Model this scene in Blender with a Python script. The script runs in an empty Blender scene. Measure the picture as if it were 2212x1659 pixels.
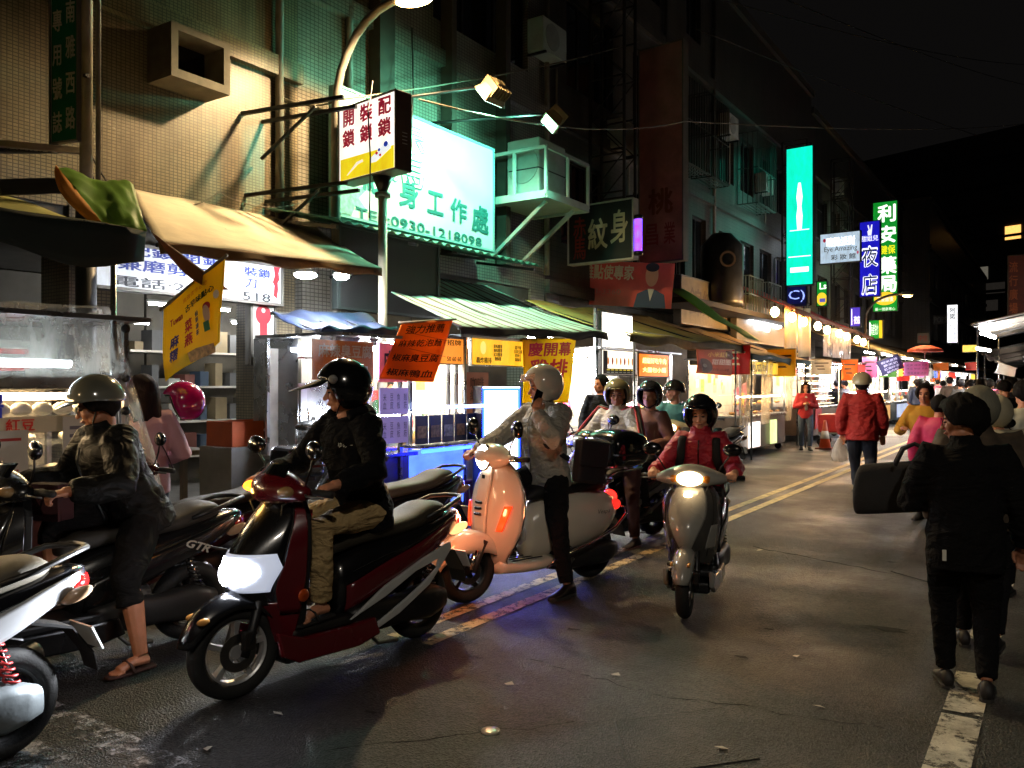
import bpy, bmesh, math, random
from mathutils import Vector, Matrix, Euler, noise
random.seed(7)
scn = bpy.context.scene
col = scn.collection
R = math.radians
# ---------------------------------------------------------------- camera, world, exposure
TH = R(33.5)          # camera looks this far left of the street axis (+Y)
CH = 1.58             # eye height
FX = 1789.0           # focal length in pixels of a 2212 px wide picture
FW = Vector((-math.sin(TH), math.cos(TH), 0)); RT = Vector((math.cos(TH), math.sin(TH), 0))
cd = bpy.data.cameras.new('camera'); cam = bpy.data.objects.new('camera', cd); col.objects.link(cam)
cam.location = (0, 0, CH); cam.rotation_euler = (R(90), 0, TH)
cd.sensor_width = 36; cd.lens = FX/2212*36; cd.clip_end = 2000; cd.clip_start = .05
scn.camera = cam
w = bpy.data.worlds.new('World'); scn.world = w; w.use_nodes = True
wn = w.node_tree.nodes; wl = w.node_tree.links
bg = wn['Background']; bg.inputs[0].default_value = (.55, .5, .48, 1); bg.inputs[1].default_value = .0036
scn.view_settings.view_transform = 'Standard'; scn.view_settings.look = 'None'
scn.view_settings.gamma = 1; scn.view_settings.exposure = 0.85; scn.view_settings.use_curve_mapping = False
scn.cycles.use_denoising = True
try: scn.cycles.denoiser = 'OPENIMAGEDENOISE'
except Exception: pass
scn.cycles.max_bounces = 6; scn.cycles.transparent_max_bounces = 16
scn.cycles.sample_clamp_indirect = 4; scn.cycles.sample_clamp_direct = 0
scn.cycles.caustics_reflective = False; scn.cycles.caustics_refractive = False
# ---------------------------------------------------------------- where things stand
def atd(u, v, d): return FW*d + RT*((u-1106)/FX*d) + Vector((0, 0, CH+(829.5-v)/FX*d))
def onX(u, v, X):
    t = (u-1106)/FX; c = -math.sin(TH)+math.cos(TH)*t
    return atd(u, v, X/c)
def onG(u, v, z=0): return atd(u, v, (CH-z)*FX/(v-829.5))
def onY(u, v, Y):
    t = (u-1106)/FX; return atd(u, v, Y/(math.cos(TH)+math.sin(TH)*t))
# ---------------------------------------------------------------- objects
def link(o, parent=None):
    col.objects.link(o)
    if parent is not None: o.parent = parent
    return o
LAB = {}
def tag(o, label, cat, group=None, kind=None):
    if label: o['label'] = label
    if cat: o['category'] = cat
    if group: o['group'] = group
    if kind: o['kind'] = kind
    return o
def empty(name, loc=(0, 0, 0), rz=0, label=None, cat=None, group=None, parent=None):
    o = bpy.data.objects.new(name, None); o.empty_display_size = .1
    o.location = loc; o.rotation_euler = (0, 0, rz); link(o, parent)
    return tag(o, label, cat, group)
def copy_tree(o, parent=None):
    c = o.copy(); col.objects.link(c)
    if parent is not None: c.parent = parent
    for ch in list(o.children): copy_tree(ch, c)
    return c
def rot_to(d, up=(0, 0, 1)):
    """3x3 with x axis along d and z as close to up as can be"""
    x = Vector(d).normalized(); z = Vector(up); y = z.cross(x)
    if y.length < 1e-4: y = Vector((0, 1, 0)).cross(x) if abs(x.y) < .9 else Vector((1, 0, 0)).cross(x)
    y.normalize(); z = x.cross(y)
    return Matrix((x, y, z)).transposed()
class MB:
    def __init__(s): s.v = []; s.f = []
    def add(s, vs, fs):
        n = len(s.v); s.v += [tuple(p) for p in vs]; s.f += [tuple(i+n for i in f) for f in fs]; return s
    def box(s, c, size, m=None, taper=1.0):
        x, y, z = size[0]/2, size[1]/2, size[2]/2; c = Vector(c); vs = []
        for k in (-1, 1):
            t = taper if k > 0 else 1
            for (a, b) in ((-1, -1), (1, -1), (1, 1), (-1, 1)):
                p = Vector((a*x*t, b*y*t, k*z)); p = (m @ p) if m is not None else p; vs.append(c+p)
        return s.add(vs, [(3, 2, 1, 0), (4, 5, 6, 7), (0, 1, 5, 4), (1, 2, 6, 5), (2, 3, 7, 6), (3, 0, 4, 7)])
    def span(s, a, b): 
        a = Vector(a); b = Vector(b); return s.box((a+b)/2, [abs(q) for q in (b-a)])
    def tube(s, pts, r, n=8, caps=True, flat=1.0, up=None):
        pts = [Vector(p) for p in pts]; k = len(pts); rs = list(r) if isinstance(r, (list, tuple)) else [r]*k
        vs = []; fs = []; prev = None
        for i, p in enumerate(pts):
            d = (pts[min(i+1, k-1)]-pts[max(i-1, 0)])
            if d.length < 1e-9: d = Vector((0, 0, 1))
            d.normalize()
            if prev is None:
                a = Vector(up) if up is not None else (Vector((0, 0, 1)) if abs(d.z) < .9 else Vector((1, 0, 0)))
                a = (a-d*a.dot(d)).normalized()
            else:
                a = prev-d*prev.dot(d)
                a = a.normalized() if a.length > 1e-6 else d.orthogonal().normalized()
            prev = a; b = d.cross(a)
            for j in range(n):
                t = 2*math.pi*j/n; vs.append(p+(a*math.cos(t)*flat+b*math.sin(t))*rs[i])
        for i in range(k-1):
            for j in range(n): fs.append((i*n+j, i*n+(j+1) % n, (i+1)*n+(j+1) % n, (i+1)*n+j))
        if caps: fs += [tuple(range(n-1, -1, -1)), tuple((k-1)*n+j for j in range(n))]
        return s.add(vs, fs)
    def lathe(s, prof, n=20, o=(0, 0, 0), axis=(0, 0, 1), closed=False):
        """prof: (radius, height along axis)"""
        o = Vector(o); m = rot_to(axis); vs = []; fs = []; k = len(prof)
        for (r, h) in prof:
            for j in range(n):
                t = 2*math.pi*j/n; vs.append(o+m @ Vector((h, r*math.cos(t), r*math.sin(t))))
        for i in range(k-1 if not closed else k):
            i2 = (i+1) % k
            for j in range(n): fs.append((i*n+j, i*n+(j+1) % n, i2*n+(j+1) % n, i2*n+j))
        if not closed: fs += [tuple(range(n-1, -1, -1)), tuple((k-1)*n+j for j in range(n))]
        return s.add(vs, fs)
    def ell(s, c, r, m=None, nu=14, nv=9):
        c = Vector(c); r = (r, r, r) if not isinstance(r, (list, tuple)) else r; vs = []; fs = []
        for i in range(nv+1):
            a = math.pi*i/nv
            for j in range(nu):
                b = 2*math.pi*j/nu
                p = Vector((r[0]*math.sin(a)*math.cos(b), r[1]*math.sin(a)*math.sin(b), -r[2]*math.cos(a)))
                vs.append(c+((m @ p) if m is not None else p))
        for i in range(nv):
            for j in range(nu): fs.append((i*nu+j, i*nu+(j+1) % nu, (i+1)*nu+(j+1) % nu, (i+1)*nu+j))
        return s.add(vs, fs)
    def loft(s, rings, caps=True, closed=True):
        n = len(rings[0]); k = len(rings); vs = [p for r in rings for p in r]; fs = []
        for i in range(k-1):
            for j in range(n if closed else n-1):
                fs.append((i*n+j, i*n+(j+1) % n, (i+1)*n+(j+1) % n, (i+1)*n+j))
        if caps and closed: fs += [tuple(range(n-1, -1, -1)), tuple((k-1)*n+j for j in range(n))]
        return s.add(vs, fs)
    def grid(s, fn, nu, nv):
        vs = [fn(i/nu, j/nv) for i in range(nu+1) for j in range(nv+1)]
        fs = [(i*(nv+1)+j, (i+1)*(nv+1)+j, (i+1)*(nv+1)+j+1, i*(nv+1)+j+1) for i in range(nu) for j in range(nv)]
        return s.add(vs, fs)
    def prism(s, poly, fa, fb):
        """poly of 2D points; fa, fb map a 2D point to the two faces"""
        n = len(poly); vs = [fa(*p) for p in poly]+[fb(*p) for p in poly]
        return s.add(vs, [tuple(range(n-1, -1, -1)), tuple(range(n, 2*n))]+[(i, (i+1) % n, n+(i+1) % n, n+i) for i in range(n)])
    def bar(s, a, b, w, h=None):
        a = Vector(a); b = Vector(b); d = b-a; return s.box((a+b)/2, (d.length, w, h or w), rot_to(d))
    def build(s, name, mat, parent=None, smooth=False, bevel=0, solid=0, sub=0, off=0, seg=2, weld=False):
        me = bpy.data.meshes.new(name); me.from_pydata(s.v, [], s.f)
        if mat is not None: me.materials.append(mat)
        me.validate(); me.update()
        if weld:
            bm = bmesh.new(); bm.from_mesh(me); bmesh.ops.remove_doubles(bm, verts=bm.verts, dist=1e-4); bm.to_mesh(me); bm.free()
        if smooth: me.shade_smooth()
        o = bpy.data.objects.new(name, me); link(o, parent)
        if solid: q = o.modifiers.new('solid', 'SOLIDIFY'); q.thickness = solid; q.offset = off
        if bevel:
            q = o.modifiers.new('bevel', 'BEVEL'); q.width = bevel; q.segments = seg; q.limit_method = 'ANGLE'; q.angle_limit = R(35)
        if sub: q = o.modifiers.new('sub', 'SUBSURF'); q.levels = sub; q.render_levels = sub
        return o
# ---------------------------------------------------------------- materials
def lin(h):
    h = h.lstrip('#'); o = []
    for i in (0, 2, 4):
        c = int(h[i:i+2], 16)/255; o.append(c/12.92 if c <= .04045 else ((c+.055)/1.055)**2.4)
    return tuple(o)+(1.0,)
MATS = {}
def M(name, c='808080', rough=.6, metal=0, var=.15, scale=6, bump=0, bscale=40, emit=0, ec=None, alpha=1, trans=0, coat=0, spec=.5, dirt=0, stretch=None, folds=0, fscale=6):
    if name in MATS: return MATS[name]
    m = bpy.data.materials.new(name); m.use_nodes = True; nt = m.node_tree; N = nt.nodes; L = nt.links
    b = N['Principled BSDF']; base = lin(c) if isinstance(c, str) else tuple(c)+(1.0,)
    tc = N.new('ShaderNodeTexCoord'); mp = N.new('ShaderNodeMapping'); L.new(tc.outputs['Object'], mp.inputs[0])
    if stretch: mp.inputs['Scale'].default_value = stretch
    nz = N.new('ShaderNodeTexNoise'); nz.inputs['Scale'].default_value = scale; nz.inputs['Detail'].default_value = 5
    L.new(mp.outputs[0], nz.inputs['Vector'])
    rp = N.new('ShaderNodeValToRGB'); L.new(nz.outputs['Fac'], rp.inputs[0])
    rp.color_ramp.elements[0].position = .3; rp.color_ramp.elements[1].position = .7
    rp.color_ramp.elements[0].color = tuple(x*(1-var) for x in base[:3])+(1,)
    rp.color_ramp.elements[1].color = tuple(min(1, x*(1+var*.6)) for x in base[:3])+(1,)
    out = rp.outputs[0]
    if dirt:
        n2 = N.new('ShaderNodeTexNoise'); n2.inputs['Scale'].default_value = 1.7; n2.inputs['Detail'].default_value = 8; n2.inputs['Roughness'].default_value = .7
        L.new(tc.outputs['Object'], n2.inputs['Vector'])
        r2 = N.new('ShaderNodeValToRGB'); L.new(n2.outputs['Fac'], r2.inputs[0]); r2.color_ramp.elements[0].position = .45; r2.color_ramp.elements[1].position = .75
        mx = N.new('ShaderNodeMix'); mx.data_type = 'RGBA'; mx.blend_type = 'MULTIPLY'; L.new(out, mx.inputs[6]); mx.inputs[7].default_value = (.35, .3, .24, 1)
        ml = N.new('ShaderNodeMath'); ml.operation = 'MULTIPLY'; ml.inputs[1].default_value = dirt; L.new(r2.outputs[0], ml.inputs[0]); L.new(ml.outputs[0], mx.inputs[0]); out = mx.outputs[2]
    L.new(out, b.inputs['Base Color'])
    b.inputs['Roughness'].default_value = rough; b.inputs['Metallic'].default_value = metal
    b.inputs['Specular IOR Level'].default_value = spec
    if rough > .05:
        mr = N.new('ShaderNodeMapRange'); L.new(nz.outputs['Fac'], mr.inputs[0]); mr.inputs[3].default_value = max(.02, rough-.08); mr.inputs[4].default_value = min(1, rough+.08); L.new(mr.outputs[0], b.inputs['Roughness'])
    if coat: b.inputs['Coat Weight'].default_value = coat; b.inputs['Coat Roughness'].default_value = .08
    if trans: b.inputs['Transmission Weight'].default_value = trans
    if alpha < 1: b.inputs['Alpha'].default_value = alpha
    if bump:
        n3 = N.new('ShaderNodeTexNoise'); n3.inputs['Scale'].default_value = bscale; n3.inputs['Detail'].default_value = 4; L.new(mp.outputs[0], n3.inputs['Vector'])
        bp = N.new('ShaderNodeBump'); bp.inputs['Strength'].default_value = bump; bp.inputs['Distance'].default_value = .01; L.new(n3.outputs['Fac'], bp.inputs['Height']); L.new(bp.outputs[0], b.inputs['Normal'])
    if folds:      # soft creases of worn cloth
        n4 = N.new('ShaderNodeTexNoise'); n4.inputs['Scale'].default_value = fscale; n4.inputs['Detail'].default_value = 3; n4.inputs['Distortion'].default_value = 1.8; m4 = N.new('ShaderNodeMapping'); m4.inputs['Scale'].default_value = (1, 1, 1.9); L.new(tc.outputs['Object'], m4.inputs[0]); L.new(m4.outputs[0], n4.inputs['Vector'])
        b4 = N.new('ShaderNodeBump'); b4.inputs['Strength'].default_value = folds; b4.inputs['Distance'].default_value = .06; L.new(n4.outputs['Fac'], b4.inputs['Height'])
        if bump: L.new(bp.outputs[0], b4.inputs['Normal'])
        L.new(b4.outputs[0], b.inputs['Normal'])
    if emit:
        b.inputs['Emission Color'].default_value = lin(ec or c) if isinstance(ec or c, str) else tuple(ec or c)+(1,)
        b.inputs['Emission Strength'].default_value = emit
    MATS[name] = m; return m
def MP(name, cols, emit=0, kind='box'): pass
# ---------------------------------------------------------------- lettering (built in font, turned into meshes at the end)
TEXTS = []
def letters(s, parent, mat, w, h, M4, bold=.0, name='lettering', shear=0, ext=0.0, sp=1.0, warp=None):
    """text fitted into w x h, centred on the frame M4 (x right, y up, z out of the face)"""
    cu = bpy.data.curves.new('t', 'FONT'); cu.body = s; cu.size = 1; cu.align_x = 'CENTER'; cu.offset = min(bold, 0); cu.shear = shear; cu.resolution_u = 2; cu.space_line = sp
    cu.extrude = ext
    t = bpy.data.objects.new('t', cu); col.objects.link(t)
    me = bpy.data.meshes.new(name); o = bpy.data.objects.new(name, me); link(o, parent); o.matrix_local = M4
    TEXTS.append((t, o, w, h, mat, (warp, max(0, bold)))); return o
def finish_letters():
    dg = bpy.context.evaluated_depsgraph_get(); dg.update()
    for (t, o, w, h, mat, warp) in TEXTS:
        warp, bold = warp; me = bpy.data.meshes.new_from_object(t.evaluated_get(dg))
        if bold:      # thicker strokes: the same outline a hair to each side
            vs = [tuple(v.co) for v in me.vertices]; fs = [tuple(p.vertices) for p in me.polygons]; q = MB()
            for k, (dx, dy) in enumerate(((0, 0), (1, 0), (-1, 0), (0, 1), (0, -1), (.7, .7), (-.7, -.7), (.7, -.7), (-.7, .7))): q.add([(x+dx*bold*1.4, y+dy*bold*1.4, z+.0004*k) for (x, y, z) in vs], fs)
            me = bpy.data.meshes.new('lettering'); me.from_pydata(q.v, [], q.f); me.update()
        xs = [v.co.x for v in me.vertices]; ys = [v.co.y for v in me.vertices]
        if not xs: continue
        x0, x1, y0, y1 = min(xs), max(xs), min(ys), max(ys); sx = w/max(x1-x0, 1e-5); sy = h/max(y1-y0, 1e-5)
        for v in me.vertices: v.co.x = (v.co.x-(x0+x1)/2)*sx; v.co.y = (v.co.y-(y0+y1)/2)*sy; v.co.z *= 1
        if warp:
            for v in me.vertices: v.co = warp(v.co.x, v.co.y, v.co.z)
        me.materials.clear(); me.materials.append(mat); me.name = o.name; o.data = me
    for (t, o, w, h, mat, warp) in TEXTS:
        cu = t.data; bpy.data.objects.remove(t); bpy.data.curves.remove(cu)
def finish_mods():
    """turn the fused bodies and garments into plain meshes"""
    dg = bpy.context.evaluated_depsgraph_get(); dg.update(); L = []
    for o in FUSE: L.append((o, bpy.data.meshes.new_from_object(o.evaluated_get(dg))))
    for o, me in L:
        old = o.data; mats = list(old.materials); o.modifiers.clear(); me.name = o.name; o.data = me
        if not me.materials and mats: me.materials.append(mats[0])
        me.shade_smooth()
FUSE = []
def fuse(o, vox, smooth=4, wr=0, wscale=.07, wtex='CLOUDS'):
    q = o.modifiers.new('r', 'REMESH'); q.mode = 'VOXEL'; q.voxel_size = vox; q.use_smooth_shade = True
    if smooth: q = o.modifiers.new('s', 'SMOOTH'); q.factor = .5; q.iterations = smooth
    if wr:
        key = 'wr%.3f' % wscale; t = bpy.data.textures.get(key)
        if not t: t = bpy.data.textures.new(key, 'CLOUDS'); t.noise_scale = wscale; t.noise_depth = 2
        q = o.modifiers.new('d', 'DISPLACE'); q.texture = t; q.strength = wr; q.mid_level = .5; q.texture_coords = 'LOCAL'
    FUSE.append(o); return o
# ---------------------------------------------------------------- people
def tab(T, x):
    """smooth lookup: rows (x, a, b, ...) -> [a, b, ...]"""
    n = len(T)
    if x <= T[0][0]: return list(T[0][1:])
    if x >= T[-1][0]: return list(T[-1][1:])
    i = max(k for k in range(n) if T[k][0] <= x); i = min(i, n-2)
    x0, x1 = T[i][0], T[i+1][0]; dx = x1-x0; t = (x-x0)/dx; o = []
    for c in range(1, len(T[0])):
        p1 = T[i][c]; p2 = T[i+1][c]; g = (p2-p1)/dx
        m1 = (p2-T[i-1][c])/(x1-T[i-1][0]) if i > 0 else g; m2 = (T[i+2][c]-p1)/(T[i+2][0]-x0) if i < n-2 else g
        t2 = t*t; t3 = t2*t
        o.append((2*t3-3*t2+1)*p1+(t3-2*t2+t)*dx*m1+(3*t2-2*t3)*p2+(t3-t2)*dx*m2)
    return o
def ik(a, b, l1, l2, pole):
    a = Vector(a); b = Vector(b); d = b-a; L = d.length
    if L > (l1+l2)*.999: return a+d*(l1/(l1+l2))
    x = (l1*l1-l2*l2+L*L)/(2*L); h = math.sqrt(max(l1*l1-x*x, 0)); u = d/L
    p = Vector(pole); p = p-u*p.dot(u)
    if p.length < 1e-5: p = u.orthogonal()
    return a+u*x+p.normalized()*h
def hand(mb, W, d, up, side, curl=1.0, thumb=1.0, n=6):
    m = rot_to(d, up); t = -side; W = Vector(W)      # side +1 left, -1 right
    P = lambda x, y, z: W+m @ Vector((x, y, z))
    mb.ell(P(.045, 0, 0), (.055, .042, .018), m, 10, 6); mb.tube([P(-.03, 0, 0), P(.03, 0, 0)], [.028, .03], 8)
    for k, (y, l) in enumerate(((.031, .07), (.0105, .08), (-.0105, .074), (-.031, .058))):
        p = Vector((.082, t*y, -.002)); a = 0; pts = [P(.055, t*y*.9, 0), P(*p)]
        for q, (f, da) in enumerate(((.45, 35), (.3, 62), (.25, 45))):
            a += R(da*curl); p = p+Vector((math.cos(a), t*y*.04, -math.sin(a)))*l*f; pts.append(P(*p))
        mb.tube(pts, [.0105, .0105, .0095, .0088, .0078], n)
    mb.tube([P(.015, t*.025, -.004), P(.045, t*.05, -.012*thumb), P(.07, t*.05, -.03*thumb), P(.088, t*.04, -.045*thumb)], [.014, .0125, .0105, .009], n)
def head_lumps(mb, H, female=False):
    m = H.to_3x3(); P = lambda x, y, z: H @ Vector((x, y, z))
    mb.ell(P(-.012, 0, .03), (.095, .075, .086), m, 18, 12); mb.ell(P(.02, 0, -.03), (.066, .06, .085), m, 16, 10)
    mb.ell(P(.045, 0, -.088), (.033, .036, .026), m, 12, 8)
    for s in (-1, 1):
        mb.ell(P(.05, s*.033, -.03), (.032, .027, .03), m, 10, 7); mb.ell(P(-.008, s*.074, -.01), (.022, .011, .032), m, 10, 7)
        mb.ell(P(.01, s*.045, -.07), (.04, .02, .03), m, 10, 7)
        mb.ell(P(.099, s*.011, -.036), (.009, .009, .008), m, 8, 6)
    mb.ell(P(.072, 0, .024), (.018, .05, .012), m, 12, 7)
    mb.tube([P(.078, 0, .018), P(.092, 0, -.01), P(.106, 0, -.034)], [.008, .009, .0125], 8); mb.ell(P(.106, 0, -.035), .012, None, 8, 6)
    mb.ell(P(.084, 0, -.061), (.011, .023, .007), m, 10, 6); mb.ell(P(.082, 0, -.072), (.011, .02, .007), m, 10, 6)
def shell(H, r, low, n=30, m=10, top=90, c=(0, 0, 0), jit=0, az0=-180, az1=180, mb=None, seed=1):
    mb = mb or MB(); full = az1-az0 >= 359; c = Vector(c)
    def fn(u, v):
        az = az0+(az1-az0)*u; el = top+(low(az)-top)*v; e = R(max(el, -89)); q = math.cos(e)
        ex = 1.0
        if jit: ex += jit*noise.noise(Vector((math.cos(R(az))*2.2, math.sin(R(az))*2.2, el*.03+seed*7)))+jit*.5*noise.noise(Vector((math.cos(R(az))*7, math.sin(R(az))*7, el*.1+seed)))
        return H @ (c+Vector((r[0]*q*math.cos(R(az)), r[1]*q*math.sin(R(az)), r[2]*math.sin(e)))*ex)
    return mb.grid(fn, n, m)
def sstep(a, b, x):
    t = min(1, max(0, (x-a)/(b-a))); return t*t*(3-2*t)
SKIN = lambda k='c88a68': M('skin_'+k, k, .5, var=.12, scale=25, bump=.15, bscale=160)
def person(label, loc, rz, hip, neck, hands, feet, top, bottom, shoe, cat='person', group=None, skin='c08060', look=(0, 0), lean=0,
           el=((-.6, .5, -.6), (-.6, -.5, -.6)), kn=((1, .15, .2), (1, -.15, .2)), hd=None, hup=None, curl=(.8, .8), vox=.006, cvox=.013, fat=1.0,
           hair=None, zipc=None, hem=.12, sleeve=1.0, leg=1.0, face=True, scale=1.0, toe=((1, .12, 0), (1, -.12, 0)), shoulder=0, wr=.018, skirt=False, sandal=None, collar=None, group_=None, bulk=.026, wsc=.075):
    o = empty('person', loc, rz, label, cat, group); o.scale = (scale,)*3
    hip = Vector(hip); neck = Vector(neck); sp = (neck-hip); spu = sp.normalized()
    S = Matrix.Rotation(R(shoulder), 3, 'Z') @ Vector((0, 1, 0)); S = (S-spu*S.dot(spu)).normalized(); Dp = S.cross(spu)
    Hs = Vector((0, 1, 0))
    sh = [neck-spu*.065+S*s*.165*fat for s in (1, -1)]; hj = [hip+Hs*s*.088-Vector((0, 0, .02)) for s in (1, -1)]
    hands = [Vector(h) for h in hands]; feet = [Vector(f) for f in feet]
    lb = [ik(sh[i], hands[i], .295, .255, el[i]) for i in (0, 1)]; kb = [ik(hj[i], feet[i], .43, .42, kn[i]) for i in (0, 1)]
    for i in (0, 1):
        d = feet[i]-kb[i]
        if d.length > .5: feet[i] = kb[i]+d.normalized()*.43
        d = hands[i]-lb[i]
        if d.length > .3: hands[i] = lb[i]+d.normalized()*.26
    yaw, pit = look
    hc = neck+Vector((0, 0, .122))+Dp*(-1)*0+Vector((math.cos(R(yaw)), math.sin(R(yaw)), 0))*.018+spu*.02
    H = Matrix.Translation(hc) @ Matrix.Rotation(R(yaw), 4, 'Z') @ Matrix.Rotation(R(pit), 4, 'Y')
    hdv = []
    for i in (0, 1):
        d = Vector(hd[i]) if hd and hd[i] else (hands[i]-lb[i]); u = Vector(hup[i]) if hup and hup[i] else Vector((.2, 0, 1)); hdv.append((d, u))
    # body
    b = MB(); head_lumps(b, H); b.tube([H @ Vector((-.02, 0, -.03)), H @ Vector((-.03, 0, -.09)), neck-spu*.03], [.058, .054, .07], 14)
    b.tube([neck, neck-spu*.1, hip], [.07, .09, .09], 12)
    for i in (0, 1):
        bare = sleeve < 1
        b.tube([neck-spu*.08, sh[i], lb[i], hands[i]], [.05, .035, .035 if not bare else .042, .027], 10); hand(b, hands[i], hdv[i][0], hdv[i][1], (1, -1)[i], curl[i])
        lr = [.06, .05, .045, .03] if leg >= 1 else [.07, .065, .052, .038]
        mid = kb[i]+(feet[i]-kb[i])*.3-Vector((.015, 0, 0))
        b.tube([hip, hj[i], kb[i], mid, feet[i]], [.06, lr[0], lr[1], lr[2]+.008 if leg < 1 else .04, lr[3]], 10)
        if sandal: 
            td = Vector(toe[i]); td.z = 0; td.normalize(); f0 = Vector((feet[i].x, feet[i].y, feet[i].z))
            b.tube([f0-td*.04-Vector((0, 0, .035)), f0+td*.05-Vector((0, 0, .03)), f0+td*.13-Vector((0, 0, .055))], [.034, .036, .03], 8, flat=.8)
            for q in range(5):
                sd = Vector((0, 0, 1)).cross(td)*((q-2)*.016); b.tube([f0+td*.11+sd-Vector((0, 0, .06)), f0+td*(.175-.008*abs(q-1.5))+sd-Vector((0, 0, .068))], [.011, .009], 6)
    fuse(b.build('body', SKIN(skin), o, True), vox, 2)
    # garments
    k = bulk*fat; j = MB(); L = sp.length
    prof = [(-hem/L, .168, .128), (0, .17, .13), (.2, .158, .118), (.42, .16, .118), (.62, .175, .128), (.8, .18, .122), (.92, .125, .092), (1.0, .075, .075)]
    rings = []
    for (t, wd, dp) in prof:
        c = hip+sp*t-Dp*(.03*math.sin(max(0, min(1, t))*math.pi))*-1*(.6 if lean == 0 else lean); a = S if t > .3 else (Hs*(1-max(t, 0)/.3)+S*(max(t, 0)/.3)).normalized()
        rings.append([c+a*math.cos(q)*(wd*fat+k*.6)+Dp*math.sin(q)*(dp*fat+k*.6) for q in [2*math.pi*z/18 for z in range(18)]])
    j.loft(rings)
    for i in (0, 1):
        e = lb[i]; h = lb[i]+(hands[i]-lb[i])*sleeve if sleeve < 1 else hands[i]-(hands[i]-lb[i]).normalized()*.005
        inn = neck-spu*.1
        j.tube([inn, sh[i], sh[i]+(e-sh[i])*.5, e, e+(h-e)*.5, h], [.075, .062*fat+k, .052*fat+k, .047*fat+k, .042*fat+k, .034+k*.75], 12)
    if collar: j.tube([neck-spu*.02, neck+spu*.055+Vector((0, 0, .01))], [.088, .076], 14)
    g1 = fuse(j.build('jacket' if sleeve >= 1 else 'shirt', top, o, True), cvox, 3, wr, wsc)
    t = MB()
    t.loft([[hip+Vector((math.sin(q)*dd, math.cos(q)*ww, z)) for q in [2*math.pi*z_/16 for z_ in range(16)]] for (z, ww, dd) in ((-.1, .15*fat, .11*fat), (-.03, .172*fat, .13*fat), (.08, .165*fat, .125*fat), (.14, .15*fat, .11*fat))])
    for i in (0, 1):
        a = feet[i]+Vector((0, 0, .015)); 
        if leg < 1: a = kb[i]+(feet[i]-kb[i])*(leg*2-1)
        t.tube([hip+Hs*(1, -1)[i]*.05, hj[i], hj[i]+(kb[i]-hj[i])*.55, kb[i], kb[i]+(a-kb[i])*.5, a], [.1, .1*fat, .088*fat, .07*fat, .064, .056 if leg >= 1 else .075], 12)
    fuse(t.build('trousers' if leg >= 1 else 'shorts', bottom, o, True), cvox, 3, wr*.8, wsc)
    for i in (0, 1):
        f = feet[i]; td = Vector(toe[i]).normalized(); up = Vector((0, 0, 1)); m = rot_to(td, up); s = MB()
        P = lambda x, y, z: f+m @ Vector((x, y, z))
        if sandal:
            s.loft([[P(x, y*wd, z) for (y, z) in ((-1, -.085), (1, -.085), (1, -.07), (-1, -.07))] for (x, wd) in ((-.085, .025), (-.07, .038), (0, .038), (.1, .046), (.17, .04), (.2, .02))])
            sn = s.build('sandal', shoe, o, False, bevel=.004)
            st = MB().tube([P(.06, .046, -.075), P(.075, .03, -.03), P(.08, 0, -.018), P(.075, -.03, -.03), P(.06, -.046, -.075)], .017, 8, flat=.35); st.build('strap', shoe, sn, True)
        else:
            rg = []
            for (x, wd, zt) in ((-.085, .026, -.02), (-.06, .037, .02), (0, .039, .015), (.05, .043, -.02), (.12, .047, -.045), (.17, .04, -.055), (.195, .02, -.065)):
                rg.append([P(x, wd*math.cos(q), (-.085+zt)/2+(zt+.085)/2*math.sin(q)*(1 if math.sin(q) > 0 else 1)) for q in [2*math.pi*z/12 for z in range(12)]])
            s.loft(rg); s.build('shoe', shoe, o, True)
            MB().loft([[P(x, y*wd, z) for (y, z) in ((-1, -.092), (1, -.092), (1, -.072), (-1, -.072))] for (x, wd) in ((-.088, .02), (-.07, .036), (0, .038), (.1, .049), (.17, .041), (.2, .015))]).build('sole', M('sole', '2a2826', .8) if shoe.name != 'canvas_shoe' else M('sole_w', 'd8d0c4', .7), o, False, bevel=.003)
    if face:
        hm = H.to_3x3()
        for s in (-1, 1):
            MB().ell(H @ Vector((.0795, s*.031, -.001)), (.009, .0165, .006), hm, 10, 6).build('eye', M('eye_dark', '1a1210', .25), o, True)
            MB().tube([H @ Vector((.083, s*.014, .02)), H @ Vector((.086, s*.03, .024)), H @ Vector((.074, s*.05, .019))], [.004, .0045, .003], 6).build('eyebrow', M('brow', '15100d', .8), o, True)
        MB().tube([H @ Vector((.083, -.022, -.067)), H @ Vector((.0945, 0, -.0665)), H @ Vector((.083, .022, -.067))], [.003, .0055, .003], 6).build('mouth', M('lips', '8a4a40', .5), o, True)
    if zipc:
        zp = []
        for t_ in (.02, .2, .42, .62, .8, .93):
            dp = tab([(q[0], q[2]) for q in prof], t_)[0]; zp.append(hip+sp*t_-Dp*-1*0+Dp*(dp*fat+k*.6+.012)*(1 if Dp.x > 0 else -1)+Dp*(.018*math.sin(t_*math.pi))*(1 if Dp.x > 0 else -1))
        MB().tube(zp, .006, 6).build('zip', M('zip_'+zipc, zipc, .4, metal=.5), o, True)
    J = dict(o=o, H=H, neck=neck, hip=hip, sh=sh, elbow=lb, hands=hands, knees=kb, feet=feet, spu=spu, S=S, Dp=Dp)
    if hair: hair_on(J, *hair)
    return J
HAIRM = lambda c='14100e': M('hair_'+c, c, .75, spec=.12, var=.5, scale=60, bump=.6, bscale=220, stretch=(1, 1, .15))
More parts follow.
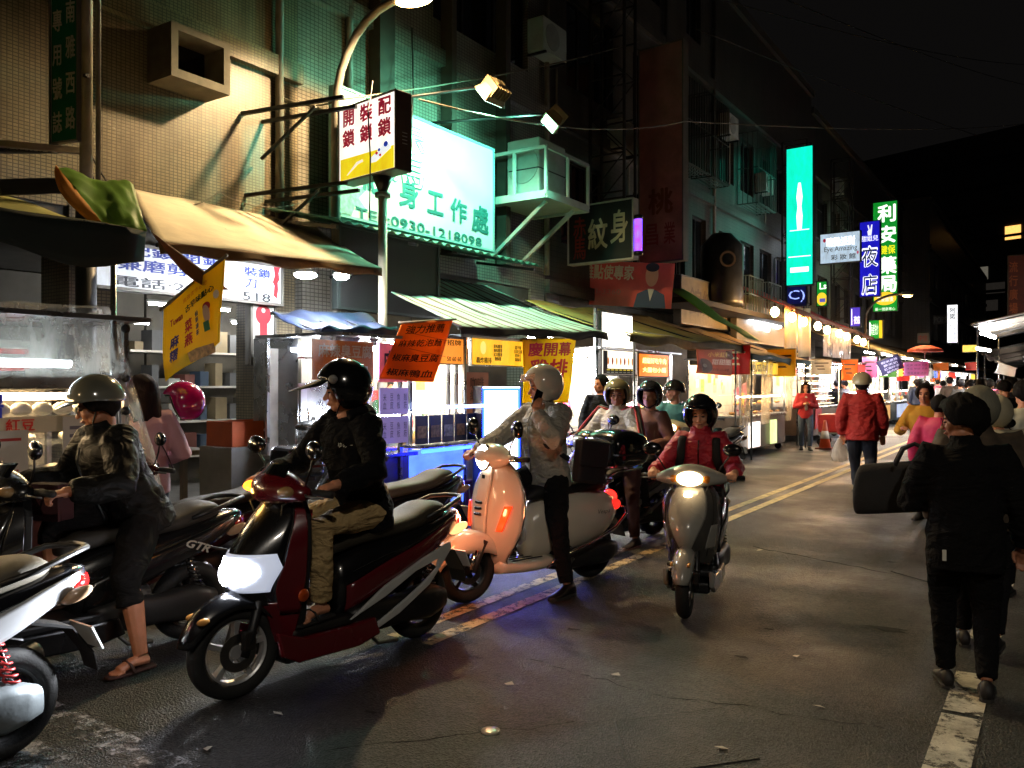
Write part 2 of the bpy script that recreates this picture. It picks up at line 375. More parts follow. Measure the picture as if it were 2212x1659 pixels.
def hair_on(J, kind, c='14100e'):
    o, H = J['o'], J['H']
    if kind == 'short':
        low = lambda az: 34-58*sstep(35, 75, abs(az))-34*sstep(90, 150, abs(az))
        mb = shell(H, (.114, .092, .112), low, 32, 14, c=(-.014, 0, .022), jit=.1)
    elif kind == 'bushy':
        low = lambda az: 26-46*sstep(35, 75, abs(az))-42*sstep(95, 150, abs(az))
        mb = shell(H, (.13, .108, .128), low, 48, 22, c=(-.012, 0, .026), jit=.12)
    elif kind == 'bob':
        low = lambda az: 34-100*sstep(28, 62, abs(az))
        mb = shell(H, (.118, .104, .112), low, 34, 14, c=(-.014, 0, .02), jit=.08)
    else:
        low = lambda az: 36-112*sstep(30, 66, abs(az))
        mb = shell(H, (.112, .094, .108), low, 34, 12, c=(-.014, 0, .02), jit=.06)
        q = J['neck']; spu = J['spu']; back = -(H.to_3x3() @ Vector((1, 0, 0))); back.z = 0; back.normalize(); sd = Vector((0, 0, 1)).cross(back)
        rings = []
        for (z, wd, dp, ox) in ((.12, .05, .05, .0), (.06, .1, .085, .02), (-.03, .108, .09, .035), (-.12, .112, .075, .05), (-.24, .115, .055, .08), (-.34, .1, .042, .09), (-.41, .06, .025, .085)):
            c0 = H.translation+Vector((0, 0, z))+back*ox
            rings.append([c0+sd*math.cos(a)*wd*(1+.08*math.sin(9*a+z*40))+back*math.sin(a)*dp*(1+.06*math.cos(7*a)) for a in [2*math.pi*t/28 for t in range(28)]])
        mb.loft(rings)
    return mb.build('hair', HAIRM(c), o, True, solid=.012, weld=True)
# helmets: worn, so they are parts of the person; also usable on a hook
def helmet(H, kind, c, parent, c2=None, name='helmet', visor=None, stripe=None, peak=True, band=None, btop=52):
    m = M('helmet_'+c, c, .16, var=.08, coat=.7, scale=12); dk = M('helmet_liner', '101011', .7)
    if kind == 'open':
        low = lambda az: 22-14*sstep(0, 30, abs(az))*0-78*sstep(48, 80, abs(az))
        h = shell(H, (.142, .124, .142), low, 40, 14, c=(-.012, 0, .022)).build(name, m, parent, True, solid=.022, off=-1, sub=1, weld=True)
        lowt = lambda az: 26-78*sstep(48, 80, abs(az))
        MB().tube([H @ Vector((-.012+.141*math.cos(R(lw(a)))*math.cos(R(a)), .123*math.cos(R(lw(a)))*math.sin(R(a)), .022+.141*math.sin(R(lw(a))))) for lw in (low,) for a in range(-180, 181, 6)], .006, 6).build('trim', M('rubber', '0c0c0c', .6), h, True)
        if stripe:
            for (a, b) in ((-9, 9),):
                mb = MB().grid(lambda u, v: H @ (Vector((-.012, 0, .022))+Vector((.144*math.cos(R(25+130*u)), (.052)*(v-.5)*2*.6, .144*math.sin(R(25+130*u))))), 18, 4); mb.build('stripe', M('hst_'+stripe, stripe, .25, coat=.5), h, True, solid=.002)
    elif kind == 'cap':
        low = lambda az: 2-16*sstep(70, 160, abs(az))+8*sstep(50, 0, abs(az))
        h = shell(H, (.138, .122, .138), low, 40, 12, c=(-.012, 0, .03)).build(name, m, parent, True, solid=.02, off=-1, sub=1, weld=True)
    if peak:
        # brim over the brow
        L = (peak if isinstance(peak, (int, float)) and not isinstance(peak, bool) else .06)
        e0 = 24 if kind == 'open' else 11
        def fn(u, v):
            a = R(-62+124*u); e = R(e0); r0 = Vector((.143*math.cos(e)*math.cos(a), .126*math.cos(e)*math.sin(a), .142*math.sin(e)))
            return H @ (Vector((-.012, 0, .022 if kind == 'open' else .03))+r0+Vector((math.cos(a)*.9+.1, math.sin(a)*.35, -.28))*L*v*(math.cos(a*.9)**.6))
        MB().grid(fn, 16, 4).build('peak', m if not c2 else M('helmet_'+c2, c2, .2, coat=.6), h, True, solid=.006, sub=1)
    if visor:
        MB().grid(lambda u, v: H @ (Vector((.0, 0, .03))+Vector((.15*math.cos(R(-65+130*u))*(1+.12*v), .128*math.sin(R(-65+130*u)), .09+visor*v))), 16, 6).build('visor', M('visor', 'e8c0a0', .05, alpha=.3, var=.02, spec=.8), h, True, solid=.003)
    if band: shell(H, (.1445, .1265, .1445), lambda az: 23, 24, 8, top=btop, c=(-.012, 0, .022), az0=-74-14*(btop > 60), az1=74+14*(btop > 60)).build('brow_band', M('band_'+band, band, .12, coat=1), h, True, solid=.003)
    for s in (-1, 1):
        MB().tube([H @ Vector((0, s*.085, -.03)), H @ Vector((.03, s*.075, -.08)), H @ Vector((.045, s*.02, -.12)), H @ Vector((.048, 0, -.122))], .008, 6, flat=.4).build('chin_strap', dk, h, True)
    return h
# ---------------------------------------------------------------- scooters (x forward, y left, z up, origin on the ground between the wheels)
V_ = Vector
def paint(c): return M('paint_'+c, c, .26, var=.1, coat=.7, scale=3, spec=.5, dirt=.25)
BLK = lambda: M('black_plastic', '131314', .42, var=.2, bump=.12, bscale=300)
GLOSS = lambda: M('gloss_black', '0c0c0e', .16, var=.1, coat=.6)
CHROME = lambda: M('chrome', 'c8c8c8', .12, metal=1, var=.05)
STEEL = lambda: M('grey_metal', '6e6e6c', .38, metal=.9, var=.25)
ALU = lambda: M('cast_alloy', '9a9a98', .35, metal=.8, var=.15)
TYRE = lambda: M('tyre', '141413', .8, var=.25, bump=.3, bscale=120)
LEATHER = lambda c='2c2823': M('seat_'+c, c, .6, var=.15, bump=.25, bscale=180, spec=.3)
def arc(c, r, a0, a1, n, y=0): return [Vector((c[0]+r*math.cos(R(a0+(a1-a0)*i/n)), y, c[1]+r*math.sin(R(a0+(a1-a0)*i/n)))) for i in range(n+1)]
def wheel(parent, x, r, wd, rimmat, spokes=5, steer=0, y=0, name='wheel', disc=True, twist=8):
    w_ = empty(name, (x, y, r), steer, parent=parent); hw = wd/2; rr = r-wd*.72
    prof = []
    for k in range(17):
        a = R(-118+236*k/16); prof.append((rr+wd*.28+wd*.44*math.cos(a)*1.0, hw*math.sin(a)/math.sin(R(90))))
    prof = [(p[0], p[1]) for p in prof]
    MB().lathe(prof+[(rr-.004, hw*.7), (rr-.004, -hw*.7)], 40, (0, 0, 0), (0, 1, 0), closed=True).build('tyre', TYRE(), w_, True)
    rm = MB().lathe([(rr+.012, -hw*.62), (rr+.012, hw*.62), (rr-.004, hw*.66), (rr-.016, hw*.5), (rr-.022, 0), (rr-.016, -hw*.5), (rr-.004, -hw*.66)], 40, (0, 0, 0), (0, 1, 0), closed=True)
    rm.lathe([(.035, -hw*.75), (.04, -hw*.5), (.04, hw*.5), (.035, hw*.75)], 20, (0, 0, 0), (0, 1, 0))
    for k in range(spokes):
        a = 2*math.pi*k/spokes+.3; u = Vector((math.cos(a), 0, math.sin(a))); v = Vector((-math.sin(a), 0, math.cos(a)))
        rm.loft([[u*q+v*s1*ww+Vector((0, s2*hh, 0))+v*sw for (s1, s2) in ((-1, -1), (1, -1), (1, 1), (-1, 1))] for (q, ww, hh, sw) in ((.03, .016, hw*.55, 0), ((rr+.03)/2, .012, hw*.4, .006), (rr-.012, .017, hw*.5, .012))])
    rm.build('rim', rimmat, w_, False, bevel=.003)
    if disc: MB().lathe([(.05, hw*.95), (.095, hw*.95), (.095, hw*.95+.004), (.05, hw*.95+.004)], 28, (0, 0, 0), (0, 1, 0), closed=True).build('brake_disc', M('disc', '8a8a88', .3, metal=1), w_, False)
    return w_
def fender(parent, x, zc, r, hw, a0, a1, mat, drop=.05, name='front_fender', steer=0):
    def fn(u, v):
        a = R(a0+(a1-a0)*u); t = v*2-1; e = 1-(abs(2*u-1)**4)*.35
        rr = r-drop*abs(t)**2.4*e
        p = Vector((rr*math.cos(a), t*hw*e, rr*math.sin(a)))
        p = Matrix.Rotation(steer, 3, 'Z') @ p
        return Vector((x, 0, zc))+p
    return MB().grid(fn, 18, 10).build(name, mat, parent, True, solid=.006)
def mirror(parent, p0, p1, p2, n, size=(.085, .055), mat=None, rnd=False):
    mr = empty('mirror', (0, 0, 0), parent=parent)
    MB().tube([p0, p1, p2], .006, 8).build('stem', mat or BLK(), mr, True)
    m = rot_to(n, (0, 0, 1))
    q = Vector(p2)+Vector((0, 0, size[1]*.35))
    MB().ell(q, (.03, size[0], size[1]), m, 18, 10).build('housing', GLOSS() if not mat else GLOSS(), mr, True)
    MB().ell(q-m @ Vector((.014, 0, 0)), (.02, size[0]*.9, size[1]*.88), m, 18, 8).build('glass', M('mirror_glass', '30343a', .06, metal=.8), mr, True)
    return mr
def surf_patch(S, z0, z1, t0, t1, off=0, nz=14, nt=16, mb=None):
    """patch of a shield surface; t0, t1 may depend on z"""
    T0 = t0 if callable(t0) else (lambda z: t0); T1 = t1 if callable(t1) else (lambda z: t1)
    def fn(u, v):
        z = z0+(z1-z0)*u; t = T0(z)+(T1(z)-T0(z))*v; return S(z, t, off)
    return (mb or MB()).grid(fn, nz, nt)
def make_shield(T, pw=2.0):
    def S(z, t, off=0):
        xf, xr, hw = tab(T, z); a = abs(t)
        return Vector((xr+(xf-xr)*(1-a**pw)+off, math.copysign(hw*(a**.92), t)*(1+off*1.2), z))
    return S
def rings_x(T, n=20, p=2.6, off=0):
    out = []
    for (x, z0, z1, hw) in T:
        c = (z0+z1)/2; h = (z1-z0)/2+off; r = []
        for k in range(n):
            a = 2*math.pi*k/n; ca, sa = math.cos(a), math.sin(a)
            r.append(Vector((x, (hw+off)*math.copysign(abs(ca)**(2/p), ca), c+h*math.copysign(abs(sa)**(2/p), sa))))
        out.append(r)
    return out
def dense(T, k=3):
    xs = [r[0] for r in T]; sg = 1 if xs[-1] > xs[0] else -1; Q = [(r[0]*sg,)+tuple(r[1:]) for r in T]; out = []
    for i in range(len(Q)-1):
        for j in range(k):
            x = Q[i][0]+(Q[i+1][0]-Q[i][0])*j/k; out.append((x*sg,)+tuple(tab(Q, x)))
    out.append(T[-1]); return out
def side_panel(parent, name, poly, y0, y1, mat, both=True, bevel=.006):
    for s in ((1, -1) if both else (1,)):
        MB().prism(poly, lambda x, z: Vector((x, s*y0, z)), lambda x, z: Vector((x, s*y1, z))).build(name, mat, parent, False, bevel=bevel)
def scooter(label, loc, rz, main='1a1a1c', second='101012', trim='a8a8a6', seat='2c2823', rim='9a9a98', light=None, lightpos='apron', sig=None, case=None, steer=0, group=None, cowl=None, tail=0, lean=0, detail=True, fcol=None, shock='1a1a1a', plate=True, skirt=None, engine='3a3a3a', scale=1):
    o = empty('scooter', loc, rz, label, 'scooter', group); o.rotation_euler = (R(lean), 0, rz); o.scale = (scale,)*3
    pm, p2, bl = paint(main), paint(second), BLK(); RX = -.63; FXx = .66; r = .238
    wheel(o, FXx, r, .1, M('rim_'+rim, rim, .35, metal=.7, var=.1), 5, steer, name='front_wheel'); wheel(o, RX, r, .11, M('rim_d', '2a2a2a', .5, metal=.5), 5, 0, name='rear_wheel', disc=False)
    fd = fender(o, FXx, r+.01, r+.05, .082, 12, 168, paint(fcol) if fcol else p2, .075, steer=steer)
    if detail:
        for s in (1, -1): MB().ell((FXx+.2*math.cos(steer)-.05*s*math.sin(steer), s*.062, r+.2), (.035, .012, .018)).build('reflector', M('amber_reflector', 'd89a50', .2, coat=.5), fd, True)
    for s in (1, -1):
        f = MB().tube([(FXx-.01, s*.078, r-.02), (FXx-.05, s*.078, r+.09), (.52, s*.07, .62)], [.022, .024, .024], 10); f.build('fork_leg', bl if s > 0 else STEEL(), o, True)
    MB().box((FXx-.03, .08, r+.06), (.07, .04, .1)).build('brake_caliper', M('caliper', '2a2622', .5, metal=.4), o, bevel=.01)
    T = [(.24, .48, .40, .13), (.36, .525, .39, .165), (.48, .60, .38, .195), (.58, .675, .37, .21), (.68, .68, .37, .22), (.78, .615, .37, .225), (.88, .52, .36, .21), (.95, .455, .35, .165), (1.0, .42, .34, .11)]
    S = make_shield(T)
    if lightpos == 'apron':
        surf_patch(S, .66, 1.0, -.8, .8, .004).build('front_panel', p2, o, True, solid=.008)
        hl = M('headlight_on', 'c8d0e0', .08, emit=.3, ec='dfe8ff', coat=1) if light else M('headlight_off', 'b8b8b4', .08, coat=1, metal=.3)
        h = surf_patch(S, .535, .725, lambda z: -(.80-1.7*abs(z-.655)**1.15), lambda z: .80-1.7*abs(z-.655)**1.15, .014).build('headlight', hl, o, True, solid=.01)
        if light:
            for s in (1, -1): surf_patch(S, .565, .705, lambda z: s*(.09+.25*(1-(abs(z-.635)/.075)**2)*0), lambda z: s*(.09+.5*max(.02, 1-(abs(z-.64)/.075)**2)**.5), .026).build('beam_lens', M('beam_on', 'ffffff', .1, emit=light*1.6, ec='f0f4ff'), h, True)
            MB().ell(S(.63, 0, .024), (.02, .05, .06)).build('reflector_bowl', M('beam_on'), h, True)
        surf_patch(S, .46, .56, -.55, .55, .006).build('headlight_chin', bl, o, True, solid=.01)
        for s in (1, -1):
            surf_patch(S, .40, 1.0, lambda z: s*(.82-.12*sstep(.7, .5, z)), lambda z: s*1.0, .01).build('side_fairing', pm, o, True, solid=.008)
            surf_patch(S, .24, .47, lambda z: s*.42, lambda z: s*1.0, .004).build('lower_fairing', pm, o, True, solid=.008)
    else:
        surf_patch(S, .42, .97, lambda z: -.60*sstep(.36, .8, z), lambda z: .60*sstep(.36, .8, z), .02).build('front_panel', pm, o, True, solid=.008)
        surf_patch(S, .36, 1.0, -1, 1, .0).build('shield', paint(skirt) if skirt else M('shield_grey', '54524c', .3, coat=.4), o, True, solid=.01)
        for s in (1, -1): surf_patch(S, .5, .68, lambda z: s*(.62+(z-.5)*.8), lambda z: s*.93, .014).build('turn_signal', M('clear_lens', '9a9890', .08, coat=1, spec=.9), o, True, solid=.006)
        MB().ell(S(.9, 0, .02), (.02, .035, .024), rot_to((1, 0, .5))).build('position_lamp', M('position_lamp', 'ffe0a0', .2, emit=14, ec='ffd9a0') if light else M('clear_lens'), o, True)
    # inner shield, floor, skirts
    MB().loft([[Vector((x, -w_, z)), Vector((x+.02, 0, z)), Vector((x, w_, z)), Vector((x+.05, w_*.9, z)), Vector((x+.09, 0, z)), Vector((x+.05, -w_*.9, z))] for (x, w_, z) in ((.34, .15, .27), (.335, .185, .5), (.33, .205, .72), (.32, .19, .89), (.30, .11, .99))]).build('leg_shield', bl, o, False, bevel=.01)
    MB().box((.18, 0, .285), (.46, .33, .05)).build('floorboard', bl, o, bevel=.015)
    side_panel(o, 'side_skirt', [(.53, .33), (.505, .2), (.40, .145), (.0, .135), (-.16, .17), (-.12, .27), (.05, .262), (.37, .27)], .155, .195, pm, bevel=.012)
    MB().box((.2, 0, .18), (.5, .3, .09)).build('belly', bl, o, bevel=.02)
    # rear body
    B = dense([(.08, .27, .60, .11), (-.05, .29, .66, .145), (-.22, .36, .70, .168), (-.42, .44, .715, .172), (-.62, .51, .75, .155), (-.8, .60, .775, .12), (-.93, .67, .775, .07), (-.98, .70, .76, .03)], 3)
    MB().loft(rings_x(B)).build('rear_body', p2, o, True)
    # coloured flank: a ribbon along the body side
    def rib(za, zb, name, mat, x0, x1, off, yb=1.0):
        Q = [(-q[0],)+tuple(q[1:]) for q in B]
        for s in (1, -1):
            def fn(u, v):
                x = x0+(x1-x0)*u; z0, z1, hw = tab(Q, -x); a = (za[0]+(za[1]-za[0])*u)*(1-v)+(zb[0]+(zb[1]-zb[0])*u)*v
                c = (z0+z1)/2; h = (z1-z0)/2; k = 2*a-1; y = (hw+off)*max(0, 1-abs(k)**2.6)**(1/2.6)
                return Vector((x, s*max(y, hw*.2), c+k*(h+off)))
            MB().grid(fn, 18, 5).build(name, mat, o, True, solid=.008)
    rib((.12, .2), (.55, .72), 'side_panel', pm, .04, -.93, .008)
    if trim:
        tm = M('trim_'+trim, trim, .35, metal=.25, var=.1, coat=.3)
        side_panel(o, 'side_trim', [(.06, .29), (-.2, .43), (-.5, .535), (-.74, .60), (-.75, .56), (-.66, .47), (-.62, .46), (-.64, .515), (-.44, .47), (-.2, .37)], .168, .19, tm)
        side_panel(o, 'side_trim', [(-.62, .46), (-.66, .47), (-.55, .37), (-.3, .25), (.02, .155), (.1, .15), (-.1, .22), (-.36, .325), (-.5, .39)], .172, .193, tm)
    Qb = [(-q[0],)+tuple(q[1:]) for q in B]
    for s in (1, -1):
        gp_ = []
        for k in range(14):
            x = .0-.86*k/13; z0, z1, hw = tab(Qb, -x); kk = .42-.1*k/13; gp_.append(V_((x, s*((hw+.0095)*max(0, 1-abs(kk)**2.6)**(1/2.6)), (z0+z1)/2+kk*((z1-z0)/2+.008))))
        MB().tube(gp_, .003, 4).build('panel_gap', M('slot_dark', '0a0a0a', .8), o)
        MB().tube([S(.44+.5*k/10, s*(.80-.1*sstep(.7, .5, .44+.5*k/10)), .012) for k in range(11)], .003, 4).build('panel_gap', M('slot_dark'), o)
    st = dense([(.14, .63, .69, .06), (.08, .63, .735, .09), (-.08, .66, .765, .118), (-.3, .675, .775, .138), (-.5, .69, .80, .142), (-.64, .715, .845, .135), (-.76, .745, .84, .11), (-.81, .765, .81, .06)], 3)
    MB().loft(rings_x(st, 20, 2.9)).build('seat', LEATHER(seat), o, True)
    gr = MB().tube([(-.58, .135, .765), (-.72, .15, .80), (-.88, .125, .845), (-.97, .06, .85), (-.98, 0, .85), (-.97, -.06, .85), (-.88, -.125, .845), (-.72, -.15, .80), (-.58, -.135, .765)], .014, 8); gr.build('grab_rail', bl, o, True)
    MB().loft(rings_x([(-.86, .64, .74, .105), (-.94, .645, .74, .085), (-.99, .66, .73, .045)], 16, 2.4)).build('tail_light', M('tail_lamp_on%g' % tail, 'c01010', .15, emit=tail, ec='ff1a10', coat=1) if tail else M('tail_lens', '8a1414', .12, coat=1), o, True)
    for s in (1, -1): MB().ell((-.9, s*.11, .655), (.07, .028, .03), Matrix.Rotation(-s*.35, 3, 'Z') @ Matrix.Rotation(.4, 3, 'Y')).build('rear_signal', M('rear_signal_on', 'ffb060', .15, emit=1.2, ec='ffb070') if (sig and s == sig) else M('clear_lens2', 'b89878', .1, coat=1), o, True)
    MB().loft([[Vector((x, y*w_, z+q)) for (y, q) in ((-1, 0), (1, 0), (1, .012), (-1, .012))] for (x, z, w_) in ((-.72, .56, .08), (-.9, .5, .075), (-1.0, .36, .07), (-1.02, .28, .06))]).build('rear_fender', bl, o, False)
    if plate:
        MB().box((-1.0, 0, .44), (.008, .2, .12), Matrix.Rotation(R(25), 3, 'Y')).build('number_plate', M('plate_white', 'c8c8c4', .5), o)
    # engine, gearbox, exhaust, stand, shock
    em = M('engine_'+engine, engine, .45, metal=.6, var=.3, bump=.1)
    MB().loft(rings_x(dense([(.02, .2, .33, .05), (-.15, .17, .36, .07), (-.4, .17, .34, .06), (-.6, .15, .36, .075), (-.74, .19, .31, .05)], 2), 16, 3)).build('gearbox', em, o, True).location = (0, .11, 0)
    MB().loft(rings_x([(-.02, .2, .4, .1), (-.2, .2, .43, .12), (-.35, .24, .4, .1)], 14, 3)).build('engine', em, o, True)
    MB().tube([(-.1, -.12, .2), (-.3, -.15, .19), (-.42, -.16, .24), (-.5, -.165, .28), (-.86, -.175, .36), (-.88, -.175, .365)], [.02, .022, .03, .058, .06, .035], 14).build('exhaust', M('exhaust', '2a2a2a', .4, metal=.7), o, True)
    for s in (1, -1):
        sh = MB().tube([(RX-.02, s*.12, .3), (-.56, s*.12, .56)], .012, 8).build('shock_absorber', CHROME(), o, True)
        sp = [Vector((RX-.01+.075*q/60, s*.12+.028*math.cos(q*.75), .33+.2*q/60)) + Vector((.028*math.sin(q*.75), 0, 0)) for q in range(61)]
        MB().tube(sp, .006, 5).build('spring', M('spring_'+shock, shock, .4), sh, True)
    MB().tube([(-.12, .1, .18), (-.2, .12, .09), (-.34, .13, .075)], .011, 6).build('stand', STEEL(), o, True)
    # handlebars
    hb = empty('handlebar', (.34, 0, 1.015), steer, parent=o); cm = paint(cowl) if cowl else pm
    rg = []
    for k in range(15):
        y = -.27+.54*k/14; e = 1-abs(y/.285)**1.7; hx = .028+.075*e; hz = .022+.066*e; cx = .03+.05*e; cz = .0+.03*e
        rg.append([Vector((cx+hx*math.cos(a), y, cz+hz*math.sin(a)+ (.02*math.cos(a)*-1)*e)) for a in [2*math.pi*q/16 for q in range(16)]])
    MB().loft(rg).build('handlebar_cowl', cm, hb, True)
    if lightpos == 'cowl':
        MB().ell((.172, 0, .012), (.03, .1, .056), rot_to((1, 0, .0)), 20, 12).build('headlight', M('headlight_warm', 'fff0d0', .1, emit=light, ec='ffdba8') if light else M('headlight_off', 'b8b8b4', .08, coat=1, metal=.3), hb, True)
        for s in (1, -1): MB().ell((.128, s*.13, .008), (.022, .055, .036), rot_to((1, s*.62, .0)), 14, 8).build('turn_signal', M('amber_lens', 'c07830', .12, coat=1), hb, True)
    else:
        MB().grid(lambda u, v: Vector((.115+.05*(1-(2*v-1)**2)-.09*u, (v-.5)*.3*(1-.3*u), .05+.1*u)), 8, 10).build('cowl_screen', GLOSS(), hb, True, solid=.006)
        for s in (1, -1):
            on = sig and s == -sig
            MB().ell((.1, s*.185, .015), (.05, .055, .03), Matrix.Rotation(-s*.5, 3, 'Z')).build('turn_signal', M('amber_on', 'ff9a20', .15, emit=7, ec='ff8a10') if on else M('amber_lens2', '9a7a50', .1, coat=1, spec=.8), hb, True)
    for s in (1, -1):
        MB().tube([(.0, s*.25, .01), (-.02, s*.3, .01), (-.035, s*.4, .008)], [.017, .019, .019], 10).build('grip', M('grip', '0d0d0d', .7, bump=.4, bscale=200), hb, True)
        MB().tube([(.03, s*.24, .005), (.055, s*.3, .0), (.02, s*.4, -.005)], .006, 6).build('brake_lever', STEEL(), hb, True)
        mirror(hb, (.0, s*.2, .05), (.0, s*.25, .13), (.02, s*.31, .21), (1, -s*.12, .05), (.075, .05))
    for s in (1, -1): MB().tube([(.36, s*.16, 1.0), (.47, s*.14, .96), (.45, s*.1, .86), (.5, s*.07, .72)], .006, 5).build('brake_cable', M('rubber', '0c0c0c', .6), o, True)
    if case:
        q = (-.98, 0, .98); MB().box(q, (.36, .4, .26), taper=.86).build('top_case', paint(case), o, bevel=.06, seg=4); MB().box((-.98, 0, .94), (.37, .412, .02)).build('case_seam', M('case_red', '5a1010', .3, coat=.5), o, bevel=.008)
        MB().box((-.96, 0, .825), (.3, .2, .04)).build('rack', bl, o, bevel=.01)
    return o
def vespa(label, loc, rz, lean=0, steer=0):
    o = empty('scooter', loc, rz, label, 'scooter'); o.rotation_euler = (R(lean), 0, rz); FXx = .66; RX = -.6; r = .235
    pm = M('cream_paint', 'cfc6b4', .24, var=.03, coat=.7, scale=2); bl = BLK(); ch = CHROME()
    wheel(o, FXx, r, .11, M('rim_black', '1a1a1a', .4, metal=.4), 5, steer, name='front_wheel'); wheel(o, RX, r, .115, M('rim_black'), 5, name='rear_wheel', disc=False)
    # fender: a deep rounded hood over the wheel
    sm = Matrix.Rotation(steer, 3, 'Z')
    def ff(u, v):
        a = R(-4+176*u); t = v*2-1; rr = .30-.02*u; q = abs(t)
        p = Vector((rr*math.cos(a)*(1-.12*q**3)*1.05, math.copysign(.125*min(1, q*1.25)**.8, t)*(math.sin(a)*.35+.65), rr*math.sin(a)*(1-.5*q**3.2)))
        return Vector((FXx-.01, 0, r))+sm @ p
    fd = MB().grid(ff, 22, 14).build('front_fender', pm, o, True, solid=.006)
    MB().tube([Vector((FXx, 0, r))+sm @ Vector((.31*math.cos(R(a)), 0, .31*math.sin(R(a)))) for a in (52, 62, 72, 84)], [.01, .017, .017, .01], 8).build('fender_crest', ch, fd, True)
    for s in (1, -1): MB().ell(Vector((FXx, 0, r))+sm @ Vector((.13, s*.108, .14)), (.045, .01, .016)).build('reflector', M('amber_reflector'), fd, True)
    MB().tube([Vector((FXx, 0, r))+sm @ Vector((x, .0625+.04, z)) for (x, z) in ((0, 0), (-.03, .08), (-.1, .22))], [.03, .026, .026], 10).build('trailing_link', M('engine_3a3a3a', '3a3a3a', .45, metal=.6), o, True)
    MB().tube([Vector((FXx, 0, r))+sm @ Vector((x, .115, z)) for (x, z) in ((.03, .03), (-.02, .16))], .02, 10).build('shock_absorber', ch, o, True)
    # leg shield
    T = [(.2, .40, .34, .12), (.3, .475, .42, .17), (.42, .505, .40, .25), (.55, .515, .375, .295), (.7, .50, .355, .30), (.82, .475, .345, .275), (.92, .445, .34, .21), (1.0, .42, .35, .11)]
    S = make_shield(T, 2.4)
    sh = surf_patch(S, .2, 1.0, -1, 1, 0, 24, 28).build('leg_shield', pm, o, True, solid=.014)
    MB().tube([S(.22+.78*k/20, 1, 0) for k in range(21)]+[S(1.0-.78*k/20, -1, 0) for k in range(21)], .009, 6).build('shield_edge', ch, sh, True)
    horn = surf_patch(S, .5, 1.0, lambda z: -.2+.12*(.75-z)*0-.06*sstep(.7, 1, z), lambda z: .2+.06*sstep(.7, 1, z), .022, 14, 8).build('horn_cover', pm, o, True, solid=.02)
    for k in range(3): MB().box(S(.63+.042*k, 0, .046), (.016, .075, .022), Matrix.Rotation(R(12), 3, 'Y')).build('vent', GLOSS(), horn, bevel=.006)
    MB().box(S(.9, 0, .05), (.01, .03, .03)).build('badge', M('badge', '202428', .3, metal=.6), horn, bevel=.004)
    for s in (1, -1):
        surf_patch(S, .52, .70, lambda z: s*(.50+(z-.52)*.85), lambda z: s*(.66+(z-.52)*.85), .02, 10, 5).build('turn_signal', M('orange_on', 'ff5a28', .12, emit=1.1, ec='ff3a10', coat=1), o, True, solid=.012)
    MB().tube([(.43, 0, .3), (.40, 0, .95)], .04, 10).build('steering_tube', pm, o, True)
    # floor and body
    MB().loft(rings_x(dense([(.45, .19, .3, .15), (.3, .185, .27, .2), (.1, .185, .265, .215), (-.05, .19, .28, .2)], 3), 20, 4)).build('floor', pm, o, True)
    for k in range(5): MB().box((.18, -.12+.06*k, .272), (.3, .012, .008)).build('floor_strip', M('rubber', '0c0c0c', .6), o, bevel=.002)
    B = dense([(.12, .25, .60, .1), (.03, .24, .68, .145), (-.12, .24, .735, .2), (-.3, .255, .755, .238), (-.48, .29, .75, .24), (-.66, .36, .715, .195), (-.8, .46, .67, .11), (-.86, .52, .63, .04)], 3)
    MB().loft(rings_x(B, 26, 2.25)).build('rear_body', pm, o, True)
    for s in (1, -1):
        for k in range(3): MB().box((-.12-.012*k, s*(.203+.006*k), .40-.035*k), (.075, .012, .01), Matrix.Rotation(R(-14), 3, 'Y')).build('vent_slot', M('slot_dark', '0a0a0a', .8), o)
        MB().tube([(.06, s*.2, .2), (.0, s*.25, .26), (-.1, s*.275, .30), (-.35, s*.29, .36), (-.62, s*.27, .44), (-.82, s*.2, .52), (-.86, s*.15, .56), (-.80, s*.17, .58)], .012, 8).build('crash_bar', ch, o, True)
        MB().tube([(-.1, s*.275, .30), (-.06, s*.26, .4), (-.16, s*.24, .33)], .01, 8).build('crash_bar', ch, o, True)
        MB().tube([(.0, s*.21, .22), (-.14, s*.23, .2), (-.2, s*.22, .24)], .014, 8).build('footrest', STEEL(), o, True)
    st = dense([(.13, .69, .74, .07), (.05, .69, .80, .115), (-.15, .7, .82, .145), (-.35, .71, .83, .155), (-.5, .72, .865, .15), (-.66, .72, .86, .125), (-.74, .735, .82, .06)], 3)
    MB().loft(rings_x(st, 22, 2.8)).build('seat', LEATHER('161618'), o, True)
    MB().tube([(-.62, .13, .76), (-.74, .12, .79), (-.8, .06, .8), (-.8, -.06, .8), (-.74, -.12, .79), (-.62, -.13, .76)], .011, 8).build('grab_rail', ch, o, True)
    MB().ell((-.83, 0, .64), (.05, .075, .06)).build('tail_light', M('vespa_tail', 'd02020', .15, emit=3, ec='ff2018', coat=1), o, True)
    for s in (1, -1): MB().ell((-.74, s*.15, .6), (.06, .03, .045)).build('rear_signal', M('rear_sig_red', 'b02020', .15, emit=.8, ec='ff2a20', coat=1), o, True)
    MB().tube([(-.15, -.15, .2), (-.4, -.17, .2), (-.5, -.175, .23), (-.85, -.18, .27), (-.88, -.18, .27)], [.02, .03, .06, .065, .04], 14).build('exhaust', STEEL(), o, True)
    MB().loft(rings_x(dense([(-.05, .16, .3, .05), (-.3, .14, .32, .06), (-.62, .14, .33, .08), (-.75, .18, .3, .05)], 2), 16, 3)).build('gearbox', M('engine_3a3a3a'), o, True).location = (0, .12, 0)
    MB().loft([[Vector((x, y*w_, z+q)) for (y, q) in ((-1, 0), (1, 0), (1, .012), (-1, .012))] for (x, z, w_) in ((-.78, .5, .09), (-.9, .4, .085), (-.95, .3, .07))]).build('rear_fender', bl, o, False)
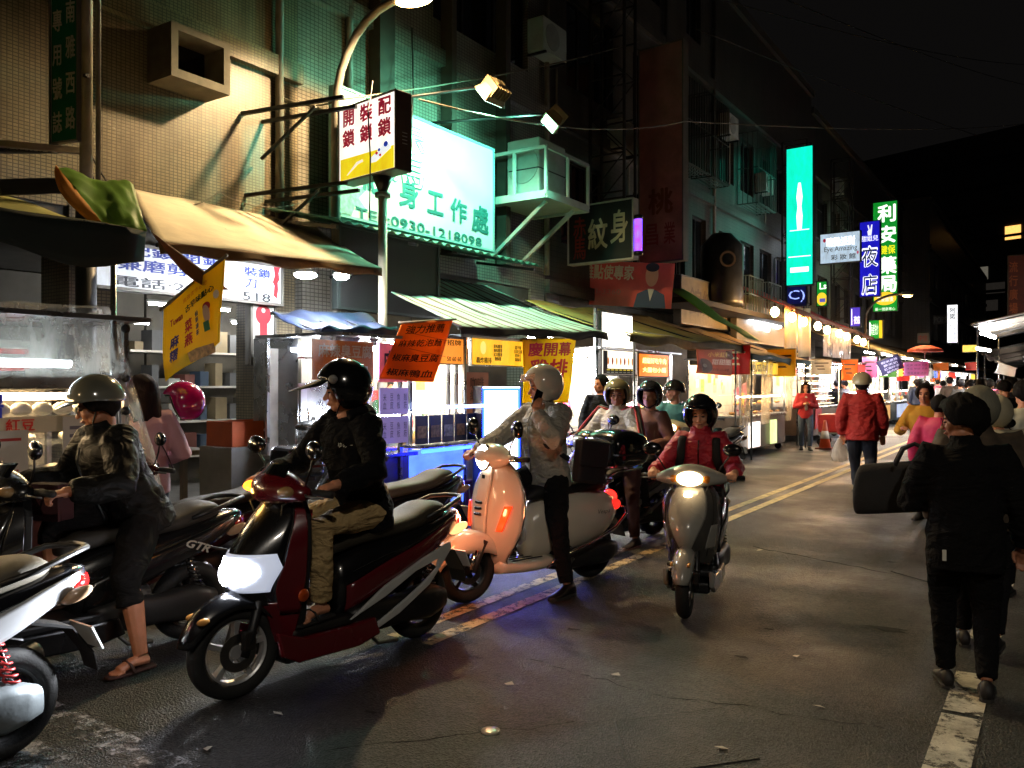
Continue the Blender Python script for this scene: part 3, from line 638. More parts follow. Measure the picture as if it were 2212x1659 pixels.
    MB().tube([(-.1, .1, .2), (-.14, .17, .06), (-.16, .2, .015)], .012, 6).build('stand', STEEL(), o, True)
    # head set
    hb = empty('handlebar', (.40, 0, 1.03), steer, parent=o)
    rg = []
    for k in range(17):
        y = -.27+.54*k/16; e = max(0, 1-abs(y/.2)**2.4); hx = .026+.085*e; hz = .026+.068*e
        rg.append([Vector((.02*e+hx*math.cos(a), y, .01+.01*e+hz*math.sin(a))) for a in [2*math.pi*q/16 for q in range(16)]])
    MB().loft(rg).build('headset', pm, hb, True)
    MB().lathe([(.0, .02), (.07, .016), (.088, .0), (.09, -.03), (.08, -.06)], 26, (.1, 0, .012), (1, 0, .06)).build('headlight', M('vespa_headlight', 'ffffff', .1, emit=22, ec='fff0e0'), hb, True)
    MB().lathe([(.09, .004), (.1, 0), (.1, -.02), (.09, -.024)], 26, (.1, 0, .012), (1, 0, .06), closed=True).build('headlight_ring', ch, hb, True)
    for s in (1, -1):
        MB().tube([(-.01, s*.25, .012), (-.04, s*.39, .014)], [.018, .02], 10).build('grip', M('grip', '0d0d0d', .7), hb, True)
        MB().tube([(.02, s*.23, .01), (.05, s*.3, .0), (.01, s*.38, .0)], .007, 6).build('brake_lever', ch, hb, True)
        mr = empty('mirror', (0, 0, 0), parent=hb); MB().tube([(-.01, s*.19, .04), (0, s*.22, .1), (.0, s*.29, .18)], .006, 8).build('stem', ch, mr, True)
        MB().lathe([(.0, .03), (.05, .025), (.066, .0), (.066, -.012), (.0, -.014)], 22, (.0, s*.31, .225), (1, -s*.1, .0)).build('housing', GLOSS(), mr, True)
    # carrier and top case
    ra = MB().tube([(-.6, .1, .78), (-.8, .12, .86), (-1.1, .12, .87), (-1.1, -.12, .87), (-.8, -.12, .86), (-.6, -.1, .78)], .011, 8); ra.build('rack', ch, o, True)
    cs = MB().loft(rings_x(dense([(-.70, .93, 1.12, .17), (-.74, .885, 1.17, .215), (-.88, .88, 1.2, .23), (-1.04, .885, 1.18, .225), (-1.12, .92, 1.13, .19), (-1.14, .95, 1.1, .16)], 2), 22, 3.4)).build('top_case', GLOSS(), o, True)
    MB().loft(rings_x([(-.692, .95, 1.10, .14), (-.70, .93, 1.12, .16)], 22, 4)).build('back_pad', M('pad', '0b0b0b', .8), cs, True)
    MB().box((-.92, 0, 1.0), (.44, .468, .012)).build('seam', bl, cs, bevel=.004)
    for s in (1, -1): letters('Vespa', o, M('script_dark', '30302e', .4), .13, .045, Matrix.Translation((-.52, s*.2435, .575)) @ Matrix.Rotation(R(90), 4, 'X') @ Matrix.Rotation(0, 4, 'Z') if s < 0 else Matrix.Translation((-.52, .2395, .57)) @ Matrix.Rotation(R(180), 4, 'Z') @ Matrix.Rotation(R(90), 4, 'X'), shear=.3)
    return o
# ---------------------------------------------------------------- node helpers for larger surfaces
def nodes(name):
    m = bpy.data.materials.new(name); m.use_nodes = True; MATS[name] = m; return m, m.node_tree.nodes, m.node_tree.links, m.node_tree.nodes['Principled BSDF']
def ramp(N, L, src, a, b, ca, cb):
    r = N.new('ShaderNodeValToRGB'); L.new(src, r.inputs[0]); e = r.color_ramp.elements; e[0].position = a; e[1].position = b
    e[0].color = ca if len(ca) == 4 else tuple(ca)+(1,); e[1].color = cb if len(cb) == 4 else tuple(cb)+(1,); return r.outputs[0]
def nzt(N, L, vec, scale, det=4, rough=.5):
    n = N.new('ShaderNodeTexNoise'); n.inputs['Scale'].default_value = scale; n.inputs['Detail'].default_value = det; n.inputs['Roughness'].default_value = rough; L.new(vec, n.inputs['Vector']); return n.outputs['Fac']
def mixc(N, L, f, a, b, bt='MIX'):
    x = N.new('ShaderNodeMix'); x.data_type = 'RGBA'; x.blend_type = bt
    for i, q in ((0, f), (6, a), (7, b)):
        if isinstance(q, (int, float)): x.inputs[i].default_value = q
        elif isinstance(q, tuple): x.inputs[i].default_value = q if len(q) == 4 else q+(1,)
        else: L.new(q, x.inputs[i])
    return x.outputs[2]
def asphalt(name='asphalt', k=1.0):
    m, N, L, b = nodes(name); tc = N.new('ShaderNodeTexCoord'); v = tc.outputs['Object']
    vo = N.new('ShaderNodeTexVoronoi'); vo.inputs['Scale'].default_value = 95; L.new(v, vo.inputs['Vector'])
    c1 = ramp(N, L, vo.outputs['Color'], .2, .95, (.006, .006, .0062), (.058, .058, .058))
    c2 = ramp(N, L, nzt(N, L, v, .9, 8, .65), .35, .7, (.5*k, .5*k, .5*k), (1.15*k, 1.12*k, 1.05*k))
    c = mixc(N, L, 1.0, c1, c2, 'MULTIPLY')
    sp = nzt(N, L, v, 2.2, 10, .75); st = ramp(N, L, sp, .62, .7, (0, 0, 0), (1, 1, 1)); c = mixc(N, L, st, c, (.02, .018, .016))
    L.new(c, b.inputs['Base Color'])
    wet = nzt(N, L, v, .55, 6, .6); L.new(ramp(N, L, wet, .42, .66, (.62, .62, .62), (.3, .3, .3)), b.inputs['Roughness'])
    b.inputs['Specular IOR Level'].default_value = .4
    bp = N.new('ShaderNodeBump'); bp.inputs['Strength'].default_value = .75; bp.inputs['Distance'].default_value = .012
    h = N.new('ShaderNodeMath'); h.operation = 'ADD'; L.new(vo.outputs['Distance'], h.inputs[0]); L.new(nzt(N, L, v, 160, 3), h.inputs[1]); L.new(h.outputs[0], bp.inputs['Height']); L.new(bp.outputs[0], b.inputs['Normal'])
    return m
def tiles(name, c1, c2, mort, w=.06, h=.045, stain=.5, bump=.4, gap=.006):
    if name in MATS: return MATS[name]
    m, N, L, b = nodes(name); tc = N.new('ShaderNodeTexCoord'); s = N.new('ShaderNodeSeparateXYZ'); L.new(tc.outputs['Object'], s.inputs[0])
    a = N.new('ShaderNodeMath'); a.operation = 'ADD'; L.new(s.outputs[0], a.inputs[0]); L.new(s.outputs[1], a.inputs[1])
    k = N.new('ShaderNodeCombineXYZ'); L.new(a.outputs[0], k.inputs[0]); L.new(s.outputs[2], k.inputs[1])
    br = N.new('ShaderNodeTexBrick'); br.offset = 0; br.inputs['Scale'].default_value = 1; br.inputs['Brick Width'].default_value = w; br.inputs['Row Height'].default_value = h; br.inputs['Mortar Size'].default_value = gap
    br.inputs['Color1'].default_value = lin(c1); br.inputs['Color2'].default_value = lin(c2); br.inputs['Mortar'].default_value = lin(mort); L.new(k.outputs[0], br.inputs['Vector'])
    mp = N.new('ShaderNodeMapping'); mp.inputs['Scale'].default_value = (1, 1, .28); L.new(tc.outputs['Object'], mp.inputs[0])
    c = mixc(N, L, 1.0, br.outputs['Color'], ramp(N, L, nzt(N, L, mp.outputs[0], 1.6, 9, .7), .38, .68, (1, 1, 1), (1-stain, 1-stain*1.05, 1-stain*1.1)), 'MULTIPLY')
    L.new(c, b.inputs['Base Color']); b.inputs['Roughness'].default_value = .38
    bp = N.new('ShaderNodeBump'); bp.inputs['Strength'].default_value = bump; bp.inputs['Distance'].default_value = .004; bp.invert = True; L.new(br.outputs['Fac'], bp.inputs['Height']); L.new(bp.outputs[0], b.inputs['Normal'])
    return m
def glow(name, c='ffffff', e=1, var=.0, scale=2.0, c2=None, rough=.3):
    """back-lit acrylic: tubes behind make it a little uneven"""
    if name in MATS: return MATS[name]
    m, N, L, b = nodes(name); tc = N.new('ShaderNodeTexCoord'); col_ = lin(c)
    f = nzt(N, L, tc.outputs['Object'], scale, 3); q = ramp(N, L, f, .3, .7, tuple(x*(1-var) for x in (lin(c2) if c2 else col_)[:3]), tuple(min(1, x*(1+var)) for x in col_[:3]))
    mp = N.new('ShaderNodeMapping'); mp.inputs['Scale'].default_value = (1, .35, 1); L.new(tc.outputs['Object'], mp.inputs[0]); q = mixc(N, L, 1.0, q, ramp(N, L, nzt(N, L, mp.outputs[0], 5, 7, .7), .4, .75, (1, 1, 1), (.72, .70, .66)), 'MULTIPLY')      # grime on the acrylic
    L.new(q, b.inputs['Emission Color']); L.new(q, b.inputs['Base Color']); b.inputs['Emission Strength'].default_value = e*.66; b.inputs['Roughness'].default_value = rough
    return m
def film(name, c='c8c4bc', cover=.35, rough=.15):
    """thin clear plastic sheet, milky in folds"""
    if name in MATS: return MATS[name]
    m, N, L, b = nodes(name); tc = N.new('ShaderNodeTexCoord'); mp = N.new('ShaderNodeMapping'); mp.inputs['Scale'].default_value = (1, 1, .35); L.new(tc.outputs['Object'], mp.inputs[0])
    f = nzt(N, L, mp.outputs[0], 7, 6, .65); L.new(ramp(N, L, f, .35, .75, (cover*.45,)*3, (min(1, cover*1.7),)*3), b.inputs['Alpha'])
    b.inputs['Base Color'].default_value = lin(c); b.inputs['Roughness'].default_value = rough; b.inputs['Specular IOR Level'].default_value = .7
    bp = N.new('ShaderNodeBump'); bp.inputs['Strength'].default_value = .5; bp.inputs['Distance'].default_value = .03; L.new(f, bp.inputs['Height']); L.new(bp.outputs[0], b.inputs['Normal'])
    al = b.inputs['Alpha'].links[0].from_socket; L.remove(b.inputs['Alpha'].links[0]); b.inputs['Alpha'].default_value = 1
    tl = N.new('ShaderNodeBsdfTranslucent'); tl.inputs[0].default_value = lin(c); m1 = N.new('ShaderNodeMixShader'); m1.inputs[0].default_value = .5; L.new(b.outputs[0], m1.inputs[1]); L.new(tl.outputs[0], m1.inputs[2])
    tp_ = N.new('ShaderNodeBsdfTransparent'); m2 = N.new('ShaderNodeMixShader'); L.new(al, m2.inputs[0]); L.new(tp_.outputs[0], m2.inputs[1]); L.new(m1.outputs[0], m2.inputs[2]); L.new(m2.outputs[0], N['Material Output'].inputs[0])
    return m
def cloth(name, c='808080', var=.25, rough=.75, trans=.25, scale=3, dirt=.5, stripes=None, sw=.12, axis=1):
    """awning sheet that lets some light through"""
    if name in MATS: return MATS[name]
    m, N, L, b = nodes(name); tc = N.new('ShaderNodeTexCoord'); base = lin(c)[:3]
    q = ramp(N, L, nzt(N, L, tc.outputs['Object'], scale, 7, .65), .32, .7, tuple(x*(1-var) for x in base), tuple(min(1, x*(1+var*.4)) for x in base))
    if stripes:
        s = N.new('ShaderNodeSeparateXYZ'); L.new(tc.outputs['Object'], s.inputs[0]); w_ = N.new('ShaderNodeMath'); w_.operation = 'PINGPONG'; w_.inputs[1].default_value = sw; L.new(s.outputs[axis], w_.inputs[0])
        g = N.new('ShaderNodeMath'); g.operation = 'GREATER_THAN'; g.inputs[1].default_value = sw*.7; L.new(w_.outputs[0], g.inputs[0]); q = mixc(N, L, g.outputs[0], q, lin(stripes))
    if dirt: q = mixc(N, L, ramp(N, L, nzt(N, L, tc.outputs['Object'], 1.1, 9, .75), .5, .78, (0, 0, 0), (dirt, dirt, dirt)), q, tuple(x*.3 for x in base))
    L.new(q, b.inputs['Base Color']); b.inputs['Roughness'].default_value = rough
    if trans:
        tr = N.new('ShaderNodeBsdfTranslucent'); L.new(q, tr.inputs[0]); mx = N.new('ShaderNodeMixShader'); mx.inputs[0].default_value = trans; L.new(b.outputs[0], mx.inputs[1]); L.new(tr.outputs[0], mx.inputs[2]); L.new(mx.outputs[0], N['Material Output'].inputs[0])
    return m
# ---------------------------------------------------------------- ground, road paint
def worn_paint(name, c, wear=.50):
    m, N, L, b = nodes(name); tc = N.new('ShaderNodeTexCoord'); v = tc.outputs['Object']
    L.new(ramp(N, L, nzt(N, L, v, 5, 9, .75), .35, .62, lin(c), tuple(x*.45 for x in lin(c)[:3])), b.inputs['Base Color'])
    L.new(ramp(N, L, nzt(N, L, v, 9, 10, .8), wear, wear+.1, (1, 1, 1), (0, 0, 0)), b.inputs['Alpha']); b.inputs['Roughness'].default_value = .6
    bp = N.new('ShaderNodeBump'); bp.inputs['Strength'].default_value = .5; bp.inputs['Distance'].default_value = .01; L.new(nzt(N, L, v, 120, 3), bp.inputs['Height']); L.new(bp.outputs[0], b.inputs['Normal']); return m
road = MB().grid(lambda u, v: Vector((-60+110*u, -30+330*v, 0)), 4, 8).build('road', asphalt()); tag(road, None, None, kind='structure')
YEL = worn_paint('yellow_paint', 'd8c084', .55); WHT = worn_paint('white_paint', 'd8d4c4')
def strip(x, y0, y1, wd, mat, name='road_line', z=.005):
    MB().grid(lambda u, v: Vector((x+wd*(v-.5), y0+(y1-y0)*u, z)), 12, 1).build(name, mat, road)
for x in (-3.47, -3.22):
    strip(x, 7.6, 110, .11, YEL, 'yellow_line'); strip(x, 3.9, 7.5, .11, worn_paint('worn_yellow', 'c0a878', .49) if 'worn_yellow' not in MATS else MATS['worn_yellow'], 'yellow_line')
for (a, b_) in ((1.2, 2.9), (3.75, 4.45), (4.5, 5.15), (5.85, 6.45), (7.3, 8.1), (8.5, 9.3), (10.2, 11.2), (13, 14)): strip(-.39, a, b_, .17, WHT, 'white_line')
SM_ = worn_paint('smeared_white', 'a0a0a6', .415)
for (y_, w_) in ((2.12, .16), (1.82, .22)): MB().grid(lambda u, v: Vector((-4.7+1.75*u, y_+w_*(v-.5)-.06*u, .005)), 12, 1).build('stop_line', SM_, road)
# repair patches, pits and litter
pat = asphalt('patch_asphalt', .62)
for (u0, v0, u1, v1, u2, v2, u3, v3) in ((1925, 1235, 2010, 1165, 2150, 1200, 2120, 1290), (1330, 1560, 1560, 1530, 1640, 1640, 1360, 1680)):
    pts = [onG(u0, v0), onG(u1, v1), onG(u2, v2), onG(u3, v3)]
    MB().add([p+Vector((0, 0, .004)) for p in pts], [(0, 1, 2, 3)]).build('repair_patch', pat, road)
    MB().tube([p+Vector((0, 0, -.002)) for p in pts]+[pts[0]], .007, 4).build('patch_seam', M('tar', '0f0e0d', .7), road)
pit = M('pit', '080808', .8)
for (u, v, s) in ((1920, 1360, .16), (1925, 1215, .07), (1600, 1420, .06), (2050, 1475, .08), (1660, 1360, .05), (2140, 1420, .08), (1235, 1360, .06), (800, 1540, .05)):
    p = onG(u, v); s *= .55; q_ = random.Random(int(u+v)); MB().add([p+Vector((s*(.5+q_.random())*1.4*math.cos(k*.63), s*(.35+.5*q_.random())*math.sin(k*.63), .004)) for k in range(10)], [tuple(range(10))]).build('pothole', pit, road)
for i, (u, v) in enumerate(((1060, 1580),)):
    p = onG(u, v); o = MB().lathe([(.045, .0), (.043, .006), (.02, .009), (.001, .009)], 14, p, (0, 0, 1)).build('road_stud', M('stud', 'b8b0a0', .3, metal=.4), None, True)
    tag(o, ('small round metal stud set in the asphalt before the red scooter', 'flat metal stud in the asphalt beside the walking man in black', 'small metal stud in the asphalt before the silver scooter')[i], 'road stud')
LIT = M('litter', 'a8a498', .8)
for i, (u, v) in enumerate(((1600, 1105), (1500, 1080), (1640, 1190), (940, 1330), (1100, 1480), (1720, 1420), (2140, 1418), (1330, 1460), (600, 1545), (450, 1620), (1770, 1530), (1560, 1620))):
    p = onG(u, v); a = random.random()*6
    MB().add([p+Vector((math.cos(a+q)*s, math.sin(a+q)*s, .004+.004*k)) for k, (q, s) in enumerate(((0, .03), (1.3, .022), (2.9, .035), (4.4, .02)))], [(0, 1, 2, 3)]).build('leaf_scrap', LIT, road)
cr_ = random.Random(5)
for (u0, v0, u1, v1) in ((1140, 1425, 1420, 1500), (1420, 1500, 1900, 1570), (700, 1620, 1250, 1560), (1620, 1180, 1930, 1240), (1980, 1250, 2120, 1300)):
    a, b_ = onG(u0, v0), onG(u1, v1); pts = [a.lerp(b_, k/14)+Vector((cr_.uniform(-.025, .025), cr_.uniform(-.025, .025), -.0015)) for k in range(15)]
    MB().tube(pts, [cr_.uniform(.002, .005) for k in pts], 4).build('crack', M('tar', '0f0e0d', .7), road)
pav = MB().box((-10.6, 40, .06), (6.6, 140, .12)).build('pavement', M('pavement', '6a665e', .7, var=.3, bump=.3), None); tag(pav, None, None, kind='structure')
# ---------------------------------------------------------------- buildings on the left
def wall_holes(mb, y0, y1, z0, z1, holes, x0, x1):
    ys = sorted(set([y0, y1]+[min(max(h[k], y0), y1) for h in holes for k in (0, 1)])); zs = sorted(set([z0, z1]+[min(max(h[k], z0), z1) for h in holes for k in (2, 3)]))
    for i in range(len(ys)-1):
        run = None
        for j in range(len(zs)-1):
            cy = (ys[i]+ys[i+1])/2; cz = (zs[j]+zs[j+1])/2; hole = any(h[0] < cy < h[1] and h[2] < cz < h[3] for h in holes)
            if not hole:
                if run is None: run = zs[j]
            if (hole or j == len(zs)-2) and run is not None:
                top = zs[j] if hole else zs[j+1]; mb.span((x0, ys[i], run), (x1, ys[i+1], top)); run = None
    return mb
GLASSD = lambda: M('dark_glass', '14171a', .08, var=.2, spec=.8)
def window(parent, X, y0, y1, z0, z1, bars=0, frame='3a3834', panes=2, lit=None):
    w_ = empty('window', (0, 0, 0), parent=parent); fm = M('wframe_'+frame, frame, .5, metal=.3); f = MB(); t = .04
    for (a, b_, c, d) in ((y0, y1, z0, z0+t), (y0, y1, z1-t, z1), (y0, y0+t, z0+t, z1-t), (y1-t, y1, z0+t, z1-t)): f.span((X-.05, a, c), (X+.01, b_, d))
    for k in range(1, panes): y = y0+(y1-y0)*k/panes; f.span((X-.045, y-t/2, z0+t), (X+.005, y+t/2, z1-t))
    f.build('frame', fm, w_)
    for k in range(panes): a = y0+(y1-y0)*k/panes; b_ = y0+(y1-y0)*(k+1)/panes; MB().span((X-.035, a+.02, z0+.03), (X-.02, b_-.02, z1-.03)).build('pane', lit or GLASSD(), w_)
    return w_
def cage(parent, X, y0, y1, z0, z1, dp=.5, n=9, mat=None, name='window_cage'):
    m = MB(); r = .012; x1 = X+dp
    for k in range(n+1): y = y0+(y1-y0)*k/n; m.bar((x1, y, z0), (x1, y, z1), r*1.6)
    for z in (z0, z0+(z1-z0)*.5, z1):
        m.bar((x1, y0, z), (x1, y1, z), r*2); m.bar((X, y0, z), (x1, y0, z), r*2); m.bar((X, y1, z), (x1, y1, z), r*2)
    for k in range(4): x = X+dp*k/4; m.bar((x, y0, z0), (x, y0, z1), r*1.6); m.bar((x, y1, z0), (x, y1, z1), r*1.6)
    for k in range(5): x = X+dp*(k+.5)/5; m.bar((x, y0, z0), (x, y1, z0), r*2)
    return m.build(name, mat or M('cage_metal', '4a4a46', .45, metal=.6), parent)
def building(label, Y0, Y1, X, H, mat, floors, wins, arcade=3.3, roof='3a3833', bandm=None, cols=None, deep=9, inner='5a564c', lamp=None):
    b = empty('building', (X, Y0, 0), 0, label, 'building'); L = Y1-Y0; holes = [(q[0]-Y0, q[1]-Y0, q[2], q[3]) for q in wins]
    mb = MB(); wall_holes(mb, 0, L, arcade, H, holes, -.25, 0); mb.span((-deep, 0, arcade), (-.25, .25, H)); mb.span((-deep, L-.25, arcade), (-.25, L, H)); mb.build('wall', mat, b)
    MB().span((-deep, .26, arcade+.3), (-1.2, L-.26, H-.5)).build('interior', M('dark_room', '0c0b0a', .9), b)
    MB().span((-deep, -.02, H), (.12, L+.02, H+.25)).build('roof', M('roof_'+roof, roof, .8, var=.3), b)
    MB().span((-3.2, .02, arcade-.25), (-.02, L-.02, arcade-.002)).build('arcade_ceiling', M('ceil', '4a4842', .8, var=.3, dirt=.5), b)
    MB().span((-3.5, .02, .12), (-3.25, L-.02, arcade-.26)).build('shop_wall', M('shopw_'+inner, inner, .8, var=.3, dirt=.5, scale=2), b)
    for z in floors: MB().span((-.02, -.01, z-.12), (.10, L+.01, z+.12)).build('floor_band', bandm or mat, b)
    for c in (cols or [.25, L-.25]): MB().span((-.5, c-.24, .12), (.02, c+.24, arcade+.02)).build('column', mat, b)
    for q in wins:
        if len(q) > 4 and q[4] == 'none': continue
        window(b, -.12, q[0]-Y0, q[1]-Y0, q[2], q[3], panes=2 if q[1]-q[0] < 1.7 else 3)
    return b
TA = tiles('tile_cream', '7a725a', '877d64', '4c463a', .05, .034, .7, .25, .005)
TB = tiles('tile_pale', '7c7a70', '878478', '4a4740', .07, .05, .4)
TC = tiles('tile_grey', '45433e', '4d4a44', '24221f', .22, .10, .5)
XA = -8.0
bA = building('cream mosaic tiled building with a boxed window recess above the cream awning', -4.5, 7.2, XA, 11.5, TA, (5.45, 8.6), [(-2.5, -.8, 6.2, 7.8), (1.0, 2.6, 6.2, 7.8)], cols=[.3, 5.1, 9.05, 11.4])
V3 = lambda x, y, z: Vector((x, y, z))
# the deep concrete window box
p0 = V3(0, 5.14, 0); p1 = V3(0, 5.86, 0)
wb = empty('window_box', (0, 0, 0), parent=bA); oy = -4.5; y0, y1 = p0.y-oy, p1.y-oy
f = MB(); z0, z1 = 4.74, 5.30
for (a, b_, c, d) in ((y0, y1, z0, z0+.09), (y0, y1, z1-.07, z1), (y0, y0+.08, z0+.09, z1-.07), (y1-.08, y1, z0+.09, z1-.07)): f.span((.002, a, c), (.42, b_, d))
f.build('concrete_frame', M('box_concrete', '6e6658', .8, var=.3, dirt=.6), wb); MB().span((.05, y0+.08, z0+.09), (.08, y1-.08, z1-.07)).build('pane', GLASSD(), wb)
# drain pipes on A and the concrete ledge
for (y, x) in ((7.05, .05), (9.0, .05)): pass
MB().tube([(.07, 11.35, 3.4), (.07, 11.35, 11)], .05, 8).build('drain_pipe', M('pipe_grey', '6a665c', .6, var=.3), bA, True)
bB = building('pale tiled building with green light spilling over its wall and dark pilasters', 7.2, 13.2, XA, 13.0, TB, (6.6, 9.9), [(9.9, 12.6, 7.2, 9.2), (7.8, 9.2, 10.4, 12)], cols=[.3, 5.7])
for (u, wd) in ((812, .3), (957, .12), (1075, .14)):
    y = onX(u, 100, XA).y-7.2; MB().span((.004, y-wd/2, 3.6), (.22, y+wd/2, 13)).build('pilaster', M('pilaster', '3c352c', .8, var=.3), bB)
bC = building('dark grey tiled block behind the steel sign lattice and tall red sign', 13.2, 22.0, XA, 13.2, TC, (3.4, 6.6, 9.8), [(13.8, 15.6, 4.3, 6.0), (17.0, 18.2, 4.3, 6.0), (18.9, 20.1, 4.3, 6.0), (20.6, 21.6, 4.3, 6.0), (14.0, 16, 7.4, 9.2), (17, 18.2, 7.4, 9.2), (18.9, 20.1, 7.4, 9.2), (17.5, 18.5, 10.6, 12.3), (20.2, 21.2, 10.6, 12.3)])
# the curved parapet of C
MB().prism([(5.2+1.7*math.cos(R(a)), 13.2+1.5*math.sin(R(a))) for a in range(0, 181, 15)], lambda y, z: Vector((-.3, y, z)), lambda y, z: Vector((.05, y, z))).build('curved_parapet', TC, bC)
for (y0, y1, z0, z1) in ((18.8, 20.3, 6.9, 9.0), (20.5, 21.8, 6.9, 9.0), (16.9, 18.3, 3.9, 5.2)): cage(bC, .02, y0-13.2, y1-13.2, z0, z1, .55)
bD = building('dark block with caged balconies behind the tall green sign', 22.0, 33.0, XA, 12.6, TC, (3.4, 6.6, 9.8), [(22.6+1.9*k, 23.9+1.9*k, z, z+1.6) for k in range(5) for z in (4.3, 7.4)])
for (y0, y1, z0, z1) in ((24.2, 26.0, 6.9, 9.0), (28, 30, 3.9, 5.8), (30.3, 32, 6.9, 9.0)): cage(bD, .02, y0-22, y1-22, z0, z1, .6)
bE = building('far row of dark four storey shops behind the blue sign', 33.0, 55.0, XA, 12.0, TC, (3.4, 6.6, 9.8), [(34+2.4*k, 35.6+2.4*k, z, z+1.6) for k in range(8) for z in (4.3, 7.4)])
for k in range(4): cage(bE, .02, 2+5*k, 4.4+5*k, 6.9, 9, .6, 6)
bF = building('farthest dark shop block closing the left side of the street', 55.0, 100.0, XA+1.5, 12.5, TC, (3.4, 6.6, 9.8), [(57+4*k, 59+4*k, z, z+1.6) for k in range(9) for z in (4.3, 7.4)])
# the apartment tower at the end of the street
tw = empty('apartment_tower', (-12, 118, 0), R(-20), 'dark apartment tower at the end of the street with few lit windows', 'building')
MB().box((0, 0, 15), (60, 16, 30)).build('wall', M('tower_wall', '4a4744', .9, var=.3, scale=.3), tw)
for (u, v, c, e, wd, hh) in ((2188, 502, 'ffb860', 1.6, 1.6, 1.5), (2080, 622, 'dfe8ff', 1.6, 2.3, 1.3), (2120, 590, '9a9484', .3, 1.4, 1.5), (2095, 675, 'b8b0a0', .5, 1.5, .7), (2172, 700, '8a8478', .35, 1.5, .7), (2078, 700, 'b0a898', .5, 2.2, .7), (2135, 660, '504a44', .15, 2, 1.2), (2150, 622, '504a44', .15, 2, 1.2), (2085, 560, 'c8b890', .3, .8, 1.2)):
    p = atd(u, v, 100.0); inv = (Matrix.Translation((-12, 118, 0)) @ Matrix.Rotation(R(-20), 4, 'Z')).inverted(); 
    # slide along the view ray until the tower face
    o3 = inv @ Vector((0, 0, CH)); d3 = (inv @ p)-o3; t = (-8.06-o3.y)/d3.y; q = o3+d3*t
    wn_ = empty('window', (0, 0, 0), parent=tw); MB().box(q, (wd, .06, hh)).build('pane', glow('lit_%s%g' % (c, e), c, e), wn_); MB().box(q+Vector((0, -.02, -hh/2-.08)), (wd+.3, .14, .14)).build('sill', M('sill', '5a5750', .8), wn_)
for fl in range(3, 10):
    MB().box((0, -8.1, fl*3.0), (60, .3, .3)).build('floor_band', M('tower_band', '3a3836', .9), tw)
# right hand block, seen only at the far end
bR = empty('building', (3.5, 34, 0), 0, 'dark shop block on the right behind the lit awning', 'building')
MB().span((0, -20, 3), (8, 40, 11)).build('wall', TC, bR); MB().span((.3, -20, 0), (8, 40, 3)).build('shop_wall', M('shopw_5a564c'), bR); MB().span((-.1, -20, 11), (8, 40, 11.3)).build('roof', M('roof_3a3833'), bR)
# ---------------------------------------------------------------- lamps and signs
def point(parent, loc, power, c=(1, 1, 1), rad=.05, name='lamp_light'):
    l = bpy.data.lights.new(name, 'POINT'); l.energy = power; l.color = c; l.shadow_soft_size = rad; o = bpy.data.objects.new(name, l); link(o, parent); o.location = loc; return o
def spot(parent, loc, aim, power, c=(1, 1, 1), ang=90, blend=.5, rad=.05, name='lamp_light'):
    l = bpy.data.lights.new(name, 'SPOT'); l.energy = power; l.color = c; l.shadow_soft_size = rad; l.spot_size = R(ang); l.spot_blend = blend
    o = bpy.data.objects.new(name, l); link(o, parent); o.location = loc; o.rotation_euler = (Vector(aim)-Vector(loc)).to_track_quat('-Z', 'Y').to_euler(); return o
POLE = lambda: M('pole_grey', '7a766c', .5, metal=.3, var=.25, dirt=.4)
# street lamp over the stalls
def street_lamp(label, base, top, lamp, power, c=(1, .69, .36), group=None):
    o = empty('street_lamp', base, 0, label, 'street lamp', group); b = Vector(base); L_ = Vector(lamp)-b; h = top
    pts = [Vector((0, 0, 0)), Vector((0, 0, h*.5)), Vector((0, 0, h))]
    for k in range(1, 9):
        a = k/8*math.pi/2; pts.append(Vector((L_.x*.9*(1-math.cos(a)), L_.y*.9*(1-math.cos(a)), h+(L_.z+.08-h)*math.sin(a))))
    MB().tube(pts, [.075, .065, .055]+[.05]*8, 12).build('pole', POLE(), o, True)
    d = Vector((L_.x, L_.y, 0)).normalized(); m = rot_to(d)
    MB().ell(L_+Vector((0, 0, .1)), (.34, .15, .1), m, 18, 10).build('lamp_head', M('lamp_shell', '9a958a', .45, metal=.4), o, True)
    MB().ell(L_+Vector((0, 0, .035)), (.24, .11, .07), m, 18, 10).build('lens', M('lamp_lens', 'ffe8b0', .2, emit=40, ec='ffc870'), o, True)
    spot(o, L_-Vector((0, 0, .1)), L_-Vector((-.25, 0, 3)), power, c, 162, .4, .1)
    return o
LAMP = Vector((-6.35, 7.5, 6.07))
street_lamp('grey curved street lamp glowing warm beside the lock sign', (-7.35, 7.22, 0), 4.9, LAMP, 760)
street_lamp('far street lamp glowing yellow beyond the green pharmacy sign', (-6.6, 36.0, 0), 4.2, onX(1960, 640, -5.3), 900, (1, .62, .25))
street_lamp('curved grey fill lamp added out of view on the right hand kerb', (4.4, -3.5, 0), 5.4, (3.2, -3.3, 6.6), 430, (1, .92, .8))  # unseen lamp, added to fill riders and road from the camera side
street_lamp('curved grey fill lamp added out of view beyond the mochi stall', (-7.3, -9.5, 0), 5.0, (-6.2, -9.2, 6.2), 400)  # also unseen, added to light the tiled wall and the near road
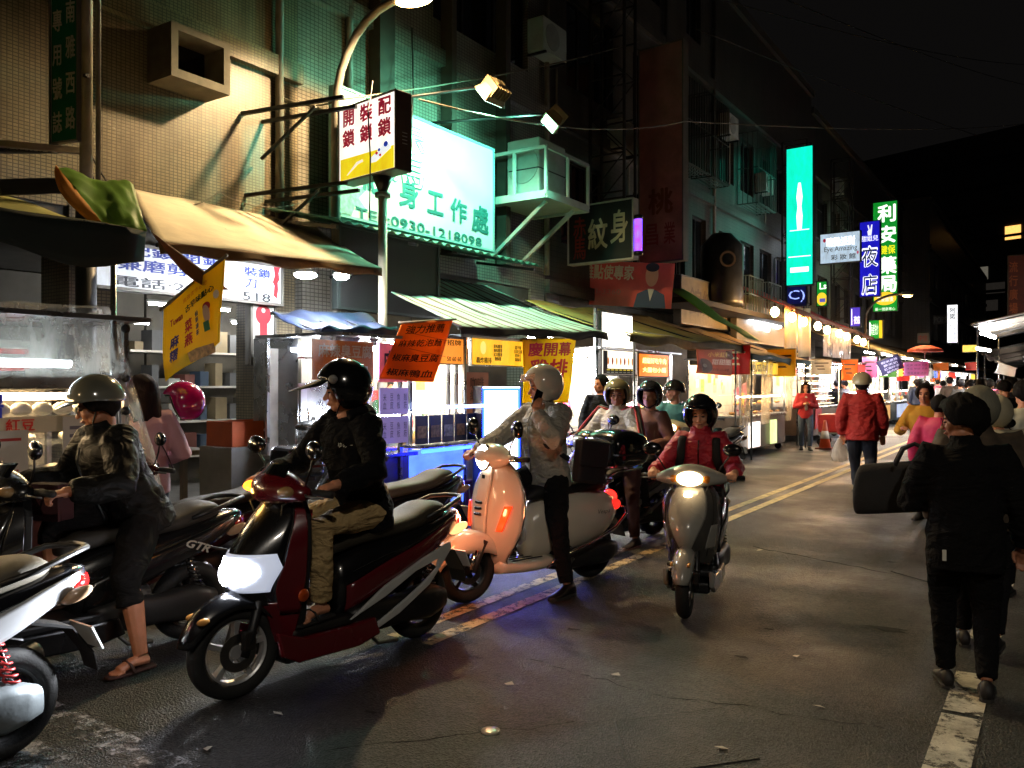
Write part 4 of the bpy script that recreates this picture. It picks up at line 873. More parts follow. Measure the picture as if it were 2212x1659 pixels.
def sign(label, P, yaw, w_, h_, th, face, case=None, items=(), name='sign', both=False, rim=.03, cat='sign', group=None, roll=0, flat=False, tilt=0):
    """box sign; the face looks along -Y turned by yaw"""
    Mx = Matrix.Translation(Vector(P)) @ Matrix.Rotation(R(yaw), 4, 'Z') @ Matrix.Rotation(R(90), 4, 'X') @ Matrix.Rotation(R(roll), 4, 'Z') @ Matrix.Rotation(R(tilt), 4, 'X')
    o = bpy.data.objects.new(name, None); o.empty_display_size = .1; link(o); o.matrix_world = Mx; tag(o, label, cat, group)
    cm = case or M('sign_case', '3a3632', .5, metal=.3, var=.3)
    if not flat:
        MB().box((0, 0, -th/2), (w_, h_, th)).build('case', cm, o, bevel=.008)
        r = MB()
        for (a, b_, c, d) in ((-w_/2, w_/2, h_/2-rim, h_/2), (-w_/2, w_/2, -h_/2, -h_/2+rim), (-w_/2, -w_/2+rim, -h_/2+rim, h_/2-rim), (w_/2-rim, w_/2, -h_/2+rim, h_/2-rim)): r.span((a, c, .002), (b_, d, .022))
        r.build('frame', cm, o)
    MB().box((0, 0, .004 if not flat else 0), (w_-2*rim*(not flat), h_-2*rim*(not flat), .006)).build('face', face, o)
    for k, it in enumerate(items):
        s, cx, cy, ww, hh, mt = it[:6]; bold = it[6] if len(it) > 6 else .0; z = it[7] if len(it) > 7 else .0
        if isinstance(s, str): letters(s, o, mt, ww, hh, Matrix.Translation((cx, cy, .0105+.001*k+z)), bold, sp=it[8] if len(it) > 8 else 1.0)
        else: s(o, Matrix.Translation((cx, cy, .0095+.0006*k+z)), ww, hh, mt)
    return o
def rect(o, Mx, w_, h_, mt, name='print'): q = MB().add([(-w_/2, -h_/2, 0), (w_/2, -h_/2, 0), (w_/2, h_/2, 0), (-w_/2, h_/2, 0)], [(0, 1, 2, 3)]).build(name, mt, o); q.matrix_local = Mx
def oval(o, Mx, w_, h_, mt, name='print'): q = MB().add([(w_/2*math.cos(2*math.pi*k/28), h_/2*math.sin(2*math.pi*k/28), 0) for k in range(28)], [tuple(range(28))]).build(name, mt, o); q.matrix_local = Mx
def poly(pts):
    def f(o, Mx, w_, h_, mt): q = MB().add([(x*w_, y*h_, 0) for x, y in pts], [tuple(range(len(pts)))]).build('print', mt, o); q.matrix_local = Mx
    return f
def pbox(u0, u1, vt, vb, X, **k):
    """box of a sign that faces down the street: right edge at X"""
    a = onX(u1, vt, X); b_ = onX(u1, vb, X); l = onY(u0, (vt+vb)/2, a.y); w_ = a.x-l.x
    return Vector(((a.x+l.x)/2, a.y, (a.z+b_.z)/2)), w_, a.z-b_.z
def fbox(u0, u1, vt, vb, X):
    """box of a sign flat on the row: vt, vb read at u1"""
    a = onX(u1, vt, X); b_ = onX(u1, vb, X); l = onX(u0, vt, X); return Vector((X, (a.y+l.y)/2, (a.z+b_.z)/2)), a.y-l.y, a.z-b_.z
ink = lambda c, e=0: M('ink_%s_%g' % (c, e), c, .6, var=.05, emit=e*.6)
# 1 green road sign on its pole
gp = onX(186, 300, -6.55)
o = empty('sign_pole', (gp.x, gp.y, 0), 0, 'tall grey pole with painted base behind the mochi stall', 'pole')
MB().tube([(0, 0, 0), (0, 0, 3.05)], .078, 12).build('base_pipe', M('pole_dark', '4a4e52', .5, var=.3, dirt=.5), o, True); MB().tube([(0, 0, 3.05), (0, 0, 8)], .048, 12).build('pipe', M('pole_pale', 'a8a08c', .5, var=.25, dirt=.5), o, True)
MB().tube([(.09, .05, 3.2), (.09, .05, 8)], .02, 8).build('conduit', POLE(), o, True); MB().box((.1, .06, 4.9), (.1, .1, .34)).build('junction_box', POLE(), o, bevel=.01)
for z in (4.05, 4.75, 5.4): MB().tube([(-.3, -.06, z), (0.06, -.02, z)], .02, 6).build('bracket', BLK(), o)
P = gp+Vector((-.17, -.09, 0)); WH = ink('e8e8e0')
GS = M('road_sign_green', '12805e', .4, var=.1, dirt=.2)
sg = sign('green road sign with white characters strapped to the tall pole', (gp.x-.13, gp.y-.1, 4.12), 14, .3, 1.2, .03, GS, M('sign_back', '8a8a84', .5, metal=.5), [('南\n雅\n西\n路', .068, .02, .1, 1.04, WH, .012, 0, 1.45), ('專\n用\n號\n誌', -.068, -.02, .1, 1.0, WH, .012, 0, 1.45)], name='road_sign', rim=.012)
bd = MB()
for (a, b_, c, d) in ((-.142, .142, .582, .59), (-.142, .142, -.59, -.582), (-.142, -.134, -.582, .582), (.134, .142, -.582, .582)): bd.span((a, c, .007), (b_, d, .0095))
bd.build('border', WH, sg)
# 2 lock light box on a pole
P, w_, h_ = pbox(722, 868, 196, 368, -6.15)
RED = ink('b01838', .0); WF = glow('lightbox_white', 'f2eee6', 1.15, .06, 3)
lb_ = sign('white and yellow backlit lock shop light box on a round post', P, -8, w_, h_, .22, WF, M('lightbox_case', '5a4a3c', .5, metal=.3, var=.2), [
    (rect, 0, -h_*.33, w_*.92, h_*.28, glow('lightbox_yellow', 'e0c818', .95)),
    ('開\n鎖', -w_*.31, h_*.2, w_*.22, h_*.5, ink('c01840', .25), .022, 0, 1.15), ('裝\n鎖', 0, h_*.2, w_*.22, h_*.5, ink('c01840', .3), .022, 0, 1.15), ('配\n鎖', w_*.31, h_*.2, w_*.22, h_*.5, ink('c01840', .25), .022, 0, 1.15),
    (poly([(-.5, -.5), (-.42, -.5), (.2, .2), (.5, .3), (.45, .5), (.1, .4), (-.1, .1)]), -w_*.2, -h_*.34, w_*.3, h_*.16, ink('f4f0e0', .8)),
    (poly([(-.5, -.5), (-.2, -.5), (.5, .1), (.5, .5), (.2, .5), (-.5, -.2)]), w_*.24, -h_*.24, w_*.34, h_*.2, ink('e8f0f4', .9)),
    (oval, w_*.33, -h_*.15, w_*.07, h_*.07, ink('2040c0', .5)), (oval, w_*.22, -h_*.2, w_*.045, h_*.04, ink('2858c8', .5)), (oval, w_*.18, -h_*.235, w_*.045, h_*.04, ink('d02838', .5)), (oval, w_*.24, -h_*.27, w_*.04, h_*.035, ink('d02838', .5))], rim=.02)
MB().tube([(w_*.14, -h_/2-.012, -.11), (w_*.14, -h_/2-.18, -.11)], [.12, .05], 14).build('socket', BLK(), lb_, True); MB().tube([(w_*.14, -h_/2-.18, -.11), (w_*.14, -h_/2-3.6, -.11)], .052, 12).build('post', M('pole_pale'), lb_, True)
MB().lathe([(.05, 0), (.09, 0), (.09, .05), (.05, .05)], 16, (w_*.14, -h_/2-.24, -.11), (0, 1, 0)).build('flange', POLE(), lb_, True)
for k in range(4): MB().box((w_/2+.003, -.02-.04*k, -.11), (.006, .008, .07)).build('vent_slot', M('slot_light', 'c8c4bc', .5), lb_)
# 3 the tattoo parlour board, lit by floodlights
P, w_, h_ = fbox(724, 1066, 322, 545, -7.55)
TF = M('tattoo_board', 'a8c4bc', .6, var=.12, scale=1.2); TEAL = ink('14605c'); OUT = ink('b8d0c8')
tb = sign('mint lit tattoo parlour board with brush characters and feather print', P, 90, w_, h_, .12, TF, M('board_edge', '6aa0a0', .5), [
    ('赤\n馬', -w_*.1, h_*.16, w_*.2, h_*.56, TEAL, .02, 0, .95), ('赤\n馬', -w_*.1, h_*.16, w_*.185, h_*.535, OUT, .003, .006, .95),
    ('紋', -w_*.29, -h_*.13, w_*.15, h_*.26, TEAL, .02), ('身', -w_*.10, -h_*.17, w_*.12, h_*.25, TEAL, .02), ('工', w_*.07, -h_*.19, w_*.11, h_*.2, TEAL, .02), ('作', w_*.23, -h_*.2, w_*.12, h_*.22, TEAL, .02), ('處', w_*.39, -h_*.22, w_*.13, h_*.26, TEAL, .02),
    ('TEL:0930-1218098', 0, -h_*.44, w_*.8, h_*.09, TEAL, .01),
    (poly([(-.5, -.5), (-.3, .1), (-.45, .5), (-.1, .2), (.1, .45), (.12, .05), (.5, .1), (.2, -.15), (.45, -.35), (.1, -.3), (0, -.5)]), -w_*.42, -h_*.26, w_*.18, h_*.42, M('feather', '6fa8a0', .7, var=.5, scale=12))], rim=.03)
# floodlights on arms
def flood(label, P, aim, base, c, power, ang=110, on=True):
    P = Vector(P); o = empty('floodlight', P, 0, label, 'floodlight'); d = (Vector(aim)-P).normalized(); m = rot_to(d, (0, 0, 1)); sh = M('flood_shell', '8a7a58', .5, metal=.4, var=.2)
    MB().loft([[m @ Vector((x, y*s, z*s2)) for (y, z) in ((-1, -1), (1, -1), (1, 1), (-1, 1))] for (x, s, s2) in ((-.2, .06, .05), (-.14, .13, .08), (.05, .2, .15))]).build('housing', sh, o, bevel=.01)
    for k in range(6): MB().box(m @ Vector((-.1+.0*k, -.14+.056*k, .0)), (.16, .01, .27), m).build('fin', sh, o)
    MB().box(m @ Vector((.055, 0, 0)), (.012, .34, .24), m).build('lens', M('flood_lens', 'e0fff0', .2, emit=6 if on else 0, ec='c0ffe0'), o)
    MB().tube([Vector((0, 0, .12)), (Vector(base)-P)], .022, 8).build('arm', BLK(), o, True)
    if on: spot(o, m @ Vector((.1, 0, 0)), m @ Vector((2, 0, 0)), power, c, ang, .6, .08)
    return o
GR = (.22, 1, .66)
f1 = onX(1062, 205, -6.2); flood('ribbed floodlight on a long arm above the tattoo board', f1, (-7.6, 9.0, 4.2), (-8, f1.y-1.0, f1.z-.1), GR, 250, 166)
f2 = onX(1192, 262, -6.35); flood('floodlight hooded over the caged air conditioner', f2, (-7.5, 9.6, 3.9), (-7.9, f2.y-1.4, f2.z-.15), GR, 250, 166)
# 4 black tattoo sign, 5 barber pole, 6 tall red sign
P, w_, h_ = pbox(1224, 1372, 427, 560, -6.5)
sign('black hanging tattoo sign with white frame and brush characters', P, -4, w_, h_, .18, M('board_black', '1c1f1d', .5, var=.3), M('case_white', 'b8b4a8', .5), [('赤\n馬', -w_*.31, -h_*.06, w_*.2, h_*.72, ink('8a2a20'), .01, 0, .9), ('紋', -w_*.03, -h_*.02, w_*.3, h_*.52, ink('b8a888'), .014), ('身', w_*.29, h_*.06, w_*.26, h_*.55, ink('b8a888'), .014)])
P2 = onX(1379, 508, -6.42); bp_ = empty('barber_pole', P2, 0, 'glowing blue barber pole beside the black tattoo sign', 'barber pole')
MB().lathe([(.06, -.3), (.07, -.29), (.07, .29), (.06, .3)], 18).build('tube', glow('barber', '3a28ff', 6, .9, 9, 'ff60c0'), bp_, True)
for z in (-.33, .33): MB().lathe([(.08, -.035), (.085, 0), (.08, .035)], 18, (0, 0, z)).build('cap', BLK(), bp_, True)
P, w_, h_ = pbox(1378, 1478, 84, 562, -6.55)
sg = sign('tall faded red unlit sign board above the portrait banner', P, -3, w_, h_, .24, M('faded_red', 'b47c72', .5, var=.35, scale=1.3, dirt=.6), M('case_grey', '6a675f', .5, metal=.3, var=.2), [('桃', 0, -h_*.22, w_*.55, h_*.12, ink('7a4a2a'), .02), ('昌', -w_*.2, -h_*.37, w_*.3, h_*.1, ink('8a4038'), .01), ('業', w_*.2, -h_*.37, w_*.25, h_*.1, ink('8a4038'), .01)])
# 7 portrait banner
P, w_, h_ = pbox(1236, 1448, 556, 655, -6.3)
SK = ink('d89a70'); SUIT = ink('2c3f58')
bn = sign('red election style portrait banner sagging under the black tattoo sign', P, 10, w_, h_, .01, M('banner_red', 'd05040', .7, var=.2, scale=3), None, [('高雄點使專家', -w_*.16, h_*.26, w_*.58, h_*.34, ink('c8b890'), .017), ('2253-3360', -w_*.18, -h_*.18, w_*.4, h_*.12, ink('b06050'), .0),
    (poly([(-.5, -.5), (.5, -.5), (.42, .1), (.15, .3), (-.15, .3), (-.42, .1)]), w_*.3, -h_*.25, w_*.3, h_*.5, SUIT), (poly([(-.25, .3), (.25, .3), (0, -.4)]), w_*.3, -h_*.2, w_*.12, h_*.4, ink('c8bea8')), (oval, w_*.3, h_*.22, w_*.12, h_*.5, SK), (oval, w_*.3, h_*.4, w_*.125, h_*.2, ink('1a1614'))], name='banner', cat='banner', flat=True, roll=-5)
# 8 tall green light box
def letters_in(o): pass
P, w_, h_ = pbox(1697, 1758, 312, 615, -6.5)
sign('tall turquoise backlit sign, lettering lost in its glare', P, -3, w_, h_, .22, glow('turq', '0cd8b4', 1.35, .12, .8), M('case_dark', '1c2422', .5), [(poly([(-.35, -.5), (.35, -.5), (.5, -.2), (.3, 0), (.5, .2), (.2, .5), (-.2, .5), (-.5, .2), (-.3, 0), (-.5, -.2)]), 0, h_*.07, w_*.22, h_*.34, glow('turq_hot', 'e0fff4', 2.2)), (rect, 0, -h_*.385, w_*.66, h_*.035, glow('turq_hot')), (rect, 0, -h_*.29, w_*.8, h_*.006, glow('turq_hot')), (rect, 0, -h_*.1, w_*.7, h_*.005, glow('turq_hot'))])
P, w_, h_ = pbox(1770, 1860, 497, 565, -5.9)
sign('pale blue light box with cursive writing and a wavy edge', P, -3, w_, h_, .16, glow('paleblue', 'a8bccc', 1.0, .15, 3), M('case_dark'), [('睛艷派對', w_*.02, h_*.2, w_*.7, h_*.3, ink('ffffff', 1.3), .02), ('Eye Amazing', .02, -h_*.05, w_*.8, h_*.2, ink('20242c'), .0), ('彩 妝 館', w_*.08, -h_*.3, w_*.6, h_*.18, ink('20242c'), .01), (oval, -w_*.38, h_*.27, w_*.07, h_*.12, ink('c02040', .4)), (oval, w_*.43, -h_*.2, w_*.05, h_*.1, ink('e06080', .4))])
P, w_, h_ = pbox(1856, 1902, 475, 640, -5.9)
sign('royal blue backlit night club sign with white characters', P, -3, w_, h_, .2, glow('nightblue', '1a18b8', .9, .1, 2), M('case_blue', '18186a', .5), [('夜\n店', 0, -h_*.15, w_*.8, h_*.66, ink('f0f2ff', 1.3), .03, 0, 1.3), ('夜\n店', 0, -h_*.15, w_*.72, h_*.61, ink('24407a', .2), .004, .006, 1.3), (poly([(-.3, -.5), (.3, -.5), (.4, -.1), (.5, .5), (.3, .5), (.05, -.05), (-.2, .5), (-.42, .45), (-.2, 0), (-.45, -.1)]), 0, h_*.38, w_*.26, h_*.14, ink('f0f2ff', 1)), ('甜姐兒', 0, h_*.27, w_*.8, h_*.075, ink('f0f2ff', 1), .01)])
P, w_, h_ = pbox(1879, 1935, 426, 670, -5.9)
P.y += .6
sign('green backlit pharmacy sign behind the blue one', P, -3, w_, h_, .22, glow('pharm', '12902c', .85, .08, 2), M('case_dark'), [('利', w_*.06, h_*.39, w_*.72, h_*.16, ink('f4fff0', 1.3), .022), ('安', w_*.08, h_*.2, w_*.7, h_*.16, ink('f4fff0', 1.3), .022), ('健保', w_*.1, h_*.06, w_*.6, h_*.08, ink('e8e020', 1.1), .015), ('藥', w_*.1, -h_*.08, w_*.7, h_*.16, ink('f4fff0', 1.3), .022), ('局', w_*.1, -h_*.25, w_*.7, h_*.15, ink('f4fff0', 1.3), .022), (oval, 0, -h_*.38, w_*.88, h_*.12, ink('f0c830', 1)), ('三餐飯後', 0, -h_*.385, w_*.66, h_*.05, ink('e8e8ff', 1)), ('藥一健康專心', 0, -h_*.475, w_*.8, h_*.03, ink('f4fff0', 1))])
# smaller signs farther on
def psig(label, u0, u1, vt, vb, X, face, items, dy=0, case=None, yaw=-3, th=.16, **k):
    P, w_, h_ = pbox(u0, u1, vt, vb, X); P.y += dy; return sign(label, P, yaw, w_, h_, th, face, case or M('case_dark'), [(it[0], it[1]*w_, it[2]*h_, it[3]*w_, it[4]*h_)+tuple(it[5:]) for it in items], **k)
psig('small blue neon sign under the turquoise sign', 1697, 1742, 616, 660, -6.9, glow('deepblue', '141c60', .35), [('C)', 0, 0, .8, .6, ink('9ab0ff', 1.2))], .1)
psig('green pharmacy sign with yellow oval under the pale blue box', 1763, 1788, 606, 662, -6.3, glow('pharm'), [('Ls', .1, .3, .6, .25, ink('f4fff0', 1.2), .015), (oval, 0, -.2, .9, .5, ink('f0c830', 1)), (rect, .05, -.25, .5, .14, ink('6060c0', .6))])
psig('violet backlit shop sign beside the bulbs', 1835, 1860, 662, 706, -5.9, glow('violet', '4a38b8', .8), [(rect, -.3, 0, .08, .8, ink('f0f0ff', 1.2)), ('夜店', .15, -.15, .55, .4, ink('f0f0ff', 1.2), .01)])
psig('green and yellow backlit shop sign over the far stalls', 1876, 1908, 690, 732, -5.7, glow('pharm'), [(oval, -.4, .0, .14, .8, ink('f4fff0', 1.2)), ('海產快炒', -.08, .0, .5, .6, ink('f4fff0', 1.2)), (rect, .36, 0, .26, .9, ink('e8c020', 1))])
psig('white upright backlit sign with grey characters over the crowd', 2045, 2070, 657, 741, -4.4, glow('paper_white', 'f0f2f6', 1.5), [('阿\n諾', 0, .27, .5, .3, ink('505868'), .01), ('六\n合\n麻\n餅', .2, -.2, .22, .46, ink('4058a0'), .0), ('酒\n心', -.22, -.15, .2, .3, ink('505868'))])
psig('small yellow backlit sign hung over the crowd', 2078, 2113, 744, 761, -3.6, glow('warm_yellow', 'f0c858', 1.3), [('小 酒', .3, 0, .3, .4, ink('604010'))])
psig('dark red unlit sign at the right hand block', 2176, 2230, 548, 690, -.75, M('maroon_board', '4a1418', .5, var=.3), [('流\n行\n廣\n場', -.25, 0, .35, .8, ink('8a4a2a'), .01, 0, 1.2)], th=.3)
psig('pale backlit panel under the dark red sign', 2178, 2230, 690, 704, -.75, glow('pinkwhite', 'f0d8d8', 1.1), [])
psig('grey sign with red mark over the far left awnings', 1980, 2008, 718, 742, -5.2, M('greyboard', '6a6664', .6), [('中信', 0, 0, .7, .6, ink('a03030'))])
psig('small dim sign on a far shop front', 2015, 2048, 680, 700, -5.5, M('dimboard', '4a4846', .6), [('POPS', 0, 0, .8, .6, ink('8a8a86'))])
# 15 backlit phone shop fascia
P, w_, h_ = fbox(1590, 1725, 684, 754, -7.0)
fs = sign('grey shop fascia with glowing round letters', P, 90, w_, h_, .15, M('fascia', '5c584e', .6, var=.15), M('case_grey'), [], rim=.02)
for (t_, k) in (('OPPO', 0),): letters('oppo', fs, M('letter_glow', 'ffffff', .3, emit=9, ec='f4f8ff'), w_*.5, h_*.42, Matrix.Translation((-w_*.12, h_*.06, .08)), .02, ext=.03)
point(fs, (-w_*.1, h_*.05, .5), .8, (1, 1, 1), .1)
# 16 old hotel board
P, w_, h_ = fbox(1470, 1592, 628, 717, -7.25)
sign('weathered beige hotel board with faded characters', P, 90, w_, h_*1.02, .18, M('beige_board', '8f8060', .7, var=.3, scale=1.5, dirt=.6), M('case_grey'), [('錦樂賓館', .05*w_, 0, w_*.85, h_*.6, ink('6a5a42'), .01)])
# locksmith shop board with phone number and keys
P, w_, h_ = fbox(192, 610, 574, 662, -7.35)
P.z += .0
BL = ink('2a3f9a'); KR = ink('a01828')
lk = sign('white locksmith board with blue characters and a red key print', P, 90, w_, h_, .12, glow('lockboard', 'd0d6dc', .55, .1, 2), M('case_grey'), [
    ('配鎖開鎖', -w_*.1, h_*.36, w_*.5, h_*.24, BL, .014), ('兼磨剪刀', -w_*.16, h_*.06, w_*.44, h_*.26, BL, .014), ('電話:29', -w_*.2, -h_*.3, w_*.4, h_*.22, ink('3a4048'), .012), ('裝鎖', w_*.34, h_*.24, w_*.16, h_*.22, BL, .014), ('刀', w_*.30, -h_*.04, w_*.07, h_*.22, BL, .014), ('518', w_*.335, -h_*.34, w_*.17, h_*.2, ink('20262c'), .012),
    (poly([(-.3, .5), (.5, .5), (.3, .3), (.4, .1), (.2, 0), (.25, -.2), (.1, -.5), (-.3, -.4), (-.2, -.1), (-.4, 0), (-.15, .2)]), w_*.455, h_*.06, w_*.055, h_*.8, KR)])
P, w_, h_ = fbox(545, 590, 655, 790, -7.45)
ky = sign('upright white panel with a big red key print', P, 90, w_*1.25, h_, .08, M('panel_white', 'b8b8b0', .6, var=.1, dirt=.3), M('case_grey'), [(oval, 0, h_*.3, w_*.75, h_*.32, KR), (oval, 0, h_*.37, w_*.18, h_*.08, M('panel_white')), (poly([(-.5, .5), (.5, .5), (.5, .1), (.35, -.3), (.45, -.36), (.2, -.5), (-.3, -.5), (-.4, -.2), (-.25, -.1), (-.45, .1)]), 0, -h_*.12, w_*.36, h_*.58, KR)])
# the dark back of a board and the tin roof over it
P, w_, h_ = fbox(730, 948, 530, 690, -6.95)
bb = sign('big blank black board hung over the stalls below the tattoo board', P, 90, w_, h_, .1, M('board_matte', '131211', .75, var=.4, scale=2), M('case_dark'), [])
for (y0, y1, z) in ((6.6, 10.9, 0),):
    rf = empty('tin_roof', (-7.9, 6.6, 3.55), 0, 'narrow corrugated tin roof between the tattoo board and black board', 'roof')
    MB().grid(lambda u, v: Vector((1.15*v, 4.4*u, .12-.25*v+.02*math.sin(u*150))), 120, 3).build('sheet', M('tin_green', '3f6a5c', .5, metal=.3, var=.3), rf, True, solid=.006)
    for y in (.1, 1.5, 3.0, 4.3): MB().bar((0, y, .0), (1.1, y, -.2), .04).build('rafter', M('cage_metal', '4a4a46', .45, metal=.6), rf)
# signs' steel brackets from the wall
for (y, z, x1, who) in ((6.35, 4.75, -6.7, 1), (6.4, 3.8, -6.7, 1)): 
    o = empty('steel_bracket', (-8, y, z), 0, ('upper black steel bracket from the tiled wall to the lock sign', 'lower black steel bracket from the tiled wall to the lock sign')[[4.75, 3.8].index(z)], 'bracket')
    MB().bar((0, 0, 0), (x1+8, .35, .05), .04).build('arm', BLK(), o); MB().bar((0, .3, -.02), (x1+8, .55, .0), .04).build('arm', BLK(), o); MB().bar((.1, .2, -.5), ((x1+8)*.7, .3, 0), .03).build('strut', BLK(), o)
# steel sign lattice on C
def lattice(label, Y, X0, X1, z0, z1, dy=.5):
    o = empty('steel_lattice', (X0, Y, z0), 0, label, 'lattice'); m = M('lattice_steel', '2c2a27', .6, metal=.4); W = X1-X0; H = z1-z0
    for x in (0, W):
        for y in (0, dy): MB().bar((x, y, 0), (x, y, H), .05).build('upright', m, o)
    n = int(H/.75)
    for k in range(n+1):
        z = H*k/n
        for y in (0, dy): MB().bar((0, y, z), (W, y, z), .03).build('rung', m, o)
        if k < n:
            for y in (0, dy): MB().bar((0, y, z), (W, y, z+H/n), .02).build('brace', m, o) if k % 2 else MB().bar((W, y, z), (0, y, z+H/n), .02).build('brace', m, o)
    return o
lattice('black steel lattice tower left of the tall red sign', 14.7, -7.85, -7.1, 4.6, 12.2); lattice('black steel lattice behind the blue and green signs', 34.5, -7.6, -6.9, 3.4, 10.5); lattice('black steel lattice behind the turquoise sign', 27.9, -7.7, -6.9, 4.2, 9.6)
# caged air conditioner platform
p0 = onX(1072, 440, -6.75); ac = empty('air_conditioner', (-7.35, 11.2, 4.6), 0, 'mint lit air conditioner unit inside a railed steel platform', 'air conditioner')
am = M('ac_body', 'a8b0aa', .5, var=.1, dirt=.3)
MB().span((-.35, .28, .08), (.28, 1.15, 1.02)).build('casing', am, ac, bevel=.03); MB().span((-.3, .26, .5), (.285, 1.16, .52)).build('seam', BLK(), ac)
MB().lathe([(.3, 0), (.3, .012), (.02, .012)], 24, (-.03, .275, .58), (0, -1, 0)).build('fan_grille', M('ac_grey', '8a928c', .5), ac)
for (a, b_) in (((-.6, .05, 0), (.55, .05, 0)), ((.55, .05, 0), (.55, 1.45, 0)), ((-.6, 1.45, 0), (.55, 1.45, 0)), ((-.6, .05, .75), (.55, .05, .75)), ((.55, .05, .75), (.55, 1.45, .75))): MB().bar(a, b_, .05, .12 if a[2] == 0 else .05).build('rail', am, ac)
for (x, y) in ((-.6, .05), (-.05, .05), (.55, .05), (.55, .75), (.55, 1.45)): MB().bar((x, y, 0), (x, y, .75), .045).build('post', am, ac)
MB().span((-.6, .08, -.02), (.52, 1.42, .0)).build('floor_plate', am, ac); MB().bar((-.7, .3, -.9), (.4, .3, -.06), .06).build('strut', am, ac); MB().bar((-.7, 1.2, -.9), (.4, 1.2, -.06), .06).build('strut', am, ac)
wt = empty('water_tank', onX(1655, 720, -7.2)-Vector((0, 0, 1.2)), 0, 'steel water tank on the low roof behind the grille', 'tank')
wt.location = (-7.1, 20.3, 3.55); MB().lathe([(.0, 0), (.5, 0), (.52, .1), (.52, 1.5), (.3, 1.75), (.25, 1.8), (0, 1.82)], 24).build('barrel', M('tank_steel', '5a5a58', .35, metal=.6, var=.2), wt, True); MB().lathe([(.15, 0), (.2, 0), (.2, .01), (.15, .01)], 20, (.3, -.43, 1.1), (.55, -.83, 0), closed=True).build('emblem', M('emblem', '7a6a5a', .5), wt)
tr_ = empty('roof_terrace', (-7.95, 16.5, 3.3), 0, 'low dark flat roof carrying the water tank and railings', 'roof'); MB().span((0, 0, 0), (1.5, 9, .12)).build('slab', M('dark_slab', '2c2a28', .8), tr_)
for k in range(2): cage(tr_, 1.0, 4.4+1.7*k, 5.6+1.7*k, .13, 1.05, .35, 6, M('rail_pale', '6a7a70', .4, metal=.4), 'railing')
# overhead cables
CAB = M('cable', '1a1816', .6); CABL = M('cable_pale', '6a6254', .6)
def cable(label, pts, r=.012, mat=None, sag=.25):
    P = [Vector(p) for p in pts]; out = []
    for i in range(len(P)-1):
        for k in range(10): t = k/10; q = P[i].lerp(P[i+1], t); q.z -= sag*4*t*(1-t); out.append(q)
    out.append(P[-1]); tag(MB().tube(out, r, 5).build('cable', mat or CAB, None, True), label, 'cable')
cable('pale cable strung from the lamp pole to the steel lattice', [onX(600, 205, -8), onX(735, 215, -7.3), onX(1380, 90, -7.3)], .012, CABL, .1)
cable('cable from the lock light box to the tall red sign', [onX(905, 215, -6.3), onX(1480, 262, -6.4), onX(2230, 265, -1.2)], .012, CABL, .25)
cable('high dark cable crossing the night sky', [onX(1500, 60, -7), onX(2250, 330, -1)], .015, CAB, .3)
cable('second dark cable high in the night sky', [onX(1700, 0, -6), onX(2250, 190, -1)], .015, CAB, .3)
cable('third dark cable high in the night sky', [onX(1560, 0, -6.5), onX(2250, 140, -1)], .015, CAB, .4)
cable('thin cable along the tiled wall above the cream awning', [onX(190, 365, -7.6), onX(300, 470, -7.8), onX(690, 540, -7.8)], .014, CAB, .12)
cable('slack cable along the tiled wall beside the grey pole', [onX(190, 320, -7.6), onX(280, 440, -7.85), onX(620, 505, -7.85)], .01, CAB, .08)
cable('cable drooping over the lock light box face', [onX(805, 175, -6.6), onX(795, 240, -6.1), onX(800, 340, -6.1), onX(798, 470, -6.5)], .008, CAB, .02)
cable('cable hanging down the green lit wall', [onX(890, 60, -7.5), onX(893, 190, -7.4), onX(888, 300, -7.4)], .012, CAB, .0)
for i, (a, b_, c) in enumerate(((215, 395, 430), (330, 470, 300), (420, 500, 260), (560, 515, 120))):
    q = onX(a, b_, -7.85); cable(('tangled wire on the tiled wall near the pole', 'tangled wire above the cream awning start', 'looping wire over the middle of the cream awning', 'looping wire near the end of the cream awning')[i], [q, onX(a+c*.3, b_+40, -7.7), onX(a+c*.6, b_+20, -7.8), onX(a+c, b_+45, -7.75)], .007, CABL, .1)

# wall mounted air conditioners, a meter box, rain pipes
def wall_ac(label, p, s=1.0, mat=None):
    o = empty('air_conditioner', p, 0, label, 'air conditioner'); m = mat or M('ac_body', 'a8b0aa', .5, var=.1, dirt=.3)
    MB().span((0, -.42*s, 0), (.34, .42*s, .6*s)).build('casing', m, o, bevel=.02); MB().lathe([(.24*s, 0), (.24*s, .01), (.02, .012)], 22, (.342, -.1*s, .3*s), (1, 0, 0)).build('fan_grille', M('ac_grey', '8a928c', .5), o)
    for y in (-.35, .35): MB().bar((-.02, y*s, -.03), (.36, y*s, -.03), .04).build('bracket', BLK(), o)
    MB().tube([(.02, .44*s, .2), (.02, .6*s, .1), (.01, .6*s, -1.2)], .02, 6).build('hose', M('hose_grey', '7a766c', .6), o, True)
for (u, v, t_) in ((1165, 130, 'above the caged platform'), (1330, 330, 'high beside the steel lattice'), (1560, 300, 'on the dark block beyond the tall red sign'), (1640, 420, 'left of the turquoise sign'), (1800, 420, 'right of the turquoise sign')):
    wall_ac('weathered air conditioner on the wall '+t_, onX(u, v, -7.98))
mb_ = empty('meter_box', onX(762, 640, -7.2), 0, 'grey electric meter box on a strut by the lamp pole', 'meter box'); MB().box((0, 0, 0), (.16, .22, .3)).build('casing', M('ac_grey', '8a928c', .5), mb_, bevel=.01); MB().tube([(0, -.1, .15), (.02, -.2, .3), (-.1, -.28, .2)], .02, 8).build('conduit', BLK(), mb_, True)
MB().bar((-.1, -.3, -.35), (.02, 0, -.15), .03).build('strut', POLE(), mb_)
